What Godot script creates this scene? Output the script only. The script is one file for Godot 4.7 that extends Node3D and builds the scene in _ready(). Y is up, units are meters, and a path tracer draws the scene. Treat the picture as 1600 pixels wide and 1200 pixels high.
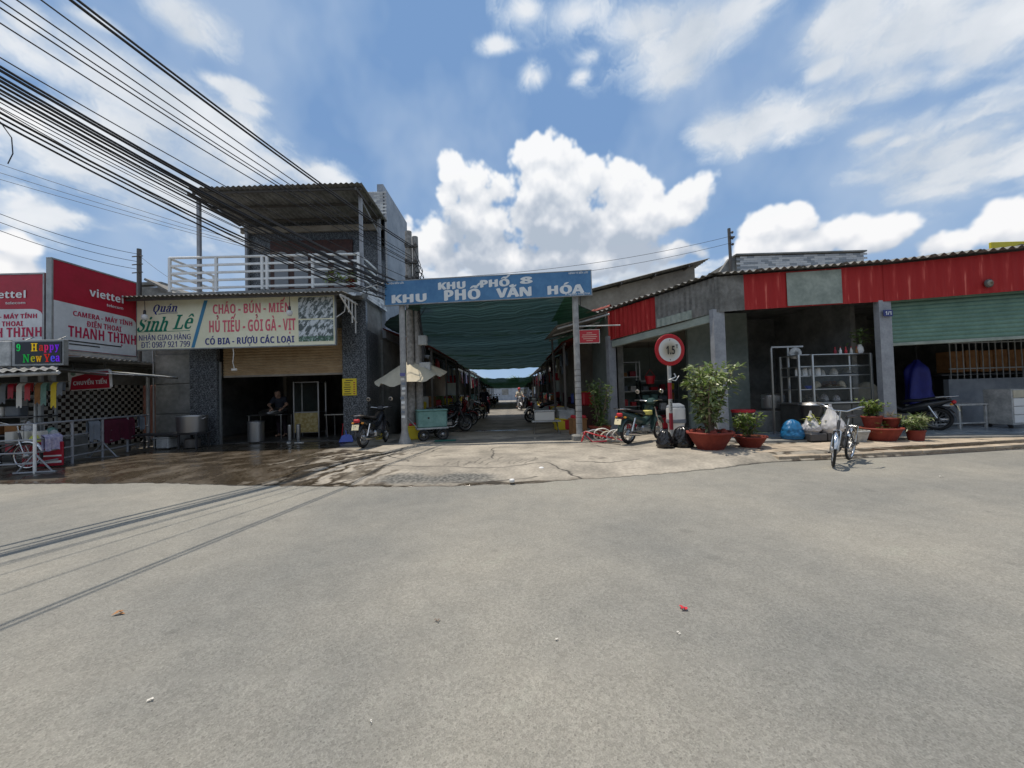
extends Node3D
# Market street corner, rebuilt in metres. Road level is y = 0, the camera looks along -Z.

const EYE := Vector3(0, 1.4, 0)
var cam_f := Vector3.ZERO
var cam_r := Vector3.ZERO
var cam_u := Vector3.ZERO
var rng := RandomNumberGenerator.new()
var M := {}
var used_names := {}

func _ready() -> void:
	rng.seed = 7
	set_camera()
	set_sky()
	set_sun()
	make_materials()
	build_ground()
	build_left_house()
	build_phone_shop()
	build_gate()
	build_alley()
	build_right_shop()
	build_background()
	build_wires()
	build_opposite_side()
	build_street_things()

func set_camera() -> void:
	var pitch := deg_to_rad(1.45)
	var roll := deg_to_rad(1.65)
	cam_f = Vector3(0, sin(pitch), -cos(pitch))
	var u0 := Vector3(0, cos(pitch), sin(pitch))
	cam_r = Vector3.RIGHT * cos(roll) - u0 * sin(roll)
	cam_u = u0 * cos(roll) + Vector3.RIGHT * sin(roll)
	var cam := Camera3D.new()
	cam.name = "camera"
	cam.fov = 90.0
	cam.near = 0.05
	cam.far = 2000.0
	add_child(cam)
	cam.transform = Transform3D(Basis(cam_r, cam_u, -cam_f), EYE)
	cam.current = true

func set_sun() -> void:
	var sun := DirectionalLight3D.new()
	sun.name = "sun"
	sun.light_color = Color(1.0, 0.955, 0.89)
	sun.light_energy = 1.35
	sun.light_angular_distance = 0.5
	sun.shadow_enabled = true
	add_child(sun)
	sun.look_at_from_position(Vector3.ZERO, Vector3(0.20, -1.0, 0.10), Vector3.FORWARD)

# Direction through a pixel of the 1600 x 1200 photograph, and where it meets a plane.
func ray(px: float, py: float) -> Vector3:
	return cam_f + cam_r * (px - 800.0) / 600.0 - cam_u * (py - 600.0) / 600.0
func on_ground(px: float, py: float, y := 0.0) -> Vector3:
	var r := ray(px, py)
	return EYE + r * ((y - EYE.y) / r.y)
func on_z(px: float, py: float, z: float) -> Vector3:
	var r := ray(px, py)
	return EYE + r * (z / r.z)
func on_x(px: float, py: float, x: float) -> Vector3:
	var r := ray(px, py)
	return EYE + r * (x / r.x)

# ------------------------------------------------------------------ sky
# Clouds as azimuth, elevation and the two half widths, all in degrees.
const CUMULUS := [4.7,32.4,3.3,2.1,  7.9,31.7,3.6,2.1,  5.7,28.9,5.9,4.0,  10.9,28.8,4.6,2.9,  16.3,27.1,4.4,2.8,  19.7,24.3,4.2,3.1,  25.6,25.1,2.7,2.1,  23.5,23.2,3.2,2.2,  -8.2,30.0,2.9,1.9,  -5.4,28.8,4.0,2.5,  -2.1,27.7,3.9,2.6,  -8.8,27.9,2.5,1.9,  -3.1,24.5,7.7,3.9,  5.5,24.3,10.3,4.7,  14.8,22.6,9.5,4.6,  -9.9,22.0,5.7,2.9,  -12.7,21.0,4.7,2.8,  -5.2,20.4,8.7,3.3,  4.4,18.9,12.1,3.0,  14.7,18.5,8.7,2.5,  24.1,18.1,4.7,1.7,  33.8,19.4,2.9,2.0,  37.0,18.8,2.5,1.9,  41.0,16.8,2.4,1.8,  44.1,15.4,3.0,1.7,  36.9,16.3,6.4,1.8,  49.1,13.1,2.5,1.4,  52.2,14.1,1.7,2.0,  53.6,13.0,2.1,2.7,  34.3,16.9,3.9,2.2,  -52.1,14.6,1.8,1.3,  -53.2,12.4,3.4,1.7]
const VEIL := [3.6,45.6,3.9,1.7,  11.7,44.7,8.2,2.4,  20.2,42.3,9.9,3.4,  26.7,39.8,8.3,3.5,  32.1,40.2,6.3,2.3,  5.2,40.0,2.5,1.4,  -0.5,42.9,2.9,0.8,  13.4,41.1,2.8,1.2,  11.9,39.4,2.1,0.8,  25.0,37.2,4.8,1.3,  43.0,35.9,4.9,2.7,  47.8,32.5,5.5,4.0,  52.2,29.2,4.3,3.5,  54.3,29.6,3.7,3.3,  40.6,32.5,2.1,0.8,  45.7,28.5,3.9,2.1,  50.1,27.4,2.6,1.6,  29.3,30.6,3.7,2.0,  33.6,30.0,4.1,2.1,  38.1,28.8,3.7,2.0,  41.5,28.4,2.8,1.6,  44.0,25.0,2.1,0.8,  46.4,23.7,1.2,0.4,  52.9,22.1,1.2,0.6,  53.5,18.1,0.7,0.5,  -51.0,30.4,5.2,2.7,  -46.8,31.4,6.0,2.9,  -42.4,30.6,6.1,2.9,  -37.9,29.8,5.4,2.6,  -45.0,26.3,8.7,3.8,  -36.7,26.5,7.7,3.7,  -30.6,27.7,4.6,2.6,  -26.2,28.2,3.7,2.0,  -23.8,27.6,2.1,1.5,  -49.4,23.0,7.4,4.2,  -39.7,22.5,10.7,3.8,  -51.0,26.0,5.6,3.0,  -30.0,24.7,6.2,2.8,  -41.3,38.1,4.4,1.8,  -39.6,37.3,2.6,1.4,  -35.3,34.1,3.5,0.7,  -34.4,32.9,2.5,0.8,  -51.8,32.2,2.7,1.7,  -47.3,35.0,2.6,0.9,  -51.0,18.0,4.4,2.2,  -9.1,16.4,19.1,2.6,  19.0,15.9,9.7,1.7]

func cloud_field(list: Array, w: int, h: int) -> Image:
	var f := PackedFloat32Array()
	f.resize(w * h)
	f.fill(-1.0)
	var step := 360.0 / w
	for k in range(0, list.size(), 4):
		var a: float = list[k]
		var e: float = list[k + 1]
		var rx: float = list[k + 2]
		var ry: float = list[k + 3]
		for j in range(maxi(0, int((90.0 - e - ry * 1.5) / step)), mini(h, int((90.0 - e + ry * 1.5) / step) + 1)):
			var dy := (90.0 - (j + 0.5) * step - e) / ry
			var i0 := int((a - rx * 1.5 + 180.0) / step)
			var i1 := int((a + rx * 1.5 + 180.0) / step) + 1
			for i in range(i0, i1):
				var dx := ((i + 0.5) * step - 180.0 - a) / rx
				var q := 1.0 - sqrt(dx * dx + dy * dy)
				var at := j * w + posmod(i, w)
				if q > f[at]:
					f[at] = q
				elif q > -0.4:
					f[at] = minf(1.0, f[at] + 0.12 * maxf(0.0, q))
	var im := Image.create_from_data(w, h, false, Image.FORMAT_RF, f.to_byte_array())
	return im

func noise_floats(kind: int, sd: int, freq: float, oct: int, w: int, h: int) -> PackedByteArray:
	var n := FastNoiseLite.new()
	n.seed = sd
	n.frequency = freq
	n.noise_type = kind
	n.fractal_type = FastNoiseLite.FRACTAL_FBM
	n.fractal_octaves = oct
	n.fractal_gain = 0.55
	if kind == FastNoiseLite.TYPE_CELLULAR:
		n.cellular_return_type = FastNoiseLite.RETURN_DISTANCE
	return n.get_image(w, h, false, false, kind == FastNoiseLite.TYPE_CELLULAR).get_data()

func set_sky() -> void:
	var w := 3072
	var h := 1536
	var hh := h / 2
	var r := RandomNumberGenerator.new()
	r.seed = 41
	var cu := CUMULUS.duplicate()
	var ve := VEIL.duplicate()
	for g in 26:                      # the same kind of cloud all round, outside the frame
		var az := r.randf_range(62.0, 298.0)
		var el := r.randf_range(8.0, 42.0)
		for k in 7:
			cu.append_array([wrapf(az + r.randf_range(-11, 11), -180.0, 180.0), el + r.randf_range(-2.5, 3.5), r.randf_range(2.5, 7.0), r.randf_range(1.8, 3.4)])
	for g in 34:
		var az := r.randf_range(62.0, 298.0)
		var el := r.randf_range(12.0, 50.0)
		if g % 2 == 0:
			az = r.randf_range(-180.0, 180.0)
			el = r.randf_range(54.0, 88.0)
		for k in 5:
			ve.append_array([wrapf(az + r.randf_range(-16, 16), -180.0, 180.0), el + r.randf_range(-5, 5), r.randf_range(4.0, 11.0), r.randf_range(1.5, 4.5)])
	var fc := cloud_field(cu, 1024, 256)
	fc.resize(w, hh, Image.INTERPOLATE_BILINEAR)
	var fs := cloud_field(ve, 1024, 256)
	fs.resize(w, hh, Image.INTERPOLATE_BILINEAR)
	var dc := fc.get_data().to_float32_array()
	var ds := fs.get_data().to_float32_array()
	var puff := noise_floats(FastNoiseLite.TYPE_CELLULAR, 5, 0.022, 4, w, hh)
	var fine := noise_floats(FastNoiseLite.TYPE_SIMPLEX_SMOOTH, 9, 0.011, 6, w, hh)
	var broad := noise_floats(FastNoiseLite.TYPE_SIMPLEX_SMOOTH, 12, 0.004, 5, w, hh)
	var dens := PackedFloat32Array()
	dens.resize(w * hh)
	for p in w * hh:
		dens[p] = dc[p] + (fine[p] - 128) * 0.0050 + (118 - puff[p]) * 0.0046
	var out := PackedByteArray()
	out.resize(w * h * 3)
	var up := w * 12
	var sheet := FastNoiseLite.new()      # thin cloud lies in a level sheet, so its grain is laid out on that sheet
	sheet.seed = 33
	sheet.frequency = 1.15
	sheet.fractal_octaves = 6
	sheet.fractal_gain = 0.56
	sheet.domain_warp_enabled = true
	sheet.domain_warp_frequency = 0.8
	sheet.domain_warp_amplitude = 0.5
	for j in hh:
		var el := 90.0 - (j + 0.5) * 180.0 / h
		var t := clampf(el / 34.0, 0.0, 1.0)
		t = sqrt(t)
		var br := lerpf(172.0, 121.0, t)
		var bg := lerpf(199.0, 156.0, t)
		var bb := lerpf(226.0, 202.0, t)
		var low := clampf(1.0 - el / 30.0, 0.0, 1.0)
		var reach := cos(deg_to_rad(el)) / (sin(deg_to_rad(el)) + 0.12)
		for i in w:
			var p := j * w + i
			var d := dens[p]
			var hz := clampf((broad[p] - 96) * 0.005, 0.0, 0.42)
			var cr := br + (205.0 - br) * hz
			var cg := bg + (216.0 - bg) * hz
			var cb := bb + (232.0 - bb) * hz
			if ds[p] > -0.75:
				var az := (i - w / 2) * TAU / w
				var g := sheet.get_noise_2d(sin(az) * reach * 2.0, cos(az) * reach * 2.0)
				var s := ds[p] + g * 1.25
				var a := clampf((s + 0.40) * 0.80, 0.0, 1.0)
				if a > 0.0:
					a = a * a * (3.0 - 2.0 * a) * 0.93
					var v := clampf(0.86 - (broad[p] - 118) * 0.006 + g * 0.35, 0.0, 1.0)
					cr += (lerpf(182.0, 241.0, v) - cr) * a
					cg += (lerpf(194.0, 243.0, v) - cg) * a
					cb += (lerpf(208.0, 246.0, v) - cb) * a
			if d > -0.12:
				var a := clampf((d + 0.12) * (3.0 - low * 0.6), 0.0, 1.0)
				a = a * a * (3.0 - 2.0 * a)
				var above := dens[p - up] if p >= up else d
				var far := dens[p - up * 5] if p >= up * 5 else d
				var v := clampf(0.76 + (d - above) * 0.4 + (d - (dens[p - up * 2 - 16] if p >= up * 2 + 16 else d)) * 0.22 - clampf(far + 0.15, 0.0, 0.9) * 0.82 + (128 - puff[p]) * 0.0009 + (fine[p] - 128) * 0.001 - low * 0.24, 0.0, 1.0)
				var warm := low * 6.0
				cr += (lerpf(178.0, 249.0, v) + warm * 0.5 - cr) * a
				cg += (lerpf(190.0, 250.0, v) - cg) * a
				cb += (lerpf(206.0, 252.0, v) - warm * 0.3 - cb) * a
			p = (j * w + (i + w / 2) % w) * 3    # column 0 of a panorama faces -Z
			out[p] = clampi(int(cr), 0, 255)
			out[p + 1] = clampi(int(cg), 0, 255)
			out[p + 2] = clampi(int(cb), 0, 255)
	for p in range(w * hh, w * h):
		out[p * 3] = 118
		out[p * 3 + 1] = 116
		out[p * 3 + 2] = 110
	var pano := PanoramaSkyMaterial.new()
	pano.panorama = ImageTexture.create_from_image(Image.create_from_data(w, h, false, Image.FORMAT_RGB8, out))
	var sky := Sky.new()
	sky.sky_material = pano
	var env := Environment.new()
	env.background_mode = Environment.BG_SKY
	env.sky = sky
	env.background_energy_multiplier = 1.0
	env.tonemap_mode = Environment.TONE_MAPPER_LINEAR
	env.tonemap_exposure = 1.0
	env.sdfgi_enabled = true
	env.ssao_enabled = true
	env.ssil_enabled = true
	var we := WorldEnvironment.new()
	we.name = "environment"
	we.environment = env
	add_child(we)

# ------------------------------------------------------------------ mesh helpers
class MB:
	var v := PackedVector3Array()
	var n := PackedVector3Array()
	var uv := PackedVector2Array()
	var ix := PackedInt32Array()
	var uv2 := PackedVector2Array()

	func tri(a: Vector3, b: Vector3, c: Vector3, na: Vector3, nb: Vector3, nc: Vector3) -> void:
		var k := v.size()
		v.append_array([a, b, c])
		n.append_array([na, nb, nc])
		uv.append_array([Vector2.ZERO, Vector2.RIGHT, Vector2.ONE])
		ix.append_array([k, k + 2, k + 1])

	# corners in order round the face, seen from outside counter-clockwise; written clockwise
	func quad(a: Vector3, b: Vector3, c: Vector3, d: Vector3) -> void:
		var nn := (b - a).cross(d - a)
		if nn.length_squared() < 1e-14:
			nn = (c - b).cross(d - b)
		nn = nn.normalized()
		var k := v.size()
		v.append_array([a, b, c, d])
		n.append_array([nn, nn, nn, nn])
		uv.append_array([Vector2(0, 1), Vector2(1, 1), Vector2(1, 0), Vector2(0, 0)])
		ix.append_array([k, k + 2, k + 1, k, k + 3, k + 2])

	func box(c: Vector3, s: Vector3, bs := Basis()) -> void:
		var x := bs.x * s.x * 0.5
		var y := bs.y * s.y * 0.5
		var z := bs.z * s.z * 0.5
		quad(c - x - y + z, c + x - y + z, c + x + y + z, c - x + y + z)
		quad(c + x - y - z, c - x - y - z, c - x + y - z, c + x + y - z)
		quad(c + x - y + z, c + x - y - z, c + x + y - z, c + x + y + z)
		quad(c - x - y - z, c - x - y + z, c - x + y + z, c - x + y - z)
		quad(c - x + y + z, c + x + y + z, c + x + y - z, c - x + y - z)
		quad(c - x - y - z, c + x - y - z, c + x - y + z, c - x - y + z)

	# box with its long edges and corners chamfered
	func bbox(c: Vector3, s: Vector3, e: float, bs := Basis()) -> void:
		e = minf(e, minf(s.x, minf(s.y, s.z)) * 0.49)
		var h := s * 0.5
		var P := func(x: float, y: float, z: float) -> Vector3: return c + bs * Vector3(x, y, z)
		for sg in [1.0, -1.0]:
			var g: float = sg
			_face([P.call(g * h.x, -h.y + e, -h.z + e), P.call(g * h.x, h.y - e, -h.z + e), P.call(g * h.x, h.y - e, h.z - e), P.call(g * h.x, -h.y + e, h.z - e)], bs.x * g)
			_face([P.call(-h.x + e, g * h.y, -h.z + e), P.call(h.x - e, g * h.y, -h.z + e), P.call(h.x - e, g * h.y, h.z - e), P.call(-h.x + e, g * h.y, h.z - e)], bs.y * g)
			_face([P.call(-h.x + e, -h.y + e, g * h.z), P.call(h.x - e, -h.y + e, g * h.z), P.call(h.x - e, h.y - e, g * h.z), P.call(-h.x + e, h.y - e, g * h.z)], bs.z * g)
			for sk in [1.0, -1.0]:
				var k: float = sk
				_face([P.call(g * h.x, k * (h.y - e), -h.z + e), P.call(g * h.x, k * (h.y - e), h.z - e), P.call(g * (h.x - e), k * h.y, h.z - e), P.call(g * (h.x - e), k * h.y, -h.z + e)], (bs.x * g + bs.y * k).normalized())
				_face([P.call(g * h.x, -h.y + e, k * (h.z - e)), P.call(g * h.x, h.y - e, k * (h.z - e)), P.call(g * (h.x - e), h.y - e, k * h.z), P.call(g * (h.x - e), -h.y + e, k * h.z)], (bs.x * g + bs.z * k).normalized())
				_face([P.call(-h.x + e, g * h.y, k * (h.z - e)), P.call(h.x - e, g * h.y, k * (h.z - e)), P.call(h.x - e, g * (h.y - e), k * h.z), P.call(-h.x + e, g * (h.y - e), k * h.z)], (bs.y * g + bs.z * k).normalized())
				for sm in [1.0, -1.0]:
					var m: float = sm
					_face([P.call(g * h.x, k * (h.y - e), m * (h.z - e)), P.call(g * (h.x - e), k * h.y, m * (h.z - e)), P.call(g * (h.x - e), k * (h.y - e), m * h.z)], (bs.x * g + bs.y * k + bs.z * m).normalized())

	# flat polygon with the given normal, whatever its winding
	func _face(p: Array, nn: Vector3) -> void:
		var k := v.size()
		var flip: bool = (p[1] - p[0]).cross(p[2] - p[0]).dot(nn) > 0.0
		for q in p:
			v.append(q)
			n.append(nn)
			uv.append(Vector2.ZERO)
		for i in range(1, p.size() - 1):
			ix.append_array([k, k + i + 1, k + i] if flip else [k, k + i, k + i + 1])

	# grid of points (rows of equal length), smooth
	func grid(rows: Array, closed := false) -> void:
		var k := v.size()
		var nr := rows.size()
		var nc: int = rows[0].size()
		for r in nr:
			for c in nc:
				var cl := (c - 1 + nc) % nc if closed else maxi(c - 1, 0)
				var cr := (c + 1) % nc if closed else mini(c + 1, nc - 1)
				var du: Vector3 = rows[r][cr] - rows[r][cl]
				var dv: Vector3 = rows[mini(r + 1, nr - 1)][c] - rows[maxi(r - 1, 0)][c]
				v.append(rows[r][c])
				var nn := dv.cross(du)
				n.append(nn.normalized() if nn.length_squared() > 1e-16 else Vector3.UP)
				uv.append(Vector2(float(c) / nc, float(r) / nr))
		for r in nr - 1:
			for c in (nc if closed else nc - 1):
				var a := k + r * nc + c
				var b := k + r * nc + (c + 1) % nc
				ix.append_array([a, b, b + nc, a, b + nc, a + nc])

	func tube(pts: Array, rad, sides := 6, caps := true) -> void:
		var m := pts.size()
		var rows := []
		var side := Vector3.ZERO
		for i in m:
			var d: Vector3 = (pts[mini(i + 1, m - 1)] - pts[maxi(i - 1, 0)])
			d = d.normalized() if d.length_squared() > 1e-14 else Vector3.UP
			if side == Vector3.ZERO:
				side = d.cross(Vector3.UP if absf(d.y) < 0.9 else Vector3.RIGHT).normalized()
			side = (side - d * side.dot(d)).normalized()
			var oth := d.cross(side)
			var r: float = rad[i] if rad is Array else rad
			var row := []
			for s in sides:
				var a := TAU * s / sides
				row.append(pts[i] + (side * cos(a) + oth * sin(a)) * r)
			rows.append(row)
		grid(rows, true)
		if caps:
			for e in [0, m - 1]:
				var d: Vector3 = (pts[1] - pts[0]) if e else (pts[0] - pts[1])
				if e:
					d = pts[m - 1] - pts[m - 2]
				_face(rows[e], d.normalized())

	# profile of (radius, height) turned round the y axis of the frame
	func lathe(prof: Array, seg: int, at := Vector3.ZERO, bs := Basis(), smooth := true) -> void:
		var rows := []
		for p in prof:
			var row := []
			for s in seg:
				var a := -TAU * s / seg
				row.append(at + bs * Vector3(p.x * cos(a), p.y, p.x * sin(a)))
			rows.append(row)
		if smooth:
			grid(rows, true)
		else:
			for i in rows.size() - 1:
				grid([rows[i], rows[i + 1]], true)
		if prof[0].x > 0.001:
			_face(rows[0], bs.y * signf(prof[0].y - prof[1].y) if absf(prof[0].y - prof[1].y) > 1e-5 else -bs.y)
		if prof[-1].x > 0.001:
			_face(rows[-1], bs.y * signf(prof[-1].y - prof[-2].y) if absf(prof[-1].y - prof[-2].y) > 1e-5 else bs.y)

	# outline in the xy plane of the frame, pushed out along its z
	func prism(poly: PackedVector2Array, depth: float, t := Transform3D()) -> void:
		var idx := Geometry2D.triangulate_polygon(poly)
		var hz := depth * 0.5
		var nz := t.basis.z.normalized()
		for s in [1.0, -1.0]:
			var k := v.size()
			for p in poly:
				v.append(t * Vector3(p.x, p.y, hz * s))
				n.append(nz * s)
				uv.append(p)
			for i in range(0, idx.size(), 3):
				var a := idx[i]
				var b := idx[i + 1]
				var c := idx[i + 2]
				var ccw := (poly[b] - poly[a]).cross(poly[c] - poly[a]) > 0
				ix.append_array([k + a, k + c, k + b] if ccw == (s > 0) else [k + a, k + b, k + c])
		var area := 0.0
		for i in poly.size():
			area += poly[i].cross(poly[(i + 1) % poly.size()])
		for i in poly.size():
			var p := poly[i]
			var q := poly[(i + 1) % poly.size()]
			var a := t * Vector3(p.x, p.y, hz)
			var b := t * Vector3(q.x, q.y, hz)
			var a2 := t * Vector3(p.x, p.y, -hz)
			var b2 := t * Vector3(q.x, q.y, -hz)
			if area > 0:
				quad(a2, b2, b, a)
			else:
				quad(b2, a2, a, b)

	# corrugated sheet from o along u (across the waves) and w (along them)
	func corrugated(o: Vector3, u: Vector3, w: Vector3, pitch: float, amp: float, per := 6, thick := 0.006) -> void:
		var nn := u.cross(w).normalized()
		var m := maxi(2, int(u.length() / pitch * per))
		var r0 := []
		var r1 := []
		var s0 := []
		var s1 := []
		for i in m + 1:
			var f := float(i) / m
			var off := nn * amp * cos(TAU * f * u.length() / pitch)
			r0.append(o + u * f + off)
			r1.append(o + u * f + off + w)
			s0.append(o + u * f + off - nn * thick)
			s1.append(o + u * f + off + w - nn * thick)
		grid([r1, r0])
		grid([s0, s1])
		grid([r0, s0])
		grid([s1, r1])

	func leaf(p: Vector3, dir: Vector3, up: Vector3, l: float, wd: float) -> void:
		var s := dir.cross(up).normalized() * wd * 0.5
		var u2 := s.cross(dir).normalized()
		var mid := p + dir * l * 0.5 + u2 * (-wd * 0.12)
		var tip := p + dir * l - u2 * l * 0.16
		var a := p + dir * l * 0.42 + s + u2 * wd * 0.1
		var b := p + dir * l * 0.42 - s + u2 * wd * 0.1
		tri(p, a, mid, u2, u2, u2)
		tri(mid, a, tip, u2, u2, u2)
		tri(p, mid, b, u2, u2, u2)
		tri(mid, tip, b, u2, u2, u2)

	func mesh() -> ArrayMesh:
		var arr := []
		arr.resize(Mesh.ARRAY_MAX)
		arr[Mesh.ARRAY_VERTEX] = v
		arr[Mesh.ARRAY_NORMAL] = n
		arr[Mesh.ARRAY_TEX_UV] = uv
		if uv2.size() == v.size():
			arr[Mesh.ARRAY_TEX_UV2] = uv2
		arr[Mesh.ARRAY_INDEX] = ix
		var am := ArrayMesh.new()
		am.add_surface_from_arrays(Mesh.PRIMITIVE_TRIANGLES, arr)
		return am

func free_name(called: String) -> String:
	var k: int = used_names.get(called, 0)
	used_names[called] = k + 1
	return called if k == 0 else "%s_%03d" % [called, k]

func obj(called: String, mb, m: Material, parent: Node = self, at := Transform3D()) -> MeshInstance3D:
	var o := MeshInstance3D.new()
	o.mesh = mb.mesh() if mb is MB else mb
	o.material_override = m
	o.transform = at
	o.name = free_name(called) if parent == self else called
	parent.add_child(o, true)
	return o

func tag(o: Node, label: String, category: String, group := "") -> Node:
	o.set_meta("label", label)
	o.set_meta("category", category)
	if group:
		o.set_meta("group", group)
	return o

func thing(called: String, label: String, category: String, at := Vector3.ZERO, turn := 0.0, group := "") -> Node3D:
	var o := Node3D.new()
	o.name = free_name(called)
	add_child(o)
	o.position = at
	o.rotation.y = turn
	tag(o, label, category, group)
	return o

func copy_of(src: Node3D, called: String, label: String, at: Vector3, turn := 0.0, group := "") -> Node3D:
	var o: Node3D = src.duplicate()
	o.name = free_name(called)
	add_child(o)
	o.position = at
	o.rotation = Vector3(0, turn, 0)
	o.set_meta("label", label)
	if group:
		o.set_meta("group", group)
	return o

func structure(called: String, mb, m: Material) -> MeshInstance3D:
	var o := obj(called, mb, m)
	o.set_meta("kind", "structure")
	return o

func stuff(o: Node) -> Node:
	o.set_meta("kind", "stuff")
	return o

func one_box(c: Vector3, s: Vector3, e := 0.0, bs := Basis()) -> MB:
	var b := MB.new()
	if e > 0.0:
		b.bbox(c, s, e, bs)
	else:
		b.box(c, s, bs)
	return b

func one_tube(pts: Array, r, sides := 6) -> MB:
	var b := MB.new()
	b.tube(pts, r, sides)
	return b

func one_lathe(prof: Array, seg := 16, at := Vector3.ZERO, bs := Basis(), smooth := true) -> MB:
	var b := MB.new()
	b.lathe(prof, seg, at, bs, smooth)
	return b

func V2(a: Array) -> Array:
	var o := []
	for i in range(0, a.size(), 2):
		o.append(Vector2(a[i], a[i + 1]))
	return o

func yaw(a: float) -> Basis:
	return Basis(Vector3.UP, a)

# a straight wall with its foot from a to b, from y0 to y1, thick to the right of a->b
func wall(mb: MB, a: Vector2, b: Vector2, y0: float, y1: float, th: float) -> void:
	var d := (b - a)
	var l := d.length()
	d /= l
	var rt := Vector2(-d.y, d.x)
	var c := (a + b) * 0.5 + rt * th * 0.5
	mb.box(Vector3(c.x, (y0 + y1) * 0.5, c.y), Vector3(l, y1 - y0, th), Basis(Vector3(d.x, 0, d.y), Vector3.UP, Vector3(d.x, 0, d.y).cross(Vector3.UP)))

var fonts := {}
func font(kind: String) -> Font:
	if not fonts.has(kind):
		var f := SystemFont.new()
		f.font_names = PackedStringArray(["Droid Serif" if kind.begins_with("serif") else "Droid Sans"])
		f.font_weight = 700 if kind.ends_with("bold") else 400
		var fv := FontVariation.new()
		fv.base_font = f
		fonts[kind] = fv
	return fonts[kind]

# Vietnamese letters as the plain letter plus marks: a acute above a hat, g grave, h hook, t tilde, d dot below, o horn; upper case stands for a mark over a hat
const VN := {"Ậ": "Âd", "Ệ": "Êd", "Ạ": "Ad", "Ị": "Id", "Ố": "ÔA", "Ế": "ÊA", "Ủ": "Uh", "Ỏ": "Oh", "Ư": "Uo", "Ợ": "Ood", "Ứ": "Uoa", "Ể": "ÊH", "Ề": "ÊG", "ễ": "êT", "ự": "uod"}

# lettering laid on a board: placed by the middle of the line, width and height in metres
func lettering(parent: Node, text: String, m: Material, at: Vector3, width: float, height: float, bs := Basis(), kind := "sans_bold", slant := 0.0, called := "lettering") -> MeshInstance3D:
	var plain := ""
	var marks := []
	for i in text.length():
		var ch := text[i]
		if VN.has(ch):
			var d: String = VN[ch]
			for q in range(1, d.length()):
				marks.append([i, d[q]])
			plain += d[0]
		else:
			plain += ch
	var t := TextMesh.new()
	t.text = plain
	t.font = font(kind)
	t.font_size = 48
	t.pixel_size = 0.01
	t.depth = 0.01
	t.curve_step = 2.0
	var a := t.get_aabb()
	var mb := MB.new()
	if marks:
		var ref := TextMesh.new()
		ref.text = "H"
		ref.font = t.font
		ref.font_size = 48
		ref.pixel_size = 0.01
		var ra := ref.get_aabb()
		var y0 := ra.position.y
		var y1 := y0 + ra.size.y
		var full := t.font.get_string_size(plain, HORIZONTAL_ALIGNMENT_LEFT, -1, 48).x * 0.01
		for q in marks:
			var low: float = t.font.get_string_size(plain.substr(0, q[0]), HORIZONTAL_ALIGNMENT_LEFT, -1, 48).x * 0.01
			var w: float = t.font.get_string_size(plain[q[0]], HORIZONTAL_ALIGNMENT_LEFT, -1, 48).x * 0.01
			var top := y1 if plain[q[0]] == plain[q[0]].to_upper() else y1 * 0.8 + y0 * 0.2
			var c := Vector3(-full * 0.5 + low + w * 0.5, top + 0.06, 0)
			var pts := []
			match q[1]:
				"d":
					mb.lathe(V2([0.035, -0.005, 0.035, 0.005]), 10, Vector3(c.x, y0 - 0.075, 0), Basis(Vector3.RIGHT, PI / 2))
				"o":
					pts = [Vector2(w * 0.34, -0.09), Vector2(w * 0.52, -0.06), Vector2(w * 0.52, 0.0)]
				"A":
					pts = [Vector2(0.09, 0.03), Vector2(0.16, 0.12)]
				"G":
					pts = [Vector2(0.14, 0.03), Vector2(0.08, 0.12)]
				"H":
					pts = [Vector2(0.1, 0.02), Vector2(0.15, 0.06), Vector2(0.12, 0.11), Vector2(0.08, 0.1)]
				"T":
					pts = [Vector2(-0.06, 0.08), Vector2(-0.02, 0.11), Vector2(0.03, 0.08), Vector2(0.07, 0.11)]
				"h":
					pts = [Vector2(0.0, -0.02), Vector2(0.05, 0.03), Vector2(0.02, 0.08), Vector2(-0.03, 0.07)]
				"a":
					pts = [Vector2(-0.01, -0.02), Vector2(0.06, 0.08)]
			for k in pts.size() - 1:
				var d: Vector2 = (pts[k + 1] - pts[k])
				var n := Vector2(-d.y, d.x).normalized() * 0.024
				var e := d.normalized() * 0.012
				mb.prism(PackedVector2Array([pts[k] - n - e, pts[k + 1] - n + e, pts[k + 1] + n + e, pts[k] + n - e]), 0.01, Transform3D(Basis(), c))
	var sx := width / maxf(a.size.x, 0.01)
	var sy := height / maxf(a.size.y, 0.01)
	var b := Basis(Vector3(sx, 0, 0), Vector3(slant * sy, sy, 0), Vector3(0, 0, 0.5))
	var c0 := a.get_center()
	var o := obj(called, t, m, parent, Transform3D(bs * b, at - bs * (b * c0)))
	if marks:
		obj("accent", mb, m, parent, o.transform)
	return o

# ------------------------------------------------------------------ materials
func lin(r: float, g: float, b: float) -> Color:
	return Color(r, g, b).linear_to_srgb()

func flat(r: float, g: float, b: float, rough := 0.7, metal := 0.0) -> StandardMaterial3D:
	var m := StandardMaterial3D.new()
	m.albedo_color = lin(r, g, b)
	m.roughness = rough
	m.metallic = metal
	return m

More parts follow.
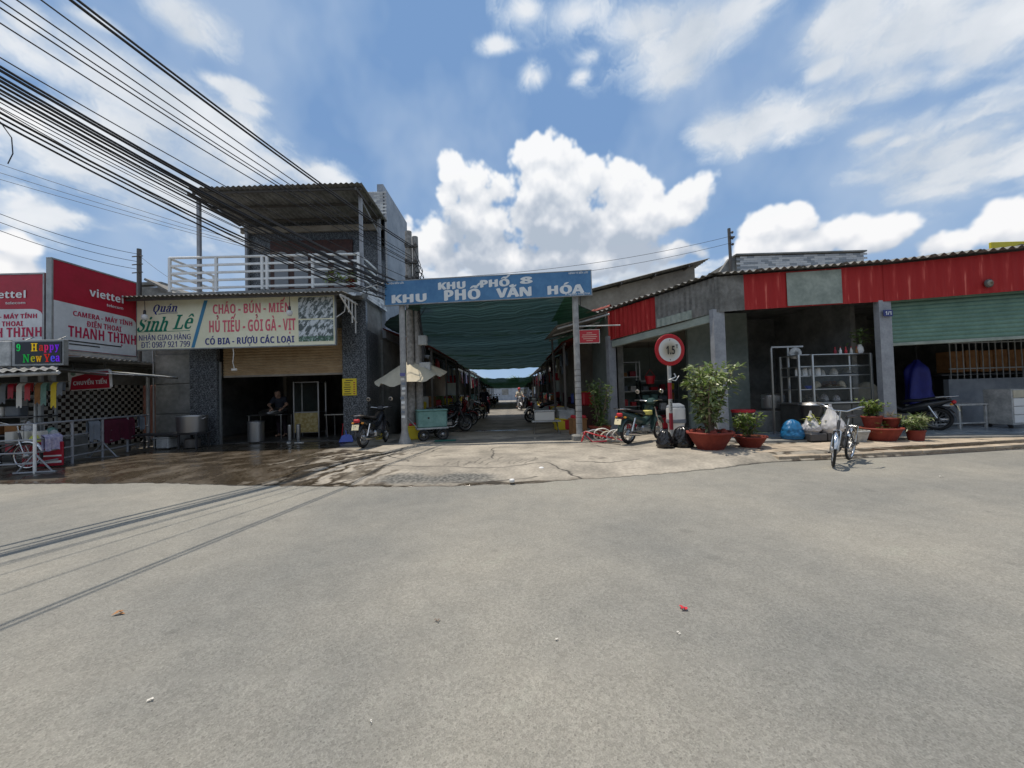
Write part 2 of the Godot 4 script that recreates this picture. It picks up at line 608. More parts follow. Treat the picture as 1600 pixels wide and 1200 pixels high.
# grey-scale pattern of size px: several noises layered, 0..1 per pixel
func pattern(sz: int, layers: Array, sd: int) -> PackedFloat32Array:
	var out := PackedFloat32Array()
	out.resize(sz * sz)
	for l in layers:
		var n := FastNoiseLite.new()
		n.seed = sd
		sd += 17
		n.frequency = l[0]
		n.noise_type = FastNoiseLite.TYPE_CELLULAR if l.size() > 2 and l[2] == 1 else FastNoiseLite.TYPE_SIMPLEX_SMOOTH
		n.fractal_octaves = 4
		if l.size() > 2 and l[2] == 1:
			n.cellular_return_type = FastNoiseLite.RETURN_CELL_VALUE
			n.fractal_type = FastNoiseLite.FRACTAL_NONE
		var d := n.get_seamless_image(sz, sz, false, false, 0.12, true).get_data()
		var amt: float = l[1]
		for p in sz * sz:
			out[p] += (d[p] / 255.0 - 0.5) * amt
	return out

func tex(pat: PackedFloat32Array, sz: int, lo: Color, hi: Color) -> ImageTexture:
	var by := PackedByteArray()
	by.resize(sz * sz * 3)
	for p in sz * sz:
		var t := clampf(pat[p] + 0.5, 0.0, 1.0)
		by[p * 3] = int(lerpf(lo.r, hi.r, t) * 255.0)
		by[p * 3 + 1] = int(lerpf(lo.g, hi.g, t) * 255.0)
		by[p * 3 + 2] = int(lerpf(lo.b, hi.b, t) * 255.0)
	return ImageTexture.create_from_image(Image.create_from_data(sz, sz, false, Image.FORMAT_RGB8, by))

var pats := {}
func rough_mat(pat: String, lo: Color, hi: Color, per_metre: float, rough := 0.85, bump := 0.0, world := true, metal := 0.0) -> StandardMaterial3D:
	var m := StandardMaterial3D.new()
	var sz: int = pats[pat][1]
	m.albedo_texture = tex(pats[pat][0], sz, lo, hi)
	m.uv1_triplanar = true
	m.uv1_world_triplanar = world
	m.uv1_triplanar_sharpness = 6.0
	m.uv1_scale = Vector3.ONE * per_metre
	m.roughness = rough
	m.metallic = metal
	if bump > 0.0:
		if pats[pat].size() < 3:
			pats[pat].append(tex(pats[pat][0], sz, Color.BLACK, Color.WHITE))
		m.heightmap_enabled = true
		m.heightmap_texture = pats[pat][2]
		m.heightmap_scale = bump
	return m

func make_materials() -> void:
	pats.grit = [pattern(512, [[0.3, 0.75], [0.06, 0.12], [0.012, 0.06], [0.22, 0.34, 1]], 3), 512]
	var gp: PackedFloat32Array = pats.grit[0]      # single pale and dark stones in the surface
	var gr := RandomNumberGenerator.new()
	gr.seed = 15
	for k in 900:
		var x := gr.randi() % 511
		var y := gr.randi() % 511
		var v := 0.55 if gr.randf() < 0.55 else -0.6
		for q in [0, 1, 512, 513]:
			gp[y * 512 + x + q] += v * gr.randf_range(0.4, 1.0)
	pats.grit[0] = gp
	var st := pattern(256, [[0.02, 1.1], [0.08, 0.5], [0.3, 0.12]], 131)      # faded runs
	for p in st.size():
		st[p] = -0.42 + 0.92 * smoothstep(0.12, 0.5, st[p]) + st[p] * 0.35
	pats.streak = [st, 256]
	pats.plaster = [pattern(512, [[0.01, 0.8], [0.05, 0.35], [0.3, 0.15]], 31), 512]
	pats.stain = [pattern(512, [[0.006, 0.75], [0.03, 0.45], [0.2, 0.3]], 71), 512]
	pats.granite = [pattern(256, [[0.11, 0.9, 1], [0.3, 0.5, 1], [0.4, 0.4]], 91), 256]
	pats.cloth = [pattern(256, [[0.02, 0.5], [0.4, 0.5]], 111), 256]
	M.concrete_wall = rough_mat("stain", Color(0.40, 0.40, 0.39), Color(0.60, 0.60, 0.585), 0.35, 0.9, 0.4)
	M.blue_plaster = rough_mat("stain", Color(0.52, 0.55, 0.59), Color(0.68, 0.70, 0.73), 0.3, 0.9, 0.2)
	M.warm_plaster = rough_mat("stain", Color(0.50, 0.47, 0.43), Color(0.66, 0.63, 0.58), 0.3, 0.9, 0.2)
	M.green_plaster = rough_mat("stain", Color(0.46, 0.50, 0.48), Color(0.58, 0.62, 0.60), 0.3, 0.9, 0.2)
	M.granite = rough_mat("granite", Color(0.10, 0.11, 0.12), Color(0.52, 0.54, 0.56), 1.6, 0.35)
	M.fibre = rough_mat("stain", Color(0.36, 0.355, 0.34), Color(0.58, 0.575, 0.56), 0.5, 0.95, 0.3)
	M.red_sheet = rough_mat("streak", Color(0.63, 0.09, 0.085), Color(0.82, 0.40, 0.35), 0.5, 0.75)
	M.red_sheet.uv1_scale = Vector3(0.9, 0.09, 0.9)      # faded in streaks down the sheet
	M.pale_sheet = rough_mat("stain", Color(0.48, 0.52, 0.49), Color(0.66, 0.69, 0.65), 0.5, 0.8, 0.2)
	M.zinc = rough_mat("stain", Color(0.50, 0.51, 0.51), Color(0.66, 0.67, 0.67), 0.6, 0.45, 0.0, true, 0.5)
	M.steel_grey = rough_mat("stain", Color(0.50, 0.51, 0.53), Color(0.64, 0.65, 0.67), 0.8, 0.5)
	M.pole = rough_mat("plaster", Color(0.42, 0.41, 0.40), Color(0.68, 0.67, 0.65), 1.2, 0.9, 0.4)
	M.white_paint = rough_mat("stain", Color(0.84, 0.84, 0.83), Color(0.94, 0.94, 0.93), 0.9, 0.5)
	M.old_paint = rough_mat("stain", Color(0.55, 0.56, 0.56), Color(0.80, 0.80, 0.79), 0.9, 0.6)
	M.wood = rough_mat("plaster", Color(0.20, 0.10, 0.07), Color(0.34, 0.19, 0.13), 1.0, 0.5)
	M.terracotta = rough_mat("plaster", Color(0.43, 0.15, 0.11), Color(0.57, 0.24, 0.18), 1.2, 0.75, 0.2)
	M.cardboard = rough_mat("plaster", Color(0.52, 0.36, 0.22), Color(0.66, 0.48, 0.31), 1.0, 0.9)
	M.teal = rough_mat("stain", Color(0.36, 0.52, 0.49), Color(0.52, 0.66, 0.63), 0.9, 0.6)
	M.sign_white = rough_mat("stain", Color(0.74, 0.75, 0.76), Color(0.84, 0.85, 0.86), 0.5, 0.5)
	M.sign_cream = rough_mat("stain", Color(0.90, 0.89, 0.76), Color(0.95, 0.94, 0.84), 0.5, 0.5)
	M.sign_red = rough_mat("stain", Color(0.60, 0.0, 0.13), Color(0.69, 0.03, 0.19), 0.5, 0.45)
	M.dull_steel = rough_mat("stain", Color(0.34, 0.34, 0.33), Color(0.44, 0.44, 0.43), 0.8, 0.4, 0.0, true, 0.7)
	M.sign_blue = rough_mat("stain", Color(0.24, 0.43, 0.60), Color(0.33, 0.52, 0.68), 0.5, 0.5)
	M.canvas = rough_mat("cloth", Color(0.68, 0.65, 0.57), Color(0.82, 0.79, 0.71), 1.0, 0.95)
	M.purple_cloth = rough_mat("cloth", Color(0.28, 0.05, 0.14), Color(0.38, 0.09, 0.20), 1.0, 0.95)
	M.grey_cloth = rough_mat("cloth", Color(0.42, 0.45, 0.49), Color(0.54, 0.57, 0.61), 1.0, 0.95)
	M.print_cloth = rough_mat("cloth", Color(0.40, 0.40, 0.62), Color(1.0, 0.96, 0.96), 2.5, 0.95)
	M.blue_cloth = rough_mat("cloth", Color(0.04, 0.06, 0.36), Color(0.09, 0.12, 0.50), 1.0, 0.6)
	M.leaf = flat(0.10, 0.145, 0.05, 0.42)
	M.leaf.backlight_enabled = true
	M.leaf.backlight = lin(0.10, 0.16, 0.03)
	M.leaf_pale = flat(0.27, 0.30, 0.17, 0.42)
	M.leaf_pale.backlight_enabled = true
	M.leaf_pale.backlight = lin(0.12, 0.16, 0.04)
	M.leaf_fern = flat(0.12, 0.17, 0.035, 0.6)
	M.leaf_fern.backlight_enabled = true
	M.leaf_fern.backlight = lin(0.12, 0.18, 0.02)
	M.bark = flat(0.16, 0.12, 0.09, 0.9)
	M.soil = flat(0.06, 0.045, 0.035, 0.95)
	M.rubber = flat(0.016, 0.016, 0.017, 0.75)
	M.black_plastic = flat(0.018, 0.018, 0.02, 0.35)
	M.wire = flat(0.02, 0.02, 0.022, 0.6)
	M.chrome = flat(0.62, 0.62, 0.62, 0.18, 1.0)
	M.alloy = flat(0.42, 0.42, 0.42, 0.38, 0.9)
	M.stainless = flat(0.5, 0.5, 0.49, 0.3, 0.95)
	M.iron = flat(0.12, 0.11, 0.10, 0.6, 0.5)
	M.dark_steel = flat(0.09, 0.09, 0.095, 0.5, 0.6)
	M.glass = StandardMaterial3D.new()
	M.glass.albedo_color = Color(0.5, 0.55, 0.55, 0.03)
	M.glass.transparency = BaseMaterial3D.TRANSPARENCY_ALPHA
	M.glass.roughness = 0.03
	M.glass.metallic_specular = 0.2
	M.white = flat(0.75, 0.75, 0.74, 0.5)
	M.off_white = flat(0.62, 0.60, 0.55, 0.6)
	M.yellow = flat(0.72, 0.55, 0.03, 0.6)
	M.red = flat(0.50, 0.02, 0.03, 0.4)
	M.deep_red = flat(0.28, 0.015, 0.03, 0.5)
	M.blue_plastic = flat(0.06, 0.10, 0.42, 0.4)
	M.blue_bag = flat(0.01, 0.12, 0.28, 0.4)
	M.black_bag = flat(0.012, 0.012, 0.014, 0.22)
	M.clear_bag = StandardMaterial3D.new()
	M.clear_bag.albedo_color = Color(0.86, 0.86, 0.88, 0.62)
	M.clear_bag.transparency = BaseMaterial3D.TRANSPARENCY_ALPHA
	M.clear_bag.roughness = 0.35
	M.ink_blue = flat(0.02, 0.03, 0.22, 0.6)
	M.ink_green = flat(0.0, 0.20, 0.12, 0.6)
	M.ink_pink = flat(0.70, 0.13, 0.18, 0.6)
	M.ink_red = flat(0.40, 0.0, 0.05, 0.6)
	M.ink_teal = flat(0.05, 0.24, 0.42, 0.6)
	M.ink_black = flat(0.02, 0.02, 0.02, 0.6)
	M.ink_white = flat(0.72, 0.74, 0.74, 0.6)
	M.skin = flat(0.42, 0.25, 0.17, 0.6)
	M.hair = flat(0.015, 0.012, 0.01, 0.5)

# ------------------------------------------------------------------ ground
const EDGE := [-30.0, -9.6, -16.0, -8.1, -12.5, -7.5, -9.49, -7.12, -6.26, -6.82, -4.6, -6.45, -3.13, -6.21, -1.53, -5.98, -0.04, -5.97, 1.4, -6.23, 2.2, -6.36, 3.23, -6.58, 4.69, -7.10, 7.47, -7.31, 10.16, -7.69, 16.0, -8.45, 40.0, -11.5]
const GY := 0.10

func edge_z(x: float) -> float:
	for i in range(0, EDGE.size() - 2, 2):
		if x <= EDGE[i + 2]:
			return lerpf(EDGE[i + 1], EDGE[i + 3], clampf((x - EDGE[i]) / (EDGE[i + 2] - EDGE[i]), 0.0, 1.0))
	return EDGE[-1]

func apron_y(x: float, back: float) -> float:
	var ramp := 0.012 + (GY - 0.012) * smoothstep(0.0, 1.25, back)
	var step := 0.03 + (GY - 0.03) * smoothstep(0.0, 0.25, back)
	return lerpf(ramp, step, smoothstep(1.5, 4.5, x))

func ground_at(px: float, py: float) -> Vector3:
	return on_ground(px, py, GY)

func build_ground() -> void:
	# road
	var asph := rough_mat("grit", Color(0.432, 0.427, 0.402), Color(0.645, 0.638, 0.606), 0.72, 0.92, 0.5)
	asph.detail_enabled = true
	asph.detail_blend_mode = BaseMaterial3D.BLEND_MODE_MUL
	asph.detail_albedo = road_wear()
	asph.detail_uv_layer = BaseMaterial3D.DETAIL_UV_2
	var mb := MB.new()
	mb.quad(Vector3(-400, 0, 60), Vector3(400, 0, 60), Vector3(400, 0, -600), Vector3(-400, 0, -600))
	for p in mb.v:
		mb.uv2.append(Vector2(p.x / 26.0 + 0.5, p.z / 26.0 + 0.5))
	structure("road", mb, asph)

	# concrete apron and pavement, with an uneven front edge
	var n := FastNoiseLite.new()
	n.seed = 4
	n.frequency = 1.3
	n.fractal_octaves = 4
	var rows := []
	var backs := [0.0, 0.0, 0.06, 0.14, 0.25, 0.4, 0.6, 0.8, 1.0, 1.3, 1.8, 2.6, 3.6, 5.0, 8.0]
	for r in backs.size():
		rows.append([])
	var x := -30.0
	while x <= 40.0:
		var jag := 0.09 if x < 4.6 and x > -12.0 else 0.015
		var z0 := edge_z(x) + n.get_noise_1d(x * 3.0) * jag
		for r in backs.size():
			var zz: float = z0 - backs[r]
			var y := 0.004 if r == 0 else apron_y(x, backs[r]) + n.get_noise_2d(x * 0.6, zz * 0.6) * 0.012 * clampf(backs[r] * 3.0, 0.0, 1.0)
			if r == 0:
				zz += 0.004
			rows[r].append(Vector3(x, y, zz))
		x += 0.09 if x > -13.0 and x < 5.5 else 0.4
	mb = MB.new()
	mb.grid(rows)
	var x0 := -13.0
	var z0 := -13.6
	for i in mb.v.size():
		mb.uv[i] = Vector2((mb.v[i].x - x0) / 18.0, (mb.v[i].z - z0) / 8.0)
	var ap := structure("pavement", mb, apron_material())

	# slabs along the right-hand kerb, each its own piece
	var tones := []
	for k in 4:
		tones.append(rough_mat("plaster", Color(0.56, 0.52, 0.46).darkened(0.03 * k), Color(0.78, 0.72, 0.64).darkened(0.03 * k), 0.5, 0.92, 0.3))
	var r2 := RandomNumberGenerator.new()
	r2.seed = 12
	var sx := 4.9
	while sx < 15.5:
		var za := edge_z(sx)
		var zb := edge_z(sx + 0.42)
		var dir := Vector3(0.42, 0, zb - za).normalized()
		var bs := Basis(dir, Vector3.UP, dir.cross(Vector3.UP))
		var back := 0.03
		for k in 3:
			var dep := 0.46
			var c := Vector3(sx + 0.21, GY - 0.037 + r2.randf_range(-0.005, 0.005), (za + zb) * 0.5) - bs.z * (back + dep * 0.5)
			c.y -= 0.02 if k == 0 else 0.0
			var s := one_box(Vector3.ZERO, Vector3(0.405, 0.09, dep - 0.014), 0.006)
			obj("slab", s, tones[r2.randi() % 4], ap, Transform3D(bs * Basis(Vector3.RIGHT, r2.randf_range(-0.008, 0.008)) * Basis(Vector3.BACK, r2.randf_range(-0.008, 0.008)), c))
			back += dep
		sx += 0.42

	# alley paving between the stalls
	var cm := rough_mat("stain", Color(0.34, 0.33, 0.31), Color(0.60, 0.58, 0.54), 0.25, 0.75, 0.3)
	mb = MB.new()
	var pr := []
	for k in 40:
		var zz := -10.55 - k * 1.75
		pr.append([Vector3(-3.6, GY + 0.006, zz), Vector3(-0.7, GY + 0.006 - 0.02 * minf(1.0, k), zz), Vector3(2.6, GY + 0.006, zz)])
	mb.grid(pr)
	structure("alley_road", mb, cm)

# what the road has taken on over a 26 m square: dust, oil drips, fine cracks and an old trench patch
func road_wear() -> ImageTexture:
	var w := 1536
	var n := FastNoiseLite.new()
	n.seed = 61
	n.frequency = 0.006
	n.fractal_octaves = 6
	var a := n.get_image(w, w, false, false, false).get_data()
	n.seed = 62
	n.frequency = 0.05
	var b := n.get_image(w, w, false, false, false).get_data()
	var f := PackedFloat32Array()
	f.resize(w * w)
	for p in w * w:
		f[p] = 0.93 + (a[p] - 128) * 0.0009 + (b[p] - 128) * 0.00035
	var r := RandomNumberGenerator.new()
	r.seed = 27
	for k in 260:                      # oil and chewing gum
		var cx := r.randi_range(20, w - 21)
		var cy := r.randi_range(20, w - 21)
		var rad := r.randf_range(1.0, 3.0) if k > 50 else r.randf_range(2.5, 5.5)
		var dark := r.randf_range(0.05, 0.16) if k > 50 else r.randf_range(0.03, 0.09)
		for y in range(-int(rad) - 2, int(rad) + 3):
			for x in range(-int(rad) - 2, int(rad) + 3):
				var p := (cy + y) * w + cx + x
				var d := sqrt(x * x * 0.7 + y * y) + (b[p] - 128) * 0.03
				f[p] -= dark * clampf((rad - d) * 0.6, 0.0, 1.0)
	for k in 9:                       # cracks wander and stop
		var at := Vector2(r.randf_range(100, w - 100), r.randf_range(100, w - 100))
		var dir := r.randf() * TAU
		for q in r.randi_range(40, 110):
			dir += r.randf_range(-0.35, 0.35)
			at += Vector2(cos(dir), sin(dir)) * 1.4
			var x := clampi(int(at.x), 2, w - 3)
			var y := clampi(int(at.y), 2, w - 3)
			f[y * w + x] -= 0.10
			f[y * w + x + 1] -= 0.04
	var by := PackedByteArray()
	by.resize(w * w * 3)
	for p in w * w:
		var v := clampf(f[p], 0.3, 1.0) * 255.0
		var t := (a[p] - 128) * 0.03
		by[p * 3] = clampi(int(v + t), 0, 255)
		by[p * 3 + 1] = clampi(int(v), 0, 255)
		by[p * 3 + 2] = clampi(int(v - t * 1.4), 0, 255)
	return ImageTexture.create_from_image(Image.create_from_data(w, w, false, Image.FORMAT_RGB8, by))

func seg_dist(p: Vector2, a: Vector2, b: Vector2) -> float:
	return p.distance_to(Geometry2D.get_closest_point_to_segment(p, a, b))

func apron_material() -> StandardMaterial3D:
	var w := 1152
	var h := 512
	var n1 := FastNoiseLite.new()
	n1.seed = 21
	n1.frequency = 0.02
	n1.fractal_octaves = 5
	var a := n1.get_image(w, h, false, false, false).get_data()
	n1.seed = 22
	n1.frequency = 0.2
	var b := n1.get_image(w, h, false, false, false).get_data()
	n1.seed = 23
	n1.frequency = 0.008
	var c := n1.get_image(w, h, false, false, false).get_data()
	var cracks := [[[420, 757], [450, 738], [500, 715], [545, 700]], [[500, 752], [560, 741], [600, 727], [650, 712], [690, 700]], [[575, 705], [610, 712], [640, 720]], [[600, 727], [700, 728], [780, 730], [850, 722], [880, 728], [925, 744]], [[770, 700], [768, 716]], [[700, 745], [760, 745], [840, 738]], [[560, 719], [600, 716], [630, 700], [660, 690]], [[440, 735], [470, 728], [500, 712], [520, 704]], [[1000, 705], [960, 701], [920, 694]], [[900, 720], [950, 722], [1000, 716]]]
	var fine_from := cracks.size()
	var rr := RandomNumberGenerator.new()
	rr.seed = 3
	for k in 15:                       # marks scraped across the ramp
		var px := 690.0 + k * 10.0 + rr.randf_range(-5, 5)
		var py := 726.0 - k * 0.3 + rr.randf_range(-2, 2)
		cracks.append([[px, py], [px + rr.randf_range(6, 18), py - rr.randf_range(4, 10)]])
	var segs := []
	for ci in cracks.size():
		var cr: Array = cracks[ci]
		for i in cr.size() - 1:
			var p := on_ground(cr[i][0], cr[i][1], GY)
			var q := on_ground(cr[i + 1][0], cr[i + 1][1], GY)
			segs.append([Vector2(p.x, p.z), Vector2(q.x, q.z), 0.5 if ci >= fine_from else 1.0])
	var crack := PackedFloat32Array()
	crack.resize(w * h)
	for s in segs:
		var lo: Vector2 = s[0].min(s[1])
		var hi: Vector2 = s[0].max(s[1])
		for j in range(clampi(int((lo.y + 13.6) / 8.0 * h) - 4, 0, h), clampi(int((hi.y + 13.6) / 8.0 * h) + 5, 0, h)):
			for i in range(clampi(int((lo.x + 13.0) / 18.0 * w) - 4, 0, w), clampi(int((hi.x + 13.0) / 18.0 * w) + 5, 0, w)):
				var p := Vector2(i * 18.0 / w - 13.0, j * 8.0 / h - 13.6)
				p += Vector2(a[j * w + i] - 128, c[j * w + i] - 128) * 0.0012
				var d := seg_dist(p, s[0], s[1])
				var v: float = clampf(1.0 - d / (0.006 + b[j * w + i] * 0.00016), 0.0, 1.0) * s[2] * clampf(a[j * w + i] / 110.0 - 0.2, 0.0, 1.0)
				if v > crack[j * w + i]:
					crack[j * w + i] = v
	var col := PackedByteArray()
	col.resize(w * h * 3)
	var rgh := PackedByteArray()
	rgh.resize(w * h)
	for j in h:
		var z := j * 8.0 / h - 13.6
		for i in w:
			var x := i * 18.0 / w - 13.0
			var p := j * w + i
			var g1 := (a[p] - 128) / 128.0
			var g2 := (b[p] - 128) / 128.0
			var g3 := (c[p] - 128) / 128.0
			var ez := edge_z(x)
			var back := ez - z
			# dry concrete, warmer to the right
			var t := clampf(0.5 + g1 * 0.4 + g2 * 0.28 + g3 * 0.45, 0.0, 1.0)
			var cr := lerpf(112.0, 182.0, t)
			var cg := lerpf(108.0, 174.0, t)
			var cb := lerpf(100.0, 160.0, t)
			var rg := 0.9
			# old patch of coarse asphalt along the road
			var pa := clampf((0.55 - absf(back - 0.36) * 1.6 + g1 * 0.35) * 3.0, 0.0, 1.0) * clampf((1.3 - absf(x + 1.3)) * 1.2 + g1 * 0.8, 0.0, 1.0)
			if pa > 0.0:
				var tt := clampf(0.5 + g2 * 0.9, 0.0, 1.0)
				cr = lerpf(cr, lerpf(62.0, 128.0, tt), pa)
				cg = lerpf(cg, lerpf(62.0, 127.0, tt), pa)
				cb = lerpf(cb, lerpf(60.0, 122.0, tt), pa)
			# mud and water run out of the eating house
			var wx := (-3.55 - x) * 0.9 - maxf(0.0, -8.2 - z) * 0.25
			var wet := clampf((wx + g1 * 1.1 + g3 * 1.4) * 1.6, 0.0, 1.0) * clampf((x + 11.3 + g1) * 0.9, 0.0, 1.0)
			wet *= clampf((z + 12.6) * 4.0, 0.0, 1.0)
			var run := clampf((0.30 - absf(fmod(absf(x * 1.9 + z * 0.75 + g1 * 1.1), 1.0) - 0.5)) * 6.0, 0.0, 1.0) * clampf((-2.2 - x + g3 * 1.5) * 1.2, 0.0, 1.0) * clampf((z + 9.6) * 2.0, 0.0, 1.0)
			wet = maxf(wet, run * 0.95)
			var seep := clampf((0.16 - back + g1 * 0.22 + g3 * 0.1) * 9.0, 0.0, 1.0) * clampf((1.4 - x) * 0.8, 0.0, 1.0) * clampf((x + 10.0) * 0.8, 0.0, 1.0)
			wet = maxf(wet, seep)
			if wet > 0.0:
				var tt := clampf(0.45 + g1 * 0.25 + g2 * 0.55, 0.0, 1.0)
				cr = lerpf(cr, lerpf(48.0, 92.0, tt), wet)
				cg = lerpf(cg, lerpf(42.0, 83.0, tt), wet)
				cb = lerpf(cb, lerpf(34.0, 70.0, tt), wet)
				rg = lerpf(rg, 0.26 + g2 * 0.1 + clampf(g1 * 0.5, -0.12, 0.3), wet)
			# darker oil and dirt in blots
			var blot := clampf((g3 + g1 * 0.6 - 0.42) * 3.0, 0.0, 1.0) * 0.35
			var k := (1.0 - blot) * (1.0 - 0.72 * crack[p])
			col[p * 3] = int(cr * k)
			col[p * 3 + 1] = int(cg * k)
			col[p * 3 + 2] = int(cb * k)
			rgh[p] = int(clampf(rg, 0.05, 1.0) * 255.0)
	var m := StandardMaterial3D.new()
	m.albedo_texture = ImageTexture.create_from_image(Image.create_from_data(w, h, false, Image.FORMAT_RGB8, col))
	m.roughness_texture = ImageTexture.create_from_image(Image.create_from_data(w, h, false, Image.FORMAT_L8, rgh))
	m.roughness = 1.0
	m.texture_repeat = true
	return m

# field of tiles lying on a plane: o is a corner, u and v its two sides
func tile_field(parent: Node, o: Vector3, u: Vector3, v: Vector3, nu: int, nv: int, th: float, gap: float, mats: Array, called := "tile", stagger := 0.0, pick := -1) -> void:
	var r := RandomNumberGenerator.new()
	r.seed = 77 + nu * 31 + nv
	var du := u.length() / nu
	var dv := v.length() / nv
	var bs := Basis(u.normalized(), v.normalized(), u.cross(v).normalized())
	var box := one_box(Vector3.ZERO, Vector3(du - gap, dv - gap, th), minf(th * 0.3, 0.003)).mesh()
	var made := 0
	var rest := {}
	for j in nv:
		for i in nu:
			var f := i + 0.5 + (stagger if j % 2 else 0.0)
			if f > nu:
				continue
			var c := o + bs.x * du * f + bs.y * dv * (j + 0.5) + bs.z * th * 0.5
			var k := (i + j) % 2 if pick == 2 else r.randi() % mats.size()
			if made < 300:
				obj(called, box, mats[k], parent, Transform3D(bs, c))
				made += 1
			else:
				if not rest.has(k):
					rest[k] = MB.new()
				rest[k].box(c, Vector3(du - gap, dv - gap, th), bs)
	for k in rest:
		stuff(obj(called, rest[k], mats[k], parent))

# ------------------------------------------------------------------ two-storey eating house on the left
func build_left_house() -> void:
	var t := thing("eating_house", "two storey eating house with balcony, corrugated roof and granite pilasters", "house")
	var F := -11.9
	# ground floor shell
	var mb := MB.new()
	mb.box(Vector3(-10.49, 2.3, F - 0.10), Vector3(1.14, 4.5, 0.2))                # left bay
	mb.box(Vector3(-7.14, 3.72, F - 0.36), Vector3(3.88, 1.55, 0.2))               # over the opening
	mb.box(Vector3(-10.96, 2.3, F - 3.6), Vector3(0.2, 4.5, 6.6))                  # left side
	mb.box(Vector3(-4.62, 1.8, F - 3.6), Vector3(0.2, 3.5, 6.2))                   # right side, passage
	mb.box(Vector3(-7.75, 2.3, F - 7.0), Vector3(6.6, 4.5, 0.2))                   # back
	mb.box(Vector3(-4.62, 4.0, F - 0.85), Vector3(0.2, 0.9, 1.5))                # closes the passage side under the balcony
	obj("wall", mb, M.concrete_wall, t)
	obj("floor", one_box(Vector3(-7.75, 0.06, F - 3.5), Vector3(6.4, 0.12, 6.9)), rough_mat("stain", Color(0.22, 0.22, 0.21), Color(0.36, 0.35, 0.34), 0.5, 0.35), t)
	obj("floor_slab", one_box(Vector3(-7.72, 4.62, -15.4), Vector3(6.2, 0.34, 7.4)), M.concrete_wall, t)
	obj("partition", one_box(Vector3(-8.7, 1.9, F - 4.6), Vector3(0.12, 3.6, 3.6)), M.warm_plaster, t)
	for k in 3:     # concrete panels of the left bay
		obj("panel", one_box(Vector3(-10.48, 0.62 + k * 0.92, F + 0.02), Vector3(1.08, 0.9, 0.05), 0.01), M.concrete_wall, t)
	obj("pipe", one_tube([Vector3(-11.06, 0.1, F + 0.06), Vector3(-11.06, 3.1, F + 0.06)], 0.025), M.zinc, t)
	obj("pilaster", one_box(Vector3(-9.5, 1.7, F + 0.03), Vector3(0.84, 3.3, 0.14), 0.008), M.granite, t)
	obj("pilaster", one_box(Vector3(-4.83, 2.25, F + 0.03), Vector3(0.75, 4.3, 0.14), 0.008), M.granite, t)
	obj("pilaster", one_box(Vector3(-4.49, 1.8, F - 0.5), Vector3(0.08, 3.4, 0.9), 0.008), M.granite, t)
	obj("door_jamb", one_box(Vector3(-9.05, 1.35, F - 0.02), Vector3(0.05, 2.6, 0.06)), M.zinc, t)
	# rolling shutter, half down: ribbed curtain
	var rows := []
	var y := 2.2
	while y < 3.6:
		for q in [[0.0, 0.0], [0.014, 0.024], [0.05, 0.026], [0.064, 0.0]]:
			rows.append([Vector3(-9.02, y + q[0], F - 0.12 + q[1]), Vector3(-5.22, y + q[0], F - 0.12 + q[1])])
		y += 0.085
	mb = MB.new()
	mb.grid(rows)
	var sh := obj("shutter", mb, rough_mat("stain", Color(0.60, 0.50, 0.37), Color(0.72, 0.62, 0.48), 0.6, 0.6), t)
	obj("bottom_bar", one_box(Vector3(-7.12, 2.19, F - 0.115), Vector3(3.8, 0.07, 0.04), 0.01), M.warm_plaster, sh)

	# balcony front: sloping tiled edge
	var tm := [flat(0.66, 0.66, 0.64, 0.35), flat(0.52, 0.53, 0.52, 0.35), flat(0.26, 0.27, 0.28, 0.35), flat(0.70, 0.70, 0.69, 0.35)]
	obj("tiled_edge", one_box(Vector3(-7.42, 4.58, -11.62), Vector3(5.94, 0.3, 0.2)), M.concrete_wall, t)
	tile_field(t, Vector3(-10.38, 4.46, -11.40), Vector3(5.96, 0, 0), Vector3(0, 0.34, -0.34), 34, 4, 0.012, 0.006, tm, "edge_tile", 0.5)
	tile_field(t, Vector3(-4.395, 4.45, -11.75), Vector3(0, 0.0, -1.9), Vector3(0, 0.32, 0), 10, 4, 0.012, 0.006, tm, "edge_tile", 0.5)

	# upper storey
	mb = MB.new()
	mb.box(Vector3(-6.8, 6.7, -13.6), Vector3(4.9, 4.05, 0.2))
	obj("upper_wall", mb, M.granite, t)
	mb = MB.new()
	mb.box(Vector3(-4.5, 6.25, -15.05), Vector3(0.22, 5.5, 3.1))
	mb.box(Vector3(-9.14, 6.7, -15.1), Vector3(0.22, 4.05, 2.8))
	mb.box(Vector3(-6.8, 6.7, -16.5), Vector3(4.6, 4.05, 0.2))
	obj("side_wall", mb, M.blue_plaster, t)
	obj("roof_slab", one_box(Vector3(-6.8, 8.5, -15.1), Vector3(4.5, 0.12, 2.7)), M.concrete_wall, t)
	tile_field(t, Vector3(-6.9, 7.75, -13.5), Vector3(2.5, 0, 0), Vector3(0, 0.98, 0), 11, 16, 0.012, 0.004, [tm[0], tm[1], flat(0.36, 0.37, 0.38, 0.4), flat(0.45, 0.45, 0.44, 0.4)], "wall_tile", 0.5)
	# wooden door and windows with arched panes behind the balcony
	var fr := obj("door_frame", one_box(Vector3(-6.95, 5.9, -13.46), Vector3(2.9, 2.25, 0.08), 0.01), M.wood, t)
	for k in 4:
		var c := -8.0 + k * 0.7
		var poly := PackedVector2Array([Vector2(-0.24, -0.95), Vector2(0.24, -0.95), Vector2(0.24, 0.62)])
		for s in 7:
			var a := PI * s / 6.0
			poly.append(Vector2(cos(a) * 0.24, 0.62 + sin(a) * 0.16))
		mb = MB.new()
		mb.prism(poly, 0.02, Transform3D(Basis(), Vector3(c, 5.85, -13.405)))
		obj("pane", mb, flat(0.24, 0.25, 0.26, 0.12), fr)
		obj("glazing_bar", one_box(Vector3(c, 5.3, -13.39), Vector3(0.48, 0.05, 0.02)), M.wood, fr)

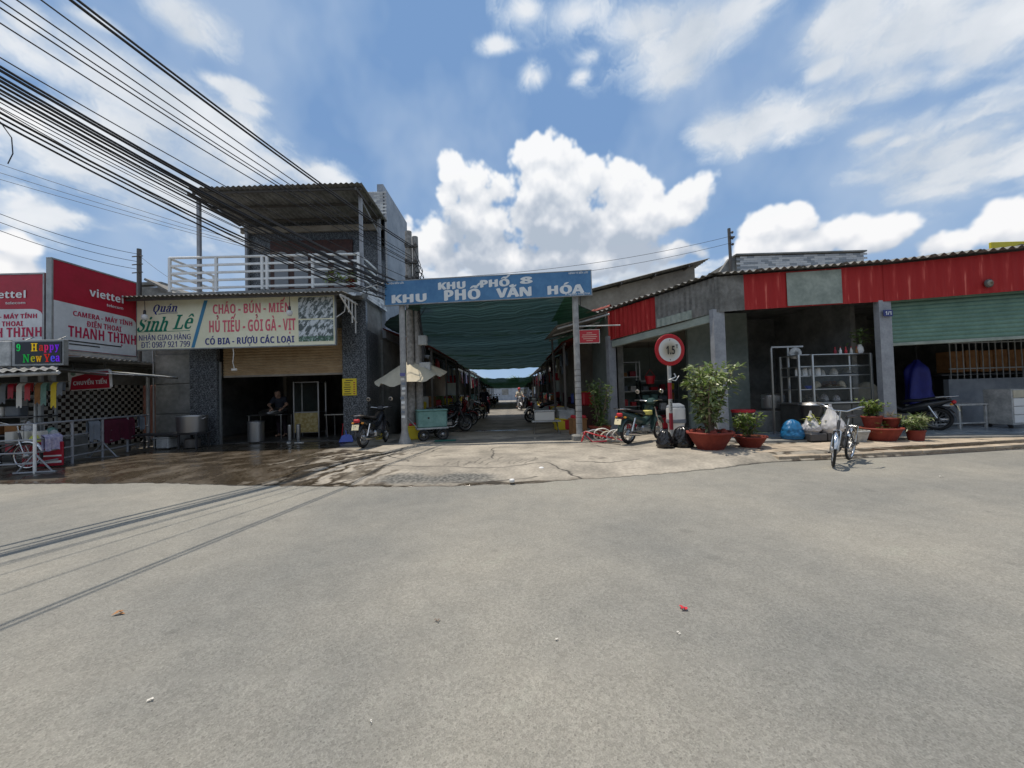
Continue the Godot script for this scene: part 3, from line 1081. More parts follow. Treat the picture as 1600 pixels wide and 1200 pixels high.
	# balcony railing
	var rail_m: Material = M.white_paint
	var rl := obj("railing", one_tube([Vector3(-10.41, 5.87, -11.7), Vector3(-4.6, 5.83, -11.7)], 0.04, 8), rail_m, t)
	for k in 4:
		obj("rail", one_box(Vector3(-7.505, 5.62 - k * 0.235, -11.7), Vector3(5.78, 0.07, 0.04), 0.008), rail_m, rl)
	for px in [-10.41, -8.98, -7.57, -7.42, -6.02, -4.61]:
		obj("baluster", one_box(Vector3(px, 5.35, -11.7), Vector3(0.075, 1.06, 0.075), 0.008), rail_m, rl)
	for sx in [-10.41, -4.61]:
		for k in 5:
			obj("rail", one_box(Vector3(sx, 5.85 - k * 0.235, -12.6), Vector3(0.04, 0.07, 1.7), 0.006), rail_m, rl)
		obj("baluster", one_box(Vector3(sx, 5.35, -13.42), Vector3(0.05, 1.06, 0.05), 0.008), rail_m, rl)

	# roof over the balcony
	var roof := MB.new()
	roof.corrugated(Vector3(-9.55, 7.80, -11.25), Vector3(5.25, 0, 0), Vector3(0, -0.1, -2.35), 0.16, 0.022, 6, 0.004)
	var rf := obj("balcony_roof", roof, M.fibre, t)
	for zz in [-11.45, -12.3, -13.2]:
		obj("purlin", one_box(Vector3(-6.93, 7.73 - (-11.3 - zz) * 0.042, zz), Vector3(5.1, 0.06, 0.05)), M.iron, rf)
	for xx in [-9.5, -4.5]:
		obj("rafter", one_box(Vector3(xx, 7.66, -12.4), Vector3(0.05, 0.09, 2.2)), M.iron, rf)
	obj("eave_beam", one_box(Vector3(-6.93, 7.42, -13.42), Vector3(4.95, 0.2, 0.1)), M.warm_plaster, rf)
	for q in [[-9.58, -11.8], [-4.55, -11.8], [-9.2, -13.4], [-4.5, -13.3]]:
		obj("post", one_box(Vector3(q[0], 6.2, q[1]), Vector3(0.1, 3.0, 0.1), 0.01), M.steel_grey, t)
	obj("brace", one_tube([Vector3(-4.52, 7.55, -11.85), Vector3(-4.5, 7.1, -13.3)], 0.022), M.steel_grey, t)

	# awning over the sign
	var aw := MB.new()
	aw.corrugated(Vector3(-11.15, 4.40, -10.55), Vector3(6.55, -0.03, 0), Vector3(0, 0.08, -0.95), 0.13, 0.018, 6, 0.004)
	var awn := obj("awning", aw, M.fibre, t)
	obj("purlin", one_box(Vector3(-7.9, 4.33, -10.7), Vector3(6.4, 0.05, 0.05)), M.iron, awn)
	obj("purlin", one_box(Vector3(-7.9, 4.38, -11.3), Vector3(6.4, 0.05, 0.05)), M.iron, awn)
	var tr := obj("bracket", one_box(Vector3(-4.72, 4.3, -11.25), Vector3(0.05, 0.05, 1.2)), M.white_paint, t)
	obj("chord", one_tube([Vector3(-4.72, 4.26, -10.68), Vector3(-4.72, 3.72, -11.75)], 0.026), M.white_paint, tr)
	for k in 4:
		var zz := -10.95 - k * 0.24
		obj("strut", one_box(Vector3(-4.72, 4.28 - 0.27 * (k + 1) * 0.5 + 0.13, zz), Vector3(0.03, 0.27 * (k + 0.6), 0.03)), M.white_paint, tr)
	obj("hanging_bracket", one_tube([Vector3(-5.0, 3.75, -11.0), Vector3(-4.85, 3.95, -11.2), Vector3(-4.8, 4.3, -11.2)], 0.014), M.white_paint, t)

	# signboard
	var sg := thing("signboard", "cream signboard advertising porridge and noodles above the beige shutter", "signboard", Vector3(-7.915, 3.7, -11.03))
	obj("board", one_box(Vector3(0, 0, 0), Vector3(5.77, 1.5, 0.07), 0.008), M.sign_cream, sg)
	var fm := MB.new()
	for s in [-1, 1]:
		fm.box(Vector3(0, 0.745 * s, 0.005), Vector3(5.79, 0.03, 0.085))
		fm.box(Vector3(2.885 * s, 0, 0.005), Vector3(0.03, 1.46, 0.085))
	obj("frame", fm, M.zinc, sg)
	var z := 0.04
	var bar := MB.new()
	bar.prism(PackedVector2Array([Vector2(-1.26, -0.71), Vector2(-1.17, -0.71), Vector2(-0.78, 0.64), Vector2(-0.88, 0.64)]), 0.008, Transform3D(Basis(), Vector3(0, 0, z)))
	obj("stripe", bar, M.ink_teal, sg)
	lettering(sg, "Quán", M.ink_blue, Vector3(-2.0, 0.42, z), 0.70, 0.30, Basis(), "serif_bold", 0.3)
	obj("underline", one_tube([Vector3(-2.2, 0.28, z), Vector3(-1.95, 0.31, z), Vector3(-1.65, 0.3, z)], 0.008), M.ink_blue, sg)
	lettering(sg, "Sinh", M.ink_green, Vector3(-2.33, 0.0, z), 0.86, 0.42, Basis(), "serif_bold", 0.35)
	lettering(sg, "Lê", M.ink_green, Vector3(-1.46, 0.05, z), 0.52, 0.44, Basis(), "serif_bold", 0.35)
	obj("underline", one_box(Vector3(-2.05, -0.22, z), Vector3(1.5, 0.012, 0.006)), M.ink_green, sg)
	lettering(sg, "NHẬN GIAO HÀNG", M.ink_blue, Vector3(-2.02, -0.37, z), 1.48, 0.2, Basis(), "sans")
	lettering(sg, "ĐT: 0987 921 799", M.ink_blue, Vector3(-2.0, -0.6, z), 1.4, 0.17, Basis(), "sans")
	for q in [["CHÁO - BÚN - MIẾN", 0.48, 0.42, 2.22, 0.36], ["HỦ TIẾU - GỎI GÀ - VỊT", 0.50, -0.07, 2.48, 0.44]]:
		lettering(sg, q[0], M.ink_pink, Vector3(q[1], q[2], z), q[3], q[4], Basis(), "sans_bold")
	lettering(sg, "CÓ BIA - RƯỢU CÁC LOẠI", M.ink_blue, Vector3(0.42, -0.52, z), 2.56, 0.25, Basis(), "sans_bold")
	for k in 2:
		obj("food_print", one_box(Vector3(2.33, 0.34 - k * 0.66, z), Vector3(1.0, 0.62, 0.01)), food_print(k), sg)

	# lamps hanging before the board
	for q in [[-10.28, 4.33], [-6.2, 4.33]]:
		var b := thing("hanging_lamp", "white bulb hanging on a cord before the cream signboard", "lamp", Vector3(q[0], q[1], -10.75), 0.0, "bulbs before the cream signboard")
		obj("cord", one_tube([Vector3.ZERO, Vector3(0.01, -0.3, 0)], 0.008), M.wire, b)
		obj("socket", one_lathe(V2([0.02, -0.28, 0.03, -0.3, 0.035, -0.38, 0.03, -0.4]), 10), M.black_plastic, b)
		obj("bulb", one_lathe(V2([0.03, -0.4, 0.075, -0.43, 0.08, -0.5, 0.05, -0.56, 0.0, -0.57]), 12), M.white, b)
	var pl := thing("hanging_socket", "plug socket on a white cord dangling below the signboard", "socket", Vector3(-8.0, 2.98, -11.02))
	obj("cord", one_tube([Vector3.ZERO, Vector3(0.02, -0.2, 0), Vector3(0.0, -0.45, 0.01), Vector3(0.03, -0.62, 0)], 0.012), M.off_white, pl)
	obj("socket", one_box(Vector3(0.03, -0.66, 0), Vector3(0.16, 0.07, 0.05), 0.015), M.off_white, pl)

	# creeper spilling through the railing
	var cr := thing("balcony_plant", "yellow-green creeper spilling through the white balcony railing", "plant", Vector3(-5.0, 5.1, -11.72))
	obj("pot", one_lathe(V2([0.12, -0.26, 0.17, 0.0, 0.16, 0.02]), 12, Vector3(0, 0.0, -0.3)), M.terracotta, cr)
	mb = MB.new()
	for k in 130:
		var p := Vector3(rng.randf_range(-0.62, 0.32), rng.randf_range(-0.12, 0.2), rng.randf_range(-0.2, 0.12))
		mb.leaf(p, Vector3(rng.randf_range(-1, 1), rng.randf_range(-0.7, 0.4), rng.randf_range(0, 1)).normalized(), Vector3.UP, 0.13, 0.07)
	obj("leaves", mb, flat(0.22, 0.30, 0.04, 0.5), cr)

	# yellow price list on the pilaster
	var pr := thing("price_list", "yellow price list fixed to the granite pilaster", "sign", Vector3(-4.99, 1.75, F + 0.115))
	obj("board", one_box(Vector3.ZERO, Vector3(0.44, 0.52, 0.02), 0.004), M.yellow, pr)
	for k in 7:      # printed lines, too small to read
		obj("print_line", one_box(Vector3(-0.06 if k else 0.0, 0.2 - k * 0.068, 0.012), Vector3(0.22 - 0.03 * (k % 3), 0.022, 0.004)), M.ink_black, pr)
		if k:
			obj("print_line", one_box(Vector3(0.15, 0.2 - k * 0.068, 0.012), Vector3(0.06, 0.024, 0.004)), M.ink_red, pr)
	house_inside(F)

func food_print(k: int) -> StandardMaterial3D:      # print of sliced meat and herbs on a plate
	var m := StandardMaterial3D.new()
	var n := FastNoiseLite.new()
	n.seed = 50 + k
	n.frequency = 0.035
	n.fractal_octaves = 4
	n.domain_warp_enabled = true
	n.domain_warp_amplitude = 40.0
	var im := Image.create_empty(192, 128, false, Image.FORMAT_RGB8)
	for j in 128:
		for i in 192:
			var a := n.get_noise_2d(i * 1.0 + j * 0.6, j * 0.5 - i * 0.25)
			var b := n.get_noise_2d(i * 3.0 + 300.0, j * 3.0)
			var c := Color(0.34, 0.38, 0.39).lerp(Color(0.82, 0.85, 0.87), smoothstep(-0.3, 0.15, a + b * 0.4))
			if b > 0.18 and a < 0.0:
				c = c.lerp(Color(0.16, 0.24, 0.2), 0.6)
			if k == 1 and j > 96 and b > -0.1:
				c = c.lerp(Color(0.14, 0.34, 0.2), 0.7)
			im.set_pixel(i, j, c)
	m.albedo_texture = ImageTexture.create_from_image(im)
	m.roughness = 0.5
	return m

func house_inside(F: float) -> void:
	# steel worktable, person bent over it, cabinet, pots and stools in the dark room
	var tb := thing("worktable", "low steel worktable just inside the eating house", "table", Vector3(-8.35, 0.12, F - 1.35))
	obj("top", one_box(Vector3(0, 0.8, 0), Vector3(1.2, 0.04, 0.7), 0.008), M.stainless, tb)
	for sx in [-1, 1]:
		for sz in [-1, 1]:
			obj("leg", one_tube([Vector3(0.54 * sx, 0, 0.3 * sz), Vector3(0.54 * sx, 0.79, 0.3 * sz)], 0.018), M.stainless, tb)
	var tray := thing("tray", "wide shallow tray tipped on the worktable", "tray", Vector3(-8.15, 0.99, F - 1.2))
	obj("dish", one_lathe(V2([0.0, 0.0, 0.36, 0.01, 0.44, 0.07, 0.42, 0.075, 0.35, 0.02, 0.0, 0.015]), 20, Vector3.ZERO, Basis(Vector3.RIGHT, 0.25)), M.stainless, tray)
	var cb := thing("glass_cabinet", "narrow glass cabinet with a poster on its lower half, inside the eating house", "cabinet", Vector3(-7.05, 0.12, F - 1.5))
	for sx in [-1, 1]:
		for sz in [-1, 1]:
			obj("post", one_box(Vector3(0.42 * sx, 0.95, 0.26 * sz), Vector3(0.04, 1.9, 0.04)), M.alloy, cb)
	for yy in [0.16, 0.85, 1.88]:
		obj("shelf", one_box(Vector3(0, yy, 0), Vector3(0.8, 0.03, 0.48)), M.alloy, cb)
	obj("poster", one_box(Vector3(0, 0.5, 0.285), Vector3(0.8, 0.66, 0.01)), rough_mat("plaster", Color(0.55, 0.45, 0.2), Color(0.8, 0.76, 0.6), 1.4, 0.6), cb)
	obj("pane", one_box(Vector3(0, 1.37, 0.27), Vector3(0.8, 0.98, 0.006)), M.glass, cb)
	var sp := thing("stock_pot", "tall aluminium stock pot on the wet floor of the doorway", "pot", Vector3(-8.05, 0.13, F - 0.15))
	obj("body", one_lathe(V2([0.21, 0.0, 0.225, 0.02, 0.225, 0.6, 0.24, 0.61, 0.2, 0.62]), 20), M.alloy, sp)
	obj("lid", one_lathe(V2([0.235, 0.62, 0.23, 0.64, 0.05, 0.67, 0.0, 0.67]), 20), M.alloy, sp)
	for k in 2:
		var st := thing("steel_canister", "narrow steel canister standing before the glass cabinet", "canister", Vector3(-7.2 + k * 0.28, 0.12, F - 0.5), 0.0, "canisters before the glass cabinet")
		obj("body", one_lathe(V2([0.06, 0.0, 0.065, 0.01, 0.065, 0.46, 0.05, 0.47]), 14), M.stainless, st)
		obj("lid", one_lathe(V2([0.068, 0.46, 0.066, 0.49, 0.0, 0.5]), 14), M.stainless, st)
	var tbl := thing("dining_table", "dark dining table deep inside the eating house", "table", Vector3(-5.9, 0.12, F - 1.6))
	obj("top", one_box(Vector3(0, 0.74, 0), Vector3(1.1, 0.04, 0.7), 0.008), M.stainless, tbl)
	for sx in [-1, 1]:
		for sz in [-1, 1]:
			obj("leg", one_tube([Vector3(0.48 * sx, 0, 0.28 * sz), Vector3(0.5 * sx, 0.73, 0.3 * sz)], 0.016), M.stainless, tbl)
	var stl := thing("red_stool", "red plastic stool beside the dining table", "stool", Vector3(-5.35, 0.12, F - 0.6))
	obj("seat", one_box(Vector3(0, 0.46, 0), Vector3(0.3, 0.03, 0.3), 0.012), M.red, stl)
	for sx in [-1, 1]:
		for sz in [-1, 1]:
			obj("leg", one_tube([Vector3(0.15 * sx, 0, 0.15 * sz), Vector3(0.12 * sx, 0.45, 0.12 * sz)], 0.018), M.red, stl)
	build_cook(Vector3(-8.25, 0.12, F - 1.85))
	# bench with the big pot before the left bay
	var bn := thing("stove_bench", "low blackened bench with a white box below, before the grey wall", "bench", Vector3(-9.85, GY, F + 0.75))
	obj("top", one_box(Vector3(-0.1, 0.42, 0), Vector3(2.0, 0.05, 0.55), 0.008), M.dark_steel, bn)
	for sx in [-1.05, -0.3, 0.35, 0.85]:
		for sz in [-1, 1]:
			obj("leg", one_box(Vector3(sx, 0.2, 0.22 * sz), Vector3(0.04, 0.4, 0.04)), M.dark_steel, bn)
	obj("burner", one_lathe(V2([0.2, 0.0, 0.2, 0.22, 0.14, 0.26, 0.0, 0.26]), 14, Vector3(0.55, 0.02, 0)), M.iron, bn)
	var wb := thing("white_box", "dirty white foam box below the stove bench", "box", Vector3(-10.0, GY + 0.02, F + 0.82))
	obj("body", one_box(Vector3(0, 0.15, 0), Vector3(0.42, 0.28, 0.34), 0.02), M.old_paint, wb)
	obj("lid", one_box(Vector3(0, 0.31, 0), Vector3(0.44, 0.05, 0.36), 0.015), M.old_paint, wb)
	var pot := thing("cooking_pot", "huge two-handled aluminium cooking pot on the stove bench", "pot", Vector3(-9.3, GY + 0.445, F + 0.75))
	obj("body", one_lathe(V2([0.31, 0.0, 0.35, 0.03, 0.37, 0.46, 0.40, 0.49, 0.36, 0.49, 0.34, 0.06, 0.0, 0.05]), 28), M.alloy, pot)
	for s in [-1, 1]:
		obj("handle", one_tube([Vector3(0.36 * s, 0.38, -0.09), Vector3(0.44 * s, 0.43, -0.07), Vector3(0.44 * s, 0.43, 0.07), Vector3(0.36 * s, 0.38, 0.09)], 0.014), M.alloy, pot)
	var dp := thing("dustpan", "blue plastic dustpan leaning at the foot of the pilaster", "dustpan", Vector3(-4.92, GY, F + 0.55), 0.2)
	var mb := MB.new()
	mb.prism(PackedVector2Array([Vector2(-0.2, 0), Vector2(0.2, 0), Vector2(0.14, 0.2), Vector2(0.05, 0.24), Vector2(-0.05, 0.24), Vector2(-0.14, 0.2)]), 0.03, Transform3D(Basis(Vector3.RIGHT, -0.5), Vector3(0, 0.02, 0.05)))
	obj("pan", mb, M.blue_plastic, dp)
	obj("handle", one_tube([Vector3(0, 0.2, -0.04), Vector3(-0.05, 0.36, -0.12)], [0.018, 0.014]), M.blue_plastic, dp)
	for k in 2:
		var sn := thing("sandal", "pale plastic sandal left at the doorway of the eating house", "sandal", Vector3(-6.75 + k * 0.32, GY + 0.005, F + 0.35), 0.6 + k, "sandals at the doorway")
		mb = MB.new()
		mb.prism(PackedVector2Array([Vector2(-0.045, -0.12), Vector2(0.045, -0.12), Vector2(0.055, 0.08), Vector2(0.02, 0.13), Vector2(-0.04, 0.1)]), 0.025, Transform3D(Basis(Vector3.RIGHT, PI / 2), Vector3(0, 0.0125, 0)))
		obj("sole", mb, M.off_white, sn)
		obj("strap", one_tube([Vector3(-0.045, 0.02, -0.02), Vector3(0, 0.065, -0.03), Vector3(0.05, 0.02, -0.02)], 0.012), M.grey_cloth, sn)

# one continuous body from joints with radii: distance field meshed as surface nets
func body_mesh(bones: Array, cell: float, k: float) -> MB:
	var lo := Vector3.INF
	var hi := -Vector3.INF
	for b in bones:
		for e in 2:
			var rr: float = b[2 + e]
			lo = lo.min(b[e] - Vector3.ONE * (rr + cell * 3))
			hi = hi.max(b[e] + Vector3.ONE * (rr + cell * 3))
	var nx := int((hi.x - lo.x) / cell) + 2
	var ny := int((hi.y - lo.y) / cell) + 2
	var nz := int((hi.z - lo.z) / cell) + 2
	var f := PackedFloat32Array()
	f.resize(nx * ny * nz)
	f.fill(1.0)
	for b in bones:
		var a: Vector3 = b[0]
		var c: Vector3 = b[1]
		var ra: float = b[2]
		var rc: float = b[3]
		var m := maxf(ra, rc) + k * 2.0 + cell * 2.0
		var bl := ((a.min(c) - Vector3.ONE * m - lo) / cell).floor()
		var bh := ((a.max(c) + Vector3.ONE * m - lo) / cell).ceil()
		var ac := c - a
		var l2 := maxf(ac.length_squared(), 1e-6)
		for z in range(maxi(0, int(bl.z)), mini(nz, int(bh.z) + 1)):
			for y in range(maxi(0, int(bl.y)), mini(ny, int(bh.y) + 1)):
				for x in range(maxi(0, int(bl.x)), mini(nx, int(bh.x) + 1)):
					var p := lo + Vector3(x, y, z) * cell
					var t := clampf((p - a).dot(ac) / l2, 0.0, 1.0)
					var d := (p - a - ac * t).length() - lerpf(ra, rc, t)
					var at := (z * ny + y) * nx + x
					var o := f[at]
					var h := maxf(k - absf(o - d), 0.0) / k
					f[at] = minf(o, d) - h * h * k * 0.25
	var mb := MB.new()
	var id := {}
	for z in nz - 1:
		for y in ny - 1:
			for x in nx - 1:
				var at := (z * ny + y) * nx + x
				var s := Vector3.ZERO
				var cnt := 0
				var v := [f[at], f[at + 1], f[at + nx], f[at + nx + 1], f[at + nx * ny], f[at + nx * ny + 1], f[at + nx * ny + nx], f[at + nx * ny + nx + 1]]
				var mn: float = v.min()
				if mn >= 0.0 or v.max() < 0.0:
					continue
				for e in [[0, 1], [2, 3], [4, 5], [6, 7], [0, 2], [1, 3], [4, 6], [5, 7], [0, 4], [1, 5], [2, 6], [3, 7]]:
					var va: float = v[e[0]]
					var vb: float = v[e[1]]
					if (va < 0.0) != (vb < 0.0):
						var t := va / (va - vb)
						var pa := Vector3(e[0] & 1, (e[0] >> 1) & 1, e[0] >> 2)
						var pb := Vector3(e[1] & 1, (e[1] >> 1) & 1, e[1] >> 2)
						s += pa.lerp(pb, t)
						cnt += 1
				id[at] = mb.v.size()
				mb.v.append(lo + (Vector3(x, y, z) + s / cnt) * cell)
				mb.n.append(Vector3(v[1] + v[3] + v[5] + v[7] - v[0] - v[2] - v[4] - v[6], v[2] + v[3] + v[6] + v[7] - v[0] - v[1] - v[4] - v[5], v[4] + v[5] + v[6] + v[7] - v[0] - v[1] - v[2] - v[3]).normalized())
				mb.uv.append(Vector2.ZERO)
	for at in id:
		for ax in 3:
			var st: int = [1, nx, nx * ny][ax]
			var p: int = [nx, nx * ny, 1][ax]
			var q: int = [nx * ny, 1, nx][ax]
			var i0: int = at
			if (f[i0] < 0.0) != (f[i0 + st] < 0.0) and id.has(i0 - p) and id.has(i0 - q) and id.has(i0 - p - q):
				var a: int = id[i0]
				var b: int = id[i0 - p]
				var c: int = id[i0 - p - q]
				var d: int = id[i0 - q]
				if f[i0] < 0.0:
					mb.ix.append_array([a, c, b, a, d, c])
				else:
					mb.ix.append_array([a, b, c, a, c, d])
	return mb

func build_cook(at: Vector3) -> void:
	var t := thing("person", "person in dark clothes bent over the worktable inside the eating house", "person", at, 0.0)
	var hip := Vector3(0, 0.92, 0)
	var chest := Vector3(0.06, 1.28, 0.22)
	var neck := Vector3(0.08, 1.42, 0.32)
	var head := Vector3(0.10, 1.50, 0.42)
	var bones := [[hip, chest, 0.15, 0.155], [chest, neck, 0.14, 0.055], [neck, head, 0.05, 0.055]]
	var hands := []
	for s in [-1, 1]:
		bones.append([hip + Vector3(0.08 * s, 0, 0), Vector3(0.10 * s, 0.5, 0.05), 0.09, 0.06])
		bones.append([Vector3(0.10 * s, 0.5, 0.05), Vector3(0.11 * s, 0.08, -0.03), 0.06, 0.04])
		bones.append([Vector3(0.11 * s, 0.06, -0.03), Vector3(0.13 * s, 0.035, 0.16), 0.04, 0.032])
		var sh := chest + Vector3(0.17 * s, 0.05, 0.02)
		var el := sh + Vector3(0.14 * s, -0.2, 0.1)
		var wr := Vector3(0.16 + 0.16 * s, 0.98, 0.56)
		bones.append([chest, sh, 0.1, 0.065])
		bones.append([sh, el, 0.055, 0.042])
		bones.append([el, wr, 0.042, 0.028])
		bones.append([wr, wr + Vector3(0, -0.02, 0.08), 0.03, 0.028])
		for fi in 4:
			var b0 := wr + Vector3((fi - 1.5) * 0.02, -0.02, 0.08)
			bones.append([b0, b0 + Vector3(0, -0.03, 0.06 - absf(fi - 1.5) * 0.008), 0.009, 0.008])
		bones.append([wr + Vector3(-0.02 * s, 0, 0.02), wr + Vector3(-0.06 * s, -0.02, 0.06), 0.011, 0.009])
	var hd := body_mesh([[head, head + Vector3(0.01, 0.05, 0.02), 0.085, 0.09], [head + Vector3(0, -0.06, 0.05), head + Vector3(0, -0.07, 0.06), 0.05, 0.045], [head + Vector3(0.005, -0.0, 0.10), head + Vector3(0.005, -0.03, 0.115), 0.014, 0.018], [head + Vector3(0.088, 0, 0), head + Vector3(0.09, -0.03, 0), 0.015, 0.012], [head + Vector3(-0.085, 0, 0), head + Vector3(-0.087, -0.03, 0), 0.015, 0.012]], 0.012, 0.02)
	obj("body", body_mesh(bones, 0.022, 0.05), M.skin, t)
	obj("head", hd, M.skin, t)
	obj("hair", body_mesh([[head + Vector3(0, 0.075, -0.03), head + Vector3(0, 0.09, 0.04), 0.085, 0.07], [head + Vector3(0, 0.03, -0.07), head + Vector3(0, 0.06, -0.04), 0.07, 0.07]], 0.014, 0.03), M.hair, t)
	for s in [-1, 1]:
		obj("eye", one_lathe(V2([0.0, -0.008, 0.008, 0.0, 0.0, 0.008]), 8, head + Vector3(0.033 * s, 0.02, 0.088)), M.hair, t)
	obj("mouth", one_box(head + Vector3(0, -0.065, 0.108), Vector3(0.045, 0.006, 0.006)), M.deep_red, t)
	var shirt := [[hip + Vector3(0, -0.04, 0), chest, 0.165, 0.17]]
	for s in [-1, 1]:
		var sh := chest + Vector3(0.17 * s, 0.05, 0.02)
		shirt.append([chest, sh, 0.115, 0.085])
		shirt.append([sh, sh + Vector3(0.08 * s, -0.11, 0.06), 0.078, 0.066])
	obj("shirt", body_mesh(shirt, 0.025, 0.05), flat(0.03, 0.035, 0.05, 0.9), t)
	var trou := []
	for s in [-1, 1]:
		trou.append([hip + Vector3(0.08 * s, 0, 0), Vector3(0.10 * s, 0.5, 0.05), 0.11, 0.078])
		trou.append([Vector3(0.10 * s, 0.5, 0.05), Vector3(0.11 * s, 0.14, -0.02), 0.078, 0.062])
	obj("trousers", body_mesh(trou, 0.028, 0.04), flat(0.045, 0.03, 0.04, 0.9), t)

# cloth hung over a rail from a to b, dropping on both sides
func hung_cloth(a: Vector3, b: Vector3, drop_front: float, drop_back: float, folds: float, depth: float) -> MB:
	var d := (b - a)
	var nn := d.normalized().cross(Vector3.UP)
	var rows := []
	for j in 13:
		var t := j / 12.0
		var row := []
		for i in 25:
			var f := i / 24.0
			var w := sin(f * TAU * folds) * depth + sin(f * TAU * folds * 2.3 + 1.0) * depth * 0.4
			var p := a + d * f
			if t < 0.5:
				var q := (0.5 - t) * 2.0
				row.append(p + nn * (0.03 + w * q) + Vector3.DOWN * drop_front * q * (1.0 + 0.05 * sin(f * 9.0)))
			else:
				var q := (t - 0.5) * 2.0
				row.append(p - nn * (0.03 - w * q) + Vector3.DOWN * drop_back * q * (1.0 + 0.06 * sin(f * 7.0 + 2.0)))
		rows.append(row)
	var mb := MB.new()
	mb.grid(rows)
	return mb

# red and white shop board, x to the reader's right, centre at the node
func carrier_board(t: Node3D, w: float, h: float) -> void:
	obj("board", one_box(Vector3.ZERO, Vector3(w, h, 0.10), 0.01), M.sign_red, t)
	var fm := MB.new()
	for s in [-1, 1]:
		fm.box(Vector3(0, h * 0.5 * s, 0), Vector3(w + 0.04, 0.035, 0.13))
		fm.box(Vector3(w * 0.5 * s, 0, 0), Vector3(0.035, h - 0.04, 0.13))
	obj("frame", fm, M.zinc, t)
	var poly := PackedVector2Array([Vector2(-w * 0.485, -h * 0.485), Vector2(w * 0.485, -h * 0.485), Vector2(w * 0.485, h * -0.06)])
	for k in 6:
		var a := PI * 0.5 * k / 5.0
		poly.append(Vector2(w * 0.485 - 0.25 + 0.25 * cos(a), h * -0.06 + 0.16 * sin(a)))
	poly.append(Vector2(-w * 0.485, h * 0.045))
	var mb := MB.new()
	mb.prism(poly, 0.012, Transform3D(Basis(), Vector3(0, 0, 0.052)))
	obj("white_field", mb, M.sign_white, t)
	var z := 0.062
	lettering(t, "viettel", M.ink_white, Vector3(w * 0.1, h * 0.23, z), w * 0.42, h * 0.10, Basis(), "sans_bold")
	lettering(t, "telecom", M.ink_white, Vector3(w * 0.2, h * 0.115, z), w * 0.21, h * 0.035, Basis(), "sans")
	lettering(t, "CAMERA - MÁY TÍNH", M.ink_red, Vector3(w * 0.07, -h * 0.055, z), w * 0.72, h * 0.075, Basis(), "sans_bold")
	lettering(t, "ĐIỆN THOẠI", M.ink_red, Vector3(w * 0.07, -h * 0.15, z), w * 0.42, h * 0.085, Basis(), "sans_bold")
	lettering(t, "THANH THỊNH", M.ink_red, Vector3(w * 0.07, -h * 0.275, z), w * 0.82, h * 0.125, Basis(), "sans_bold")
	for k in 2:
		obj("print_line", one_box(Vector3(-w * (0.03 + 0.13 * k), -h * (0.385 + 0.035 * k), z), Vector3(w * (0.62 - 0.28 * k), h * 0.014, 0.006)), M.ink_black, t)
		obj("print_mark", one_box(Vector3(-w * 0.40, -h * (0.385 + 0.035 * k), z), Vector3(0.05, h * 0.018, 0.006)), M.ink_black, t)

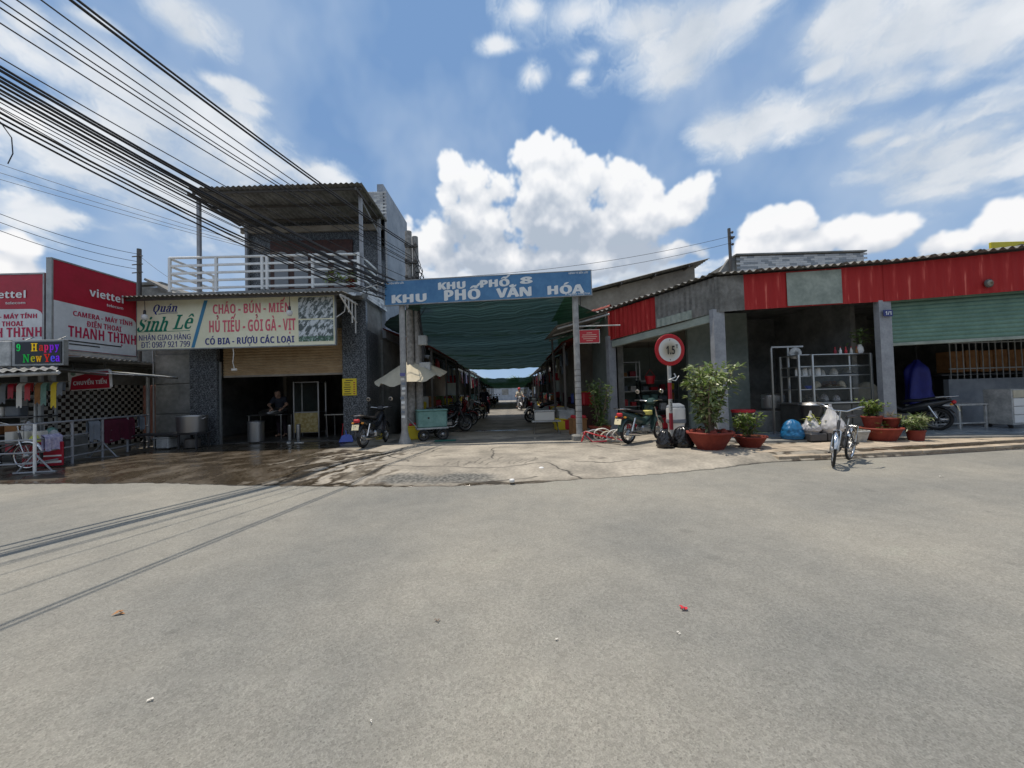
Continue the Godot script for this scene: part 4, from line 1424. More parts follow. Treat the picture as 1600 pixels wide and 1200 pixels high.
func build_phone_shop() -> void:
	var t := thing("phone_shop", "low phone shop with a black and white chequered side wall", "shop")
	var mb := MB.new()
	mb.box(Vector3(-12.98, 1.4, -11.9), Vector3(0.2, 2.7, 3.4))
	mb.box(Vector3(-14.9, 1.4, -13.4), Vector3(3.6, 2.7, 0.2))
	mb.box(Vector3(-12.2, 1.4, -13.75), Vector3(1.7, 2.7, 0.2))
	mb.box(Vector3(-16.8, 1.4, -11.3), Vector3(0.2, 2.7, 4.2))
	obj("wall", mb, M.concrete_wall, t)
	obj("flat_roof", one_box(Vector3(-14.3, 2.72, -11.7), Vector3(5.2, 0.1, 4.1)), M.fibre, t)
	obj("floor", one_box(Vector3(-14.3, 0.07, -11.2), Vector3(5.2, 0.12, 4.4)), M.concrete_wall, t)
	tile_field(t, Vector3(-12.875, 0.14, -10.22), Vector3(0, 0, -3.25), Vector3(0, 1.92, 0), 31, 18, 0.012, 0.004, [flat(0.50, 0.50, 0.48, 0.3), flat(0.012, 0.012, 0.013, 0.25)], "wall_tile", 0.0, 2)
	# metal awning over the front
	mb = MB.new()
	mb.corrugated(Vector3(-16.2, 2.0, -7.35), Vector3(7.1, 0.15, -0.3), Vector3(-2.0, 0.28, -1.75), 0.2, 0.02, 6, 0.004)
	var aw := obj("awning", mb, M.zinc, t)
	obj("eave_beam", one_tube([Vector3(-16.2, 1.94, -7.42), Vector3(-9.12, 2.09, -7.72)], 0.045, 4), M.old_paint, aw)
	mb = MB.new()
	mb.corrugated(Vector3(-13.0, 2.66, -9.1), Vector3(0, 0, -1.9), Vector3(2.75, -0.08, 0.0), 0.13, 0.015, 6, 0.004)
	obj("awning", mb, M.fibre, t)
	# clear roof sheets of the side lean-to
	for k in 3:
		mb = MB.new()
		mb.box(Vector3(-11.5, 2.36, -9.95 - k * 0.68), Vector3(2.7, 0.012, 0.65), Basis(Vector3.BACK, -0.12))
		var sm := flat(0.62, 0.65, 0.66, 0.4)
		sm.backlight_enabled = true
		sm.backlight = lin(0.9, 0.93, 0.95)
		obj("clear_sheet", mb, sm, t)
	for k in 4:
		obj("rafter", one_box(Vector3(-11.5, 2.32, -9.61 - k * 0.68), Vector3(2.72, 0.04, 0.035), 0.0, Basis(Vector3.BACK, -0.12)), M.iron, t)
	for q in [[-11.05, -9.0, 2.7], [-11.1, -11.7, 2.3]]:
		obj("post", one_box(Vector3(q[0], q[2] * 0.5 + 0.05, q[1]), Vector3(0.07, q[2] - 0.1, 0.07), 0.008), M.zinc, t)
	# sign boards
	var a := thing("side_signboard", "red and white phone shop board turned to the alley, beside the cream signboard", "signboard", Vector3(-10.8, 3.83, -9.98), PI / 2)
	carrier_board(a, 2.04, 2.15)
	var b := thing("front_signboard", "red and white phone shop board above the coloured letter display", "signboard", Vector3(-12.02, 3.66, -9.0), 0.02)
	carrier_board(b, 2.15, 1.78)
	obj("back_post", one_box(Vector3(1.1, -0.5, -0.1), Vector3(0.08, 2.7, 0.08)), M.zinc, b)
	obj("back_post", one_box(Vector3(-0.9, -0.5, -0.1), Vector3(0.08, 2.7, 0.08)), M.zinc, b)
	obj("back_post", one_box(Vector3(-0.9, -0.6, -0.1), Vector3(0.08, 2.4, 0.08)), M.zinc, a)
	# letter display
	var led := thing("led_sign", "black letter display reading Happy New Year in coloured lights", "display", Vector3(-10.66, 2.63, -8.62), 0.06)
	led.scale = Vector3(0.87, 0.95, 1.0)
	obj("case", one_box(Vector3(0, 0, -0.06), Vector3(1.24, 0.62, 0.12), 0.01), M.zinc, led)
	obj("screen", one_box(Vector3(0.03, 0, 0.004), Vector3(1.12, 0.52, 0.02)), flat(0.008, 0.008, 0.01, 0.3), led)
	obj("side_case", one_box(Vector3(-0.84, 0, -0.1), Vector3(0.36, 0.60, 0.2), 0.015), M.old_paint, led)
	obj("hanger", one_tube([Vector3(-0.4, 0.3, -0.06), Vector3(-0.4, 0.42, -0.25)], 0.012), M.zinc, led)
	obj("hanger", one_tube([Vector3(0.4, 0.3, -0.06), Vector3(0.4, 0.42, -0.25)], 0.012), M.zinc, led)
	var hues := {"9": Color(0.1, 0.75, 0.35), "0": Color(0.1, 0.35, 0.8), "H": Color(0.85, 0.7, 0.1), "a": Color(0.7, 0.2, 0.15), "p": Color(0.8, 0.15, 0.4), "q": Color(0.5, 0.15, 0.8), "y": Color(0.45, 0.15, 0.85), "N": Color(0.1, 0.6, 0.25), "e": Color(0.6, 0.6, 0.1), "w": Color(0.8, 0.6, 0.1), "Y": Color(0.75, 0.15, 0.1), "E": Color(0.3, 0.3, 0.85)}
	for q in [["9", "9", -0.44, 0.13, 0.09, 0.17], ["H", "H", -0.06, 0.13, 0.15, 0.19], ["a", "a", 0.11, 0.11, 0.1, 0.14], ["p", "p", 0.23, 0.09, 0.1, 0.18], ["p", "q", 0.36, 0.09, 0.1, 0.18], ["y", "y", 0.49, 0.09, 0.1, 0.18], ["N", "N", -0.25, -0.13, 0.16, 0.19], ["e", "e", -0.09, -0.15, 0.1, 0.14], ["w", "w", 0.05, -0.15, 0.14, 0.14], ["Y", "Y", 0.25, -0.13, 0.15, 0.19], ["e", "E", 0.39, -0.15, 0.1, 0.14], ["a", "y", 0.51, -0.15, 0.1, 0.14]]:
		var m := StandardMaterial3D.new()
		m.albedo_color = hues[q[1]]
		m.emission_enabled = true
		m.emission = hues[q[1]]
		m.emission_energy_multiplier = 0.3
		lettering(led, q[0], m, Vector3(q[2], q[3], 0.018), q[4], q[5], Basis(), "serif_bold", 0.0, "led_letter")
	# light box
	var lb := thing("light_box", "small red and white money transfer box hung under the awning", "sign", Vector3(-10.98, 2.08, -10.0), 0.35)
	lb.rotation.z = 0.06
	obj("case", one_box(Vector3.ZERO, Vector3(0.86, 0.52, 0.12), 0.05), M.white, lb)
	var rp := MB.new()
	rp.prism(PackedVector2Array([Vector2(-0.38, -0.24), Vector2(0.4, -0.24), Vector2(0.4, 0.2), Vector2(0.1, 0.2), Vector2(-0.33, 0.08)]), 0.01, Transform3D(Basis(), Vector3(0, 0, 0.062)))
	obj("red_field", rp, M.sign_red, lb)
	lettering(lb, "CHUYỂN TIỀN", M.ink_white, Vector3(0.02, -0.06, 0.07), 0.66, 0.13, Basis(), "sans_bold")
	obj("emblem", one_lathe(V2([0.05, 0.0, 0.05, 0.008, 0.0, 0.008]), 12, Vector3(-0.3, 0.17, 0.06), Basis(Vector3.RIGHT, PI / 2)), flat(0.2, 0.3, 0.25, 0.5), lb)
	obj("hanger", one_tube([Vector3(-0.3, 0.26, 0), Vector3(-0.32, 0.45, 0)], 0.01), M.iron, lb)
	obj("hanger", one_tube([Vector3(0.3, 0.26, 0), Vector3(0.32, 0.45, 0)], 0.01), M.iron, lb)
	tag(obj("pink_board", one_box(Vector3(-11.55, 1.15, -12.3), Vector3(0.5, 1.7, 0.06), 0.01), rough_mat("stain", Color(0.66, 0.44, 0.38), Color(0.78, 0.55, 0.48), 0.7, 0.8)), "faded pink board standing between chequered wall and eating house", "board")

	# movable fence of tubes
	var fa := Vector3(-9.76, 0.06, -7.85)
	var fb := Vector3(-11.0, 0.08, -11.6)
	var fn := thing("tube_fence", "grey welded tube fence on feet before the chequered wall", "fence")
	var top := obj("top_rail", one_tube([fa + Vector3(0, 1.0, 0), fb + Vector3(0, 1.0, 0)], 0.024, 8), M.steel_grey, fn)
	for yy in [0.2, 0.42, 0.68]:
		obj("rail", one_tube([fa + Vector3(0, yy, 0), fb + Vector3(0, yy, 0)], 0.018), M.steel_grey, fn)
	for k in 5:
		var p := fa.lerp(fb, k / 4.0)
		obj("post", one_tube([p, p + Vector3(0, 1.0, 0)], 0.026, 8), M.steel_grey if k else M.white_paint, fn)
	for k in 3:
		var p := fa.lerp(fb, k / 2.0)
		obj("foot", one_tube([p + Vector3(-0.36, 0.02, 0.06), p + Vector3(0.36, 0.02, -0.06)], 0.022), M.steel_grey, fn)
		obj("foot_brace", one_tube([p + Vector3(-0.3, 0.03, 0.05), p + Vector3(0, 0.4, 0)], 0.016), M.steel_grey, fn)
		obj("foot_brace", one_tube([p + Vector3(0.3, 0.03, -0.05), p + Vector3(0, 0.4, 0)], 0.016), M.steel_grey, fn)
	var end := fa + Vector3(-0.7, 0, 0.1)
	obj("post", one_tube([end, end + Vector3(0, 1.0, 0)], 0.026, 8), M.steel_grey, fn)
	for yy in [0.2, 0.42, 0.68, 1.0]:
		obj("rail", one_tube([fa + Vector3(0, yy, 0), end + Vector3(0, yy, 0)], 0.02), M.steel_grey, fn)
	var up := Vector3(0, 1.0, 0)
	tag(obj("purple_cloth", hung_cloth(fa.lerp(fb, 0.5) + up, fa.lerp(fb, 0.82) + up, 0.62, 0.4, 3.0, 0.025), M.purple_cloth), "dark purple cloth drying over the tube fence", "cloth")
	tag(obj("trousers", hung_cloth(fa.lerp(fb, 0.37) + up, fa.lerp(fb, 0.47) + up, 0.52, 0.35, 1.5, 0.02), M.grey_cloth), "grey trousers drying over the tube fence beside the purple cloth", "trousers")
	tag(obj("small_towel", hung_cloth(fa.lerp(fb, 0.88) + up, fa.lerp(fb, 0.94) + up, 0.4, 0.3, 1.0, 0.02), M.grey_cloth), "narrow grey towel at the far end of the tube fence", "towel")
	var up2 := Vector3(0, 0.76, 0)
	tag(obj("print_cloth", hung_cloth(fa.lerp(fb, 0.05) + up2, fa.lerp(fb, 0.17) + up2, 0.34, 0.3, 1.5, 0.02), M.print_cloth), "blue and white printed cloth on the near end of the tube fence", "cloth")
	var rb := thing("propped_sign", "red advertising panel with pale stripes propped behind the tube fence", "sign", Vector3(-10.2, 0.08, -8.35), 0.25)
	obj("panel", one_box(Vector3(0, 0.3, 0), Vector3(0.7, 0.52, 0.04), 0.01), M.sign_red, rb)
	for k in 2:
		obj("stripe", one_box(Vector3(0, 0.26 - k * 0.13, 0.022), Vector3(0.66, 0.03 + 0.02 * k, 0.006)), M.ink_white, rb)
	for k in 2:
		obj("leg", one_box(Vector3(-0.28 + 0.56 * k, 0.15, -0.03), Vector3(0.03, 0.3, 0.03)), M.iron, rb)
	tag(obj("grey_cabinet", one_box(Vector3(-11.0, 0.38, -9.5), Vector3(0.5, 0.6, 0.5), 0.02), M.concrete_wall), "squat grey steel cabinet behind the tube fence", "cabinet")
	# goods on the dark counter
	var ct := thing("goods_shelf", "crowded goods shelf in the dark front of the phone shop", "shelf", Vector3(-11.5, 0.1, -9.1))
	for k in 4:
		obj("board", one_box(Vector3(-0.6, 0.25 + k * 0.42, 0), Vector3(2.2, 0.03, 0.45)), M.dark_steel, ct)
	for q in [[-1.65, 0.2], [0.45, 0.2], [-1.65, -0.2], [0.45, -0.2]]:
		obj("upright", one_box(Vector3(q[0], 0.85, q[1]), Vector3(0.04, 1.7, 0.04)), M.zinc, ct)
	for k in 14:
		var row := k % 3
		var gx := -12.9 + (k / 3) * 0.4 + rng.randf_range(-0.05, 0.05)
		var col: Material = [M.white, M.off_white, M.grey_cloth, M.cardboard, M.sign_red, M.old_paint][rng.randi() % 6]
		tag(obj("packet", one_box(Vector3(gx, 0.1 + 0.265 + row * 0.42 + 0.12, -9.05), Vector3(0.28, 0.24, 0.22), 0.02, yaw(rng.randf_range(-0.3, 0.3))), col), "packet on the crowded goods shelf in the phone shop", "packet", "packets on the goods shelf")
	var bags := [[-11.05, 0.64, -8.85, 0.15, M.grey_cloth], [-10.62, 0.64, -8.9, 0.13, M.clear_bag], [-11.3, 0.64, -8.8, 0.14, M.canvas], [-10.8, 0.64, -9.0, 0.16, M.teal], [-11.18, 0.88, -8.86, 0.12, M.clear_bag]]
	for q in bags:
		tag(obj("goods_bag", knotted_bag(q[3], 0.9), q[4], self, Transform3D(Basis(), Vector3(q[0], q[1] - 0.0, q[2]))), "plastic bag of goods heaped at the phone shop counter", "bag", "bags heaped at the phone shop counter")
	var yb := obj("yellow_bag", knotted_bag(0.15, 0.6), flat(0.6, 0.62, 0.1, 0.4), self, Transform3D(Basis(), Vector3(-10.6, 0.62, -8.55)))
	tag(yb, "yellow-green bag on the phone shop counter", "bag")
	var cn := thing("counter", "dark counter carrying heaped bags at the phone shop front", "counter", Vector3(-10.9, 0.08, -8.8))
	obj("top", one_box(Vector3(0, 0.54, 0), Vector3(1.1, 0.04, 0.6)), M.dark_steel, cn)
	for sx in [-1, 1]:
		for sz in [-1, 1]:
			obj("leg", one_box(Vector3(0.5 * sx, 0.26, 0.26 * sz), Vector3(0.04, 0.52, 0.04)), M.dark_steel, cn)
	for k in 3:
		tag(obj("white_carton", one_box(Vector3(-11.2 + k * 0.3, 0.74 if k != 1 else 0.75, -8.62), Vector3(0.2, 0.26, 0.16), 0.015), M.off_white), "white carton standing on the phone shop counter", "carton", "cartons on the counter")
	for k in 13:
		var hx := -12.6 + k * 0.19 + rng.randf_range(-0.04, 0.04)
		var hm: Material = [M.white, M.red, M.cardboard, M.teal, M.yellow, M.grey_cloth, M.sign_red][k % 7]
		tag(obj("hanging_pack", hung_cloth(Vector3(hx, 1.98, -8.75), Vector3(hx + 0.13, 1.98, -8.75), rng.randf_range(0.25, 0.6), 0.2, 0.5, 0.01), hm), "%s strip of packets hanging under the phone shop awning" % ["white", "red", "brown", "teal", "yellow", "grey", "crimson"][k % 7], "packets", "packets hanging under the awning")
	tag(obj("hanging_rail", one_tube([Vector3(-12.8, 1.97, -8.75), Vector3(-10.1, 1.97, -8.75)], 0.012), M.iron), "thin rail carrying the hanging packets under the phone shop awning", "rail")
	var fl := thing("yellow_flower", "yellow artificial flower stuck on the clear lean-to roof", "flower", Vector3(-10.95, 2.33, -10.6))
	for k in 7:
		var am := TAU * k / 7
		var pm := MB.new()
		pm.leaf(Vector3.ZERO, Vector3(cos(am), 0.3, sin(am)).normalized(), Vector3.UP, 0.16, 0.1)
		obj("petal", pm, M.yellow, fl)

# crumpled plastic bag: a lathe dented by noise; tall bags taper to gathered handles
func knotted_bag(r: float, tall: float, tear := false) -> MB:
	var mb := MB.new()
	var rows := []
	var nz := FastNoiseLite.new()
	nz.seed = int(r * 1000.0)
	nz.frequency = 1.6
	nz.noise_type = FastNoiseLite.TYPE_CELLULAR
	nz.cellular_return_type = FastNoiseLite.RETURN_DISTANCE2_SUB
	nz.fractal_octaves = 2
	for j in 25:
		var t := j / 24.0
		var prof := 0.0
		if tear:
			prof = lerpf(0.72, 1.0, smoothstep(0.0, 0.16, t)) * lerpf(1.0, 0.10, smoothstep(0.22, 1.0, t))
		else:
			prof = lerpf(0.85, 1.0, smoothstep(0.0, 0.2, t)) * sqrt(maxf(0.02, 1.0 - pow(t, 3.2))) * lerpf(1.0, 0.85, t)
		var row := []
		for s in 36:
			var a := -TAU * s / 36
			var d := Vector3(cos(a), t * 1.6, sin(a))
			var k := 1.0 + nz.get_noise_3dv(d * 1.3) * 0.20 + 0.07 * sin(a * 9.0 + t * 4.0) * smoothstep(0.4, 0.9, t) + 0.06 * sin(a * 2.0 + r * 200.0)
			row.append(Vector3(cos(a) * r * prof * k, t * r * 2.0 * tall + nz.get_noise_3dv(d * 2.0) * 0.03 * sin(t * PI), sin(a) * r * prof * k))
		rows.append(row)
	mb.grid(rows, true)
	mb._face(rows[0], Vector3.DOWN)
	mb._face(rows[24], Vector3.UP)
	return mb

# ------------------------------------------------------------------ gate over the alley mouth
func build_gate() -> void:
	var t := thing("street_gate", "steel gate with a long blue sign spanning the alley mouth", "gate")
	var A := Vector3(-3.02, 0, -10.70)
	var B := Vector3(1.78, 0, -10.38)
	var gm := rough_mat("plaster", Color(0.50, 0.50, 0.50), Color(0.70, 0.70, 0.69), 0.8, 0.7)
	obj("post", one_lathe(V2([0.19, 0.08, 0.17, 0.16, 0.12, 0.3, 0.095, 0.42, 0.086, 0.5, 0.082, 3.95]), 16, A), gm, t)
	obj("post", one_lathe(V2([0.085, 0.1, 0.085, 0.3, 0.08, 4.1]), 16, B), gm, t)
	obj("footing", one_box(B + Vector3(0, 0.16, 0), Vector3(0.42, 0.2, 0.36), 0.04, yaw(0.2)), M.concrete_wall, t)
	var d := (B - A).normalized()
	var bs := Basis(d, Vector3.UP, d.cross(Vector3.UP))
	var c := (A + B) * 0.5 + Vector3(0, 4.29, 0) + bs.z * 0.14
	obj("beam", one_box(c - bs.z * 0.12 + Vector3(0, -0.1, 0), Vector3(5.4, 0.08, 0.08), 0.0, bs), M.iron, t)
	obj("beam", one_box(c - bs.z * 0.12 + Vector3(0, 0.25, 0), Vector3(5.4, 0.05, 0.05), 0.0, bs), M.iron, t)
	var sg := Node3D.new()
	sg.name = "sign_panel"
	t.add_child(sg)
	sg.transform = Transform3D(bs * Basis(Vector3.BACK, 0.006), c)
	obj("board", one_box(Vector3.ZERO, Vector3(5.66, 0.68, 0.06), 0.006), M.sign_blue, sg)
	var fm := MB.new()
	for s in [-1, 1]:
		fm.box(Vector3(0, 0.335 * s, 0), Vector3(5.7, 0.022, 0.07))
		fm.box(Vector3(2.835 * s, 0, 0), Vector3(0.022, 0.65, 0.07))
	obj("frame", fm, M.zinc, sg)
	var z := 0.034
	for q in [["KHU", -0.94, 0.12, 0.76, 0.20], ["PHỐ.", 0.30, 0.15, 0.92, 0.27], ["8", 1.10, 0.155, 0.34, 0.19], ["KHU", -2.14, -0.17, 0.98, 0.23], ["PHỐ", -0.66, -0.10, 1.0, 0.38], ["VĂN", 0.75, -0.115, 0.96, 0.33], ["HÓA", 2.15, -0.115, 0.98, 0.31]]:
		for o in [-1, 1]:      # broad strokes: the letters cut twice, a little apart
			lettering(sg, q[0], M.ink_white, Vector3(q[1] + 0.016 * o, q[2] + 0.006 * o, z + 0.001 * o), q[3] - 0.03, q[4] - 0.01, Basis(), "sans_bold")
	lettering(sg, "HUYỆN BẾN LỨC", M.ink_white, Vector3(-2.52, 0.275, z), 0.5, 0.06, Basis(), "sans_bold")
	lettering(sg, "UBND TT BẾN LỨC", M.ink_white, Vector3(2.5, 0.285, z), 0.52, 0.06, Basis(), "sans_bold")
	lettering(sg, "Đ. Nguyễn Trung Trực", M.ink_white, Vector3(2.46, -0.29, z), 0.66, 0.06, Basis(), "sans_bold")
	# number plate and paper scraps pasted on the left post
	obj("number_plate", one_box(A + Vector3(0, 2.02, 0.088), Vector3(0.14, 0.09, 0.012)), flat(0.12, 0.12, 0.3, 0.6), t)
	for k in 9:
		obj("paper_scrap", one_box(A + Vector3(rng.randf_range(-0.03, 0.03), 0.85 + k * 0.13, 0.085), Vector3(0.1, 0.07, 0.008), 0.0, Basis(Vector3.BACK, rng.randf_range(-0.15, 0.15))), [M.ink_white, M.grey_cloth, M.off_white][k % 3], t)
	for k in 10:
		obj("tie_wire", one_lathe(V2([0.088, 0.0, 0.088, 0.012]), 12, B + Vector3(0, 0.55 + k * 0.16, 0)), M.iron, t)

	# shade net slung behind the gate
	shade_net("shade_net", "dark green shade net sagging behind the blue gate sign", -10.78, -24.5, 4.26, 3.2, -3.0, 2.0, 0.45)
	shade_net("shade_net", "low green shade net far down the alley", -33.0, -62.0, 2.9, 2.6, -3.4, 2.4, 0.4)

func shade_net(called: String, label: String, z0: float, z1: float, y0: float, y1: float, xa: float, xb: float, sag: float) -> void:
	var w := 16
	var h := 256
	var im := Image.create_empty(w, h, false, Image.FORMAT_RGBA8)
	var r := RandomNumberGenerator.new()
	r.seed = int(-z0 * 10)
	for j in h:
		var v := r.randf()
		var c := Color(0.10, 0.20, 0.16).lerp(Color(0.24, 0.36, 0.31), v * v)
		c.a = 0.985 - 0.05 * v * v
		for i in w:
			im.set_pixel(i, j, c)
	var m := StandardMaterial3D.new()
	m.albedo_texture = ImageTexture.create_from_image(im)
	m.transparency = BaseMaterial3D.TRANSPARENCY_ALPHA
	m.roughness = 0.9
	m.backlight_enabled = true
	m.backlight = lin(0.10, 0.20, 0.15)
	var rows := []
	var nn := FastNoiseLite.new()
	nn.seed = 8
	nn.frequency = 0.5
	for j in 61:
		var f := j / 60.0
		var row := []
		for i in 25:
			var u := i / 24.0
			var wide := smoothstep(0.04, 0.16, f) * 1.25      # tied to the pole first, then to the stall roofs
			var x := lerpf(xa - wide, xb + wide, u)
			var z := lerpf(z0, z1, f)
			var bay := absf(sin(f * PI * 3.0))
			var s := sin(u * PI)
			row.append(Vector3(x, lerpf(y0, y1, f) - s * sag * (0.35 + 0.65 * bay) + nn.get_noise_2d(x * 2.0, z * 2.0) * 0.1 - (0.25 * (1.0 - s) * bay), z))
		rows.append(row)
	var mb := MB.new()
	mb.grid(rows)
	for i in mb.v.size():
		mb.uv[i] = Vector2(0.5, (mb.v[i].z - z0) / (z1 - z0) * 2.0 + mb.v[i].x * 0.02)
	var t := thing(called, label, "net")
	obj("netting", mb, m, t)
	for s in [0, 24]:
		var pts := []
		for j in range(0, 61, 4):
			pts.append(rows[j][s])
		obj("rope", one_tube(pts, 0.012), M.wire, t)

# ------------------------------------------------------------------ stalls down the alley
func build_alley() -> void:
	var r := RandomNumberGenerator.new()
	r.seed = 5
	var looks := ["rusty sheet roof", "grey sheet roof", "old weathered roof", "pale sheet roof", "green tarpaulin roof", "brown sheet roof", "low fibre cement roof"]
	for side in [-1, 1]:
		var z := -13.3 if side < 0 else -13.0
		for k in 7:
			var len := 6.2 + r.randf_range(-0.5, 0.9)
			var wx := -4.45 if side < 0 else 3.6
			var ex := -2.75 if side < 0 else 1.75
			var yl := 3.0 + r.randf_range(-0.3, 0.2) if k else 3.1
			var yh := yl + 0.7
			if k > 3:
				yl -= 0.3
			var t := thing("market_stall", "market stall under %s, %s from the gate on the %s side" % [looks[k], ["first", "second", "third", "fourth", "fifth", "sixth", "seventh"][k], "eating house" if side < 0 else "red shop"], "stall")
			var mats := [M.terracotta, M.fibre, M.fibre, M.zinc, M.teal, M.wood, M.fibre]
			var mb := MB.new()
			mb.corrugated(Vector3(ex, yl, z), Vector3(0, 0, -len), Vector3(wx - ex, yh - yl, 0), 0.18, 0.02, 4, 0.005)
			obj("roof", mb, mats[k], t)
			mb = MB.new()
			mb.box(Vector3(wx + side * 0.1, 1.7, z - len * 0.5), Vector3(0.2, 3.4, len))
			mb.box(Vector3(wx + side * 1.5, 1.7, z - len + 0.05), Vector3(2.8, 3.4, 0.1))
			obj("wall", mb, [M.concrete_wall, M.warm_plaster, M.green_plaster][k % 3], t)
			obj("upper_block", one_box(Vector3(wx + side * 1.6, 3.5, z - len * 0.5), Vector3(2.8, 0.9 + (k % 3) * 0.3, len - 0.1)), [M.warm_plaster, M.concrete_wall, M.green_plaster][k % 3], t)
			for p in 3:
				obj("post", one_box(Vector3(ex - side * -0.08, yl * 0.5, z - 0.3 - p * (len - 0.5) * 0.5), Vector3(0.07, yl, 0.07)), M.iron, t)
			obj("purlin", one_box(Vector3(ex - side * -0.1, yl - 0.05, z - len * 0.5), Vector3(0.06, 0.08, len - 0.1)), M.iron, t)
			# counter and goods
			obj("counter", one_box(Vector3(wx - side * 0.85, 0.5, z - len * 0.5), Vector3(0.7, 0.8, len - 1.4)), M.wood, t)
			if k == 2 or k == 4:
				obj("banner", one_box(Vector3(wx - side * 0.3, 2.5, z - 0.3), Vector3(0.9, 0.5, 0.03)), [M.ink_teal, M.sign_red][k % 4 / 2], t)
			if k < 5:          # wares piled on the counter and hung from the eave
				for g in 9:
					var gs := Vector3(r.randf_range(0.3, 0.55), r.randf_range(0.2, 0.55), r.randf_range(0.3, 0.5))
					var gi := r.randi() % 8
					var gmat: Material = [M.off_white, M.red, M.cardboard, M.purple_cloth, M.teal, M.blue_plastic, M.leaf_fern, M.yellow][gi]
					tag(obj("stall_ware", one_box(Vector3(wx - side * (0.85 + r.randf_range(-0.12, 0.12)), 0.9 + gs.y * 0.5, z - 0.9 - g * (len - 1.8) / 8.0), gs, 0.04, yaw(r.randf_range(-0.5, 0.5))), gmat), "%s pack of wares piled on a stall counter in the alley" % ["off-white", "red", "brown", "purple", "teal", "blue", "green", "yellow"][gi], "pack", "wares on the alley counters")
				for g in 5:
					var hz := z - 0.8 - g * (len - 1.6) / 4.0
					var hm: Material = [M.purple_cloth, M.grey_cloth, M.blue_cloth, M.canvas, M.red, M.print_cloth][r.randi() % 6]
					var hx: float = ex + side * 0.25
					tag(obj("hung_garment", hung_cloth(Vector3(hx, yl - 0.2, hz), Vector3(hx, yl - 0.2, hz - 0.5), r.randf_range(0.5, 0.9), 0.5, 1.5, 0.03), hm), "garment hung from a stall eave along the alley", "garment", "garments hung along the alley")
			z -= len
	# crates and boxes along the right-hand side
	var cols := [M.off_white, M.sign_red, M.cardboard, M.purple_cloth, M.teal, M.old_paint, M.red, M.yellow]
	for k in 34:
		var side := 1 if k < 24 else -1
		var zz := -11.9 - (k if side > 0 else k - 24) * (1.45 if side > 0 else 3.0) + r.randf_range(-0.3, 0.3)
		var xx := (2.05 if side > 0 else -3.35) + r.randf_range(-0.3, 0.3)
		var c: Material = cols[r.randi() % cols.size()]
		var s := Vector3(r.randf_range(0.4, 0.7), r.randf_range(0.25, 0.5), r.randf_range(0.35, 0.55))
		var b := thing("goods_crate", "%s goods crate set out along the alley before the stalls" % ["off-white", "crimson", "brown cardboard", "purple", "teal", "grey", "bright red", "yellow"][cols.find(c)], "crate", Vector3(xx, GY + 0.005, zz), r.randf_range(-0.3, 0.3), "crates along the alley")
		obj("body", one_box(Vector3(0, s.y * 0.5, 0), s, 0.02), c, b)
		obj("rim", one_box(Vector3(0, s.y, 0), Vector3(s.x + 0.03, 0.04, s.z + 0.03), 0.01), c, b)
		var gm := MB.new()
		for q in 9:
			gm.lathe(V2([0.0, -0.07, 0.06, -0.04, 0.08, 0.0, 0.06, 0.05, 0.0, 0.07]), 7, Vector3(r.randf_range(-0.4, 0.4) * s.x, s.y + 0.05, r.randf_range(-0.4, 0.4) * s.z))
		stuff(obj("contents", gm, [M.red, M.leaf, M.cardboard, M.off_white, M.yellow, M.deep_red][k % 6], b))
	for k in 16:      # second row, stacked two high
		var c: Material = cols[r.randi() % cols.size()]
		var lay := k % 2
		var b := thing("stacked_crate", "%s stacked crate before the stalls just inside the right gate post" % ["off-white", "crimson", "brown cardboard", "purple", "teal", "grey", "bright red", "yellow"][cols.find(c)], "crate", Vector3(1.95 + r.randf_range(-0.08, 0.08), GY + 0.006 + lay * 0.345, -13.4 - (k / 2) * 0.85), r.randf_range(-0.2, 0.2), "stacked crates inside the gate")
		obj("body", one_box(Vector3(0, 0.16, 0), Vector3(0.55, 0.3, 0.42), 0.02), c, b)
		obj("rim", one_box(Vector3(0, 0.32, 0), Vector3(0.58, 0.04, 0.45), 0.01), c, b)
	# table with a white foam box by the right post
	var tb := thing("vendor_table", "low folding table carrying a white foam box near the right gate post", "table", Vector3(1.05, GY, -12.3))
	obj("top", one_box(Vector3(0, 0.4, 0), Vector3(0.9, 0.03, 0.5)), M.old_paint, tb)
	for sx in [-1, 1]:
		obj("leg", one_tube([Vector3(0.4 * sx, 0, -0.2), Vector3(0.34 * sx, 0.4, 0.2)], 0.014), M.alloy, tb)
		obj("leg", one_tube([Vector3(0.4 * sx, 0, 0.2), Vector3(0.34 * sx, 0.4, -0.2)], 0.014), M.alloy, tb)
	var fo := thing("foam_box", "white foam box on the low folding table", "box", Vector3(1.0, GY + 0.42, -12.3))
	obj("body", one_box(Vector3(0, 0.14, 0), Vector3(0.62, 0.28, 0.4), 0.02), M.off_white, fo)
	obj("lid", one_box(Vector3(0, 0.3, 0), Vector3(0.65, 0.05, 0.43), 0.015), M.old_paint, fo)
	# far end: a house front and trees closing the alley
	var fh := thing("far_house", "pale house closing the far end of the alley", "house", Vector3(-1.5, 0, -84))
	obj("wall", one_box(Vector3(0, 1.7, 0), Vector3(16, 3.4, 3)), M.blue_plaster, fh)
	obj("roof", one_box(Vector3(0, 3.5, 0), Vector3(17, 0.3, 4)), M.terracotta, fh)
	for k in 3:
		obj("window", one_box(Vector3(-4.0 + k * 4.0, 1.8, 1.52), Vector3(1.4, 1.2, 0.06)), M.concrete_wall, fh)
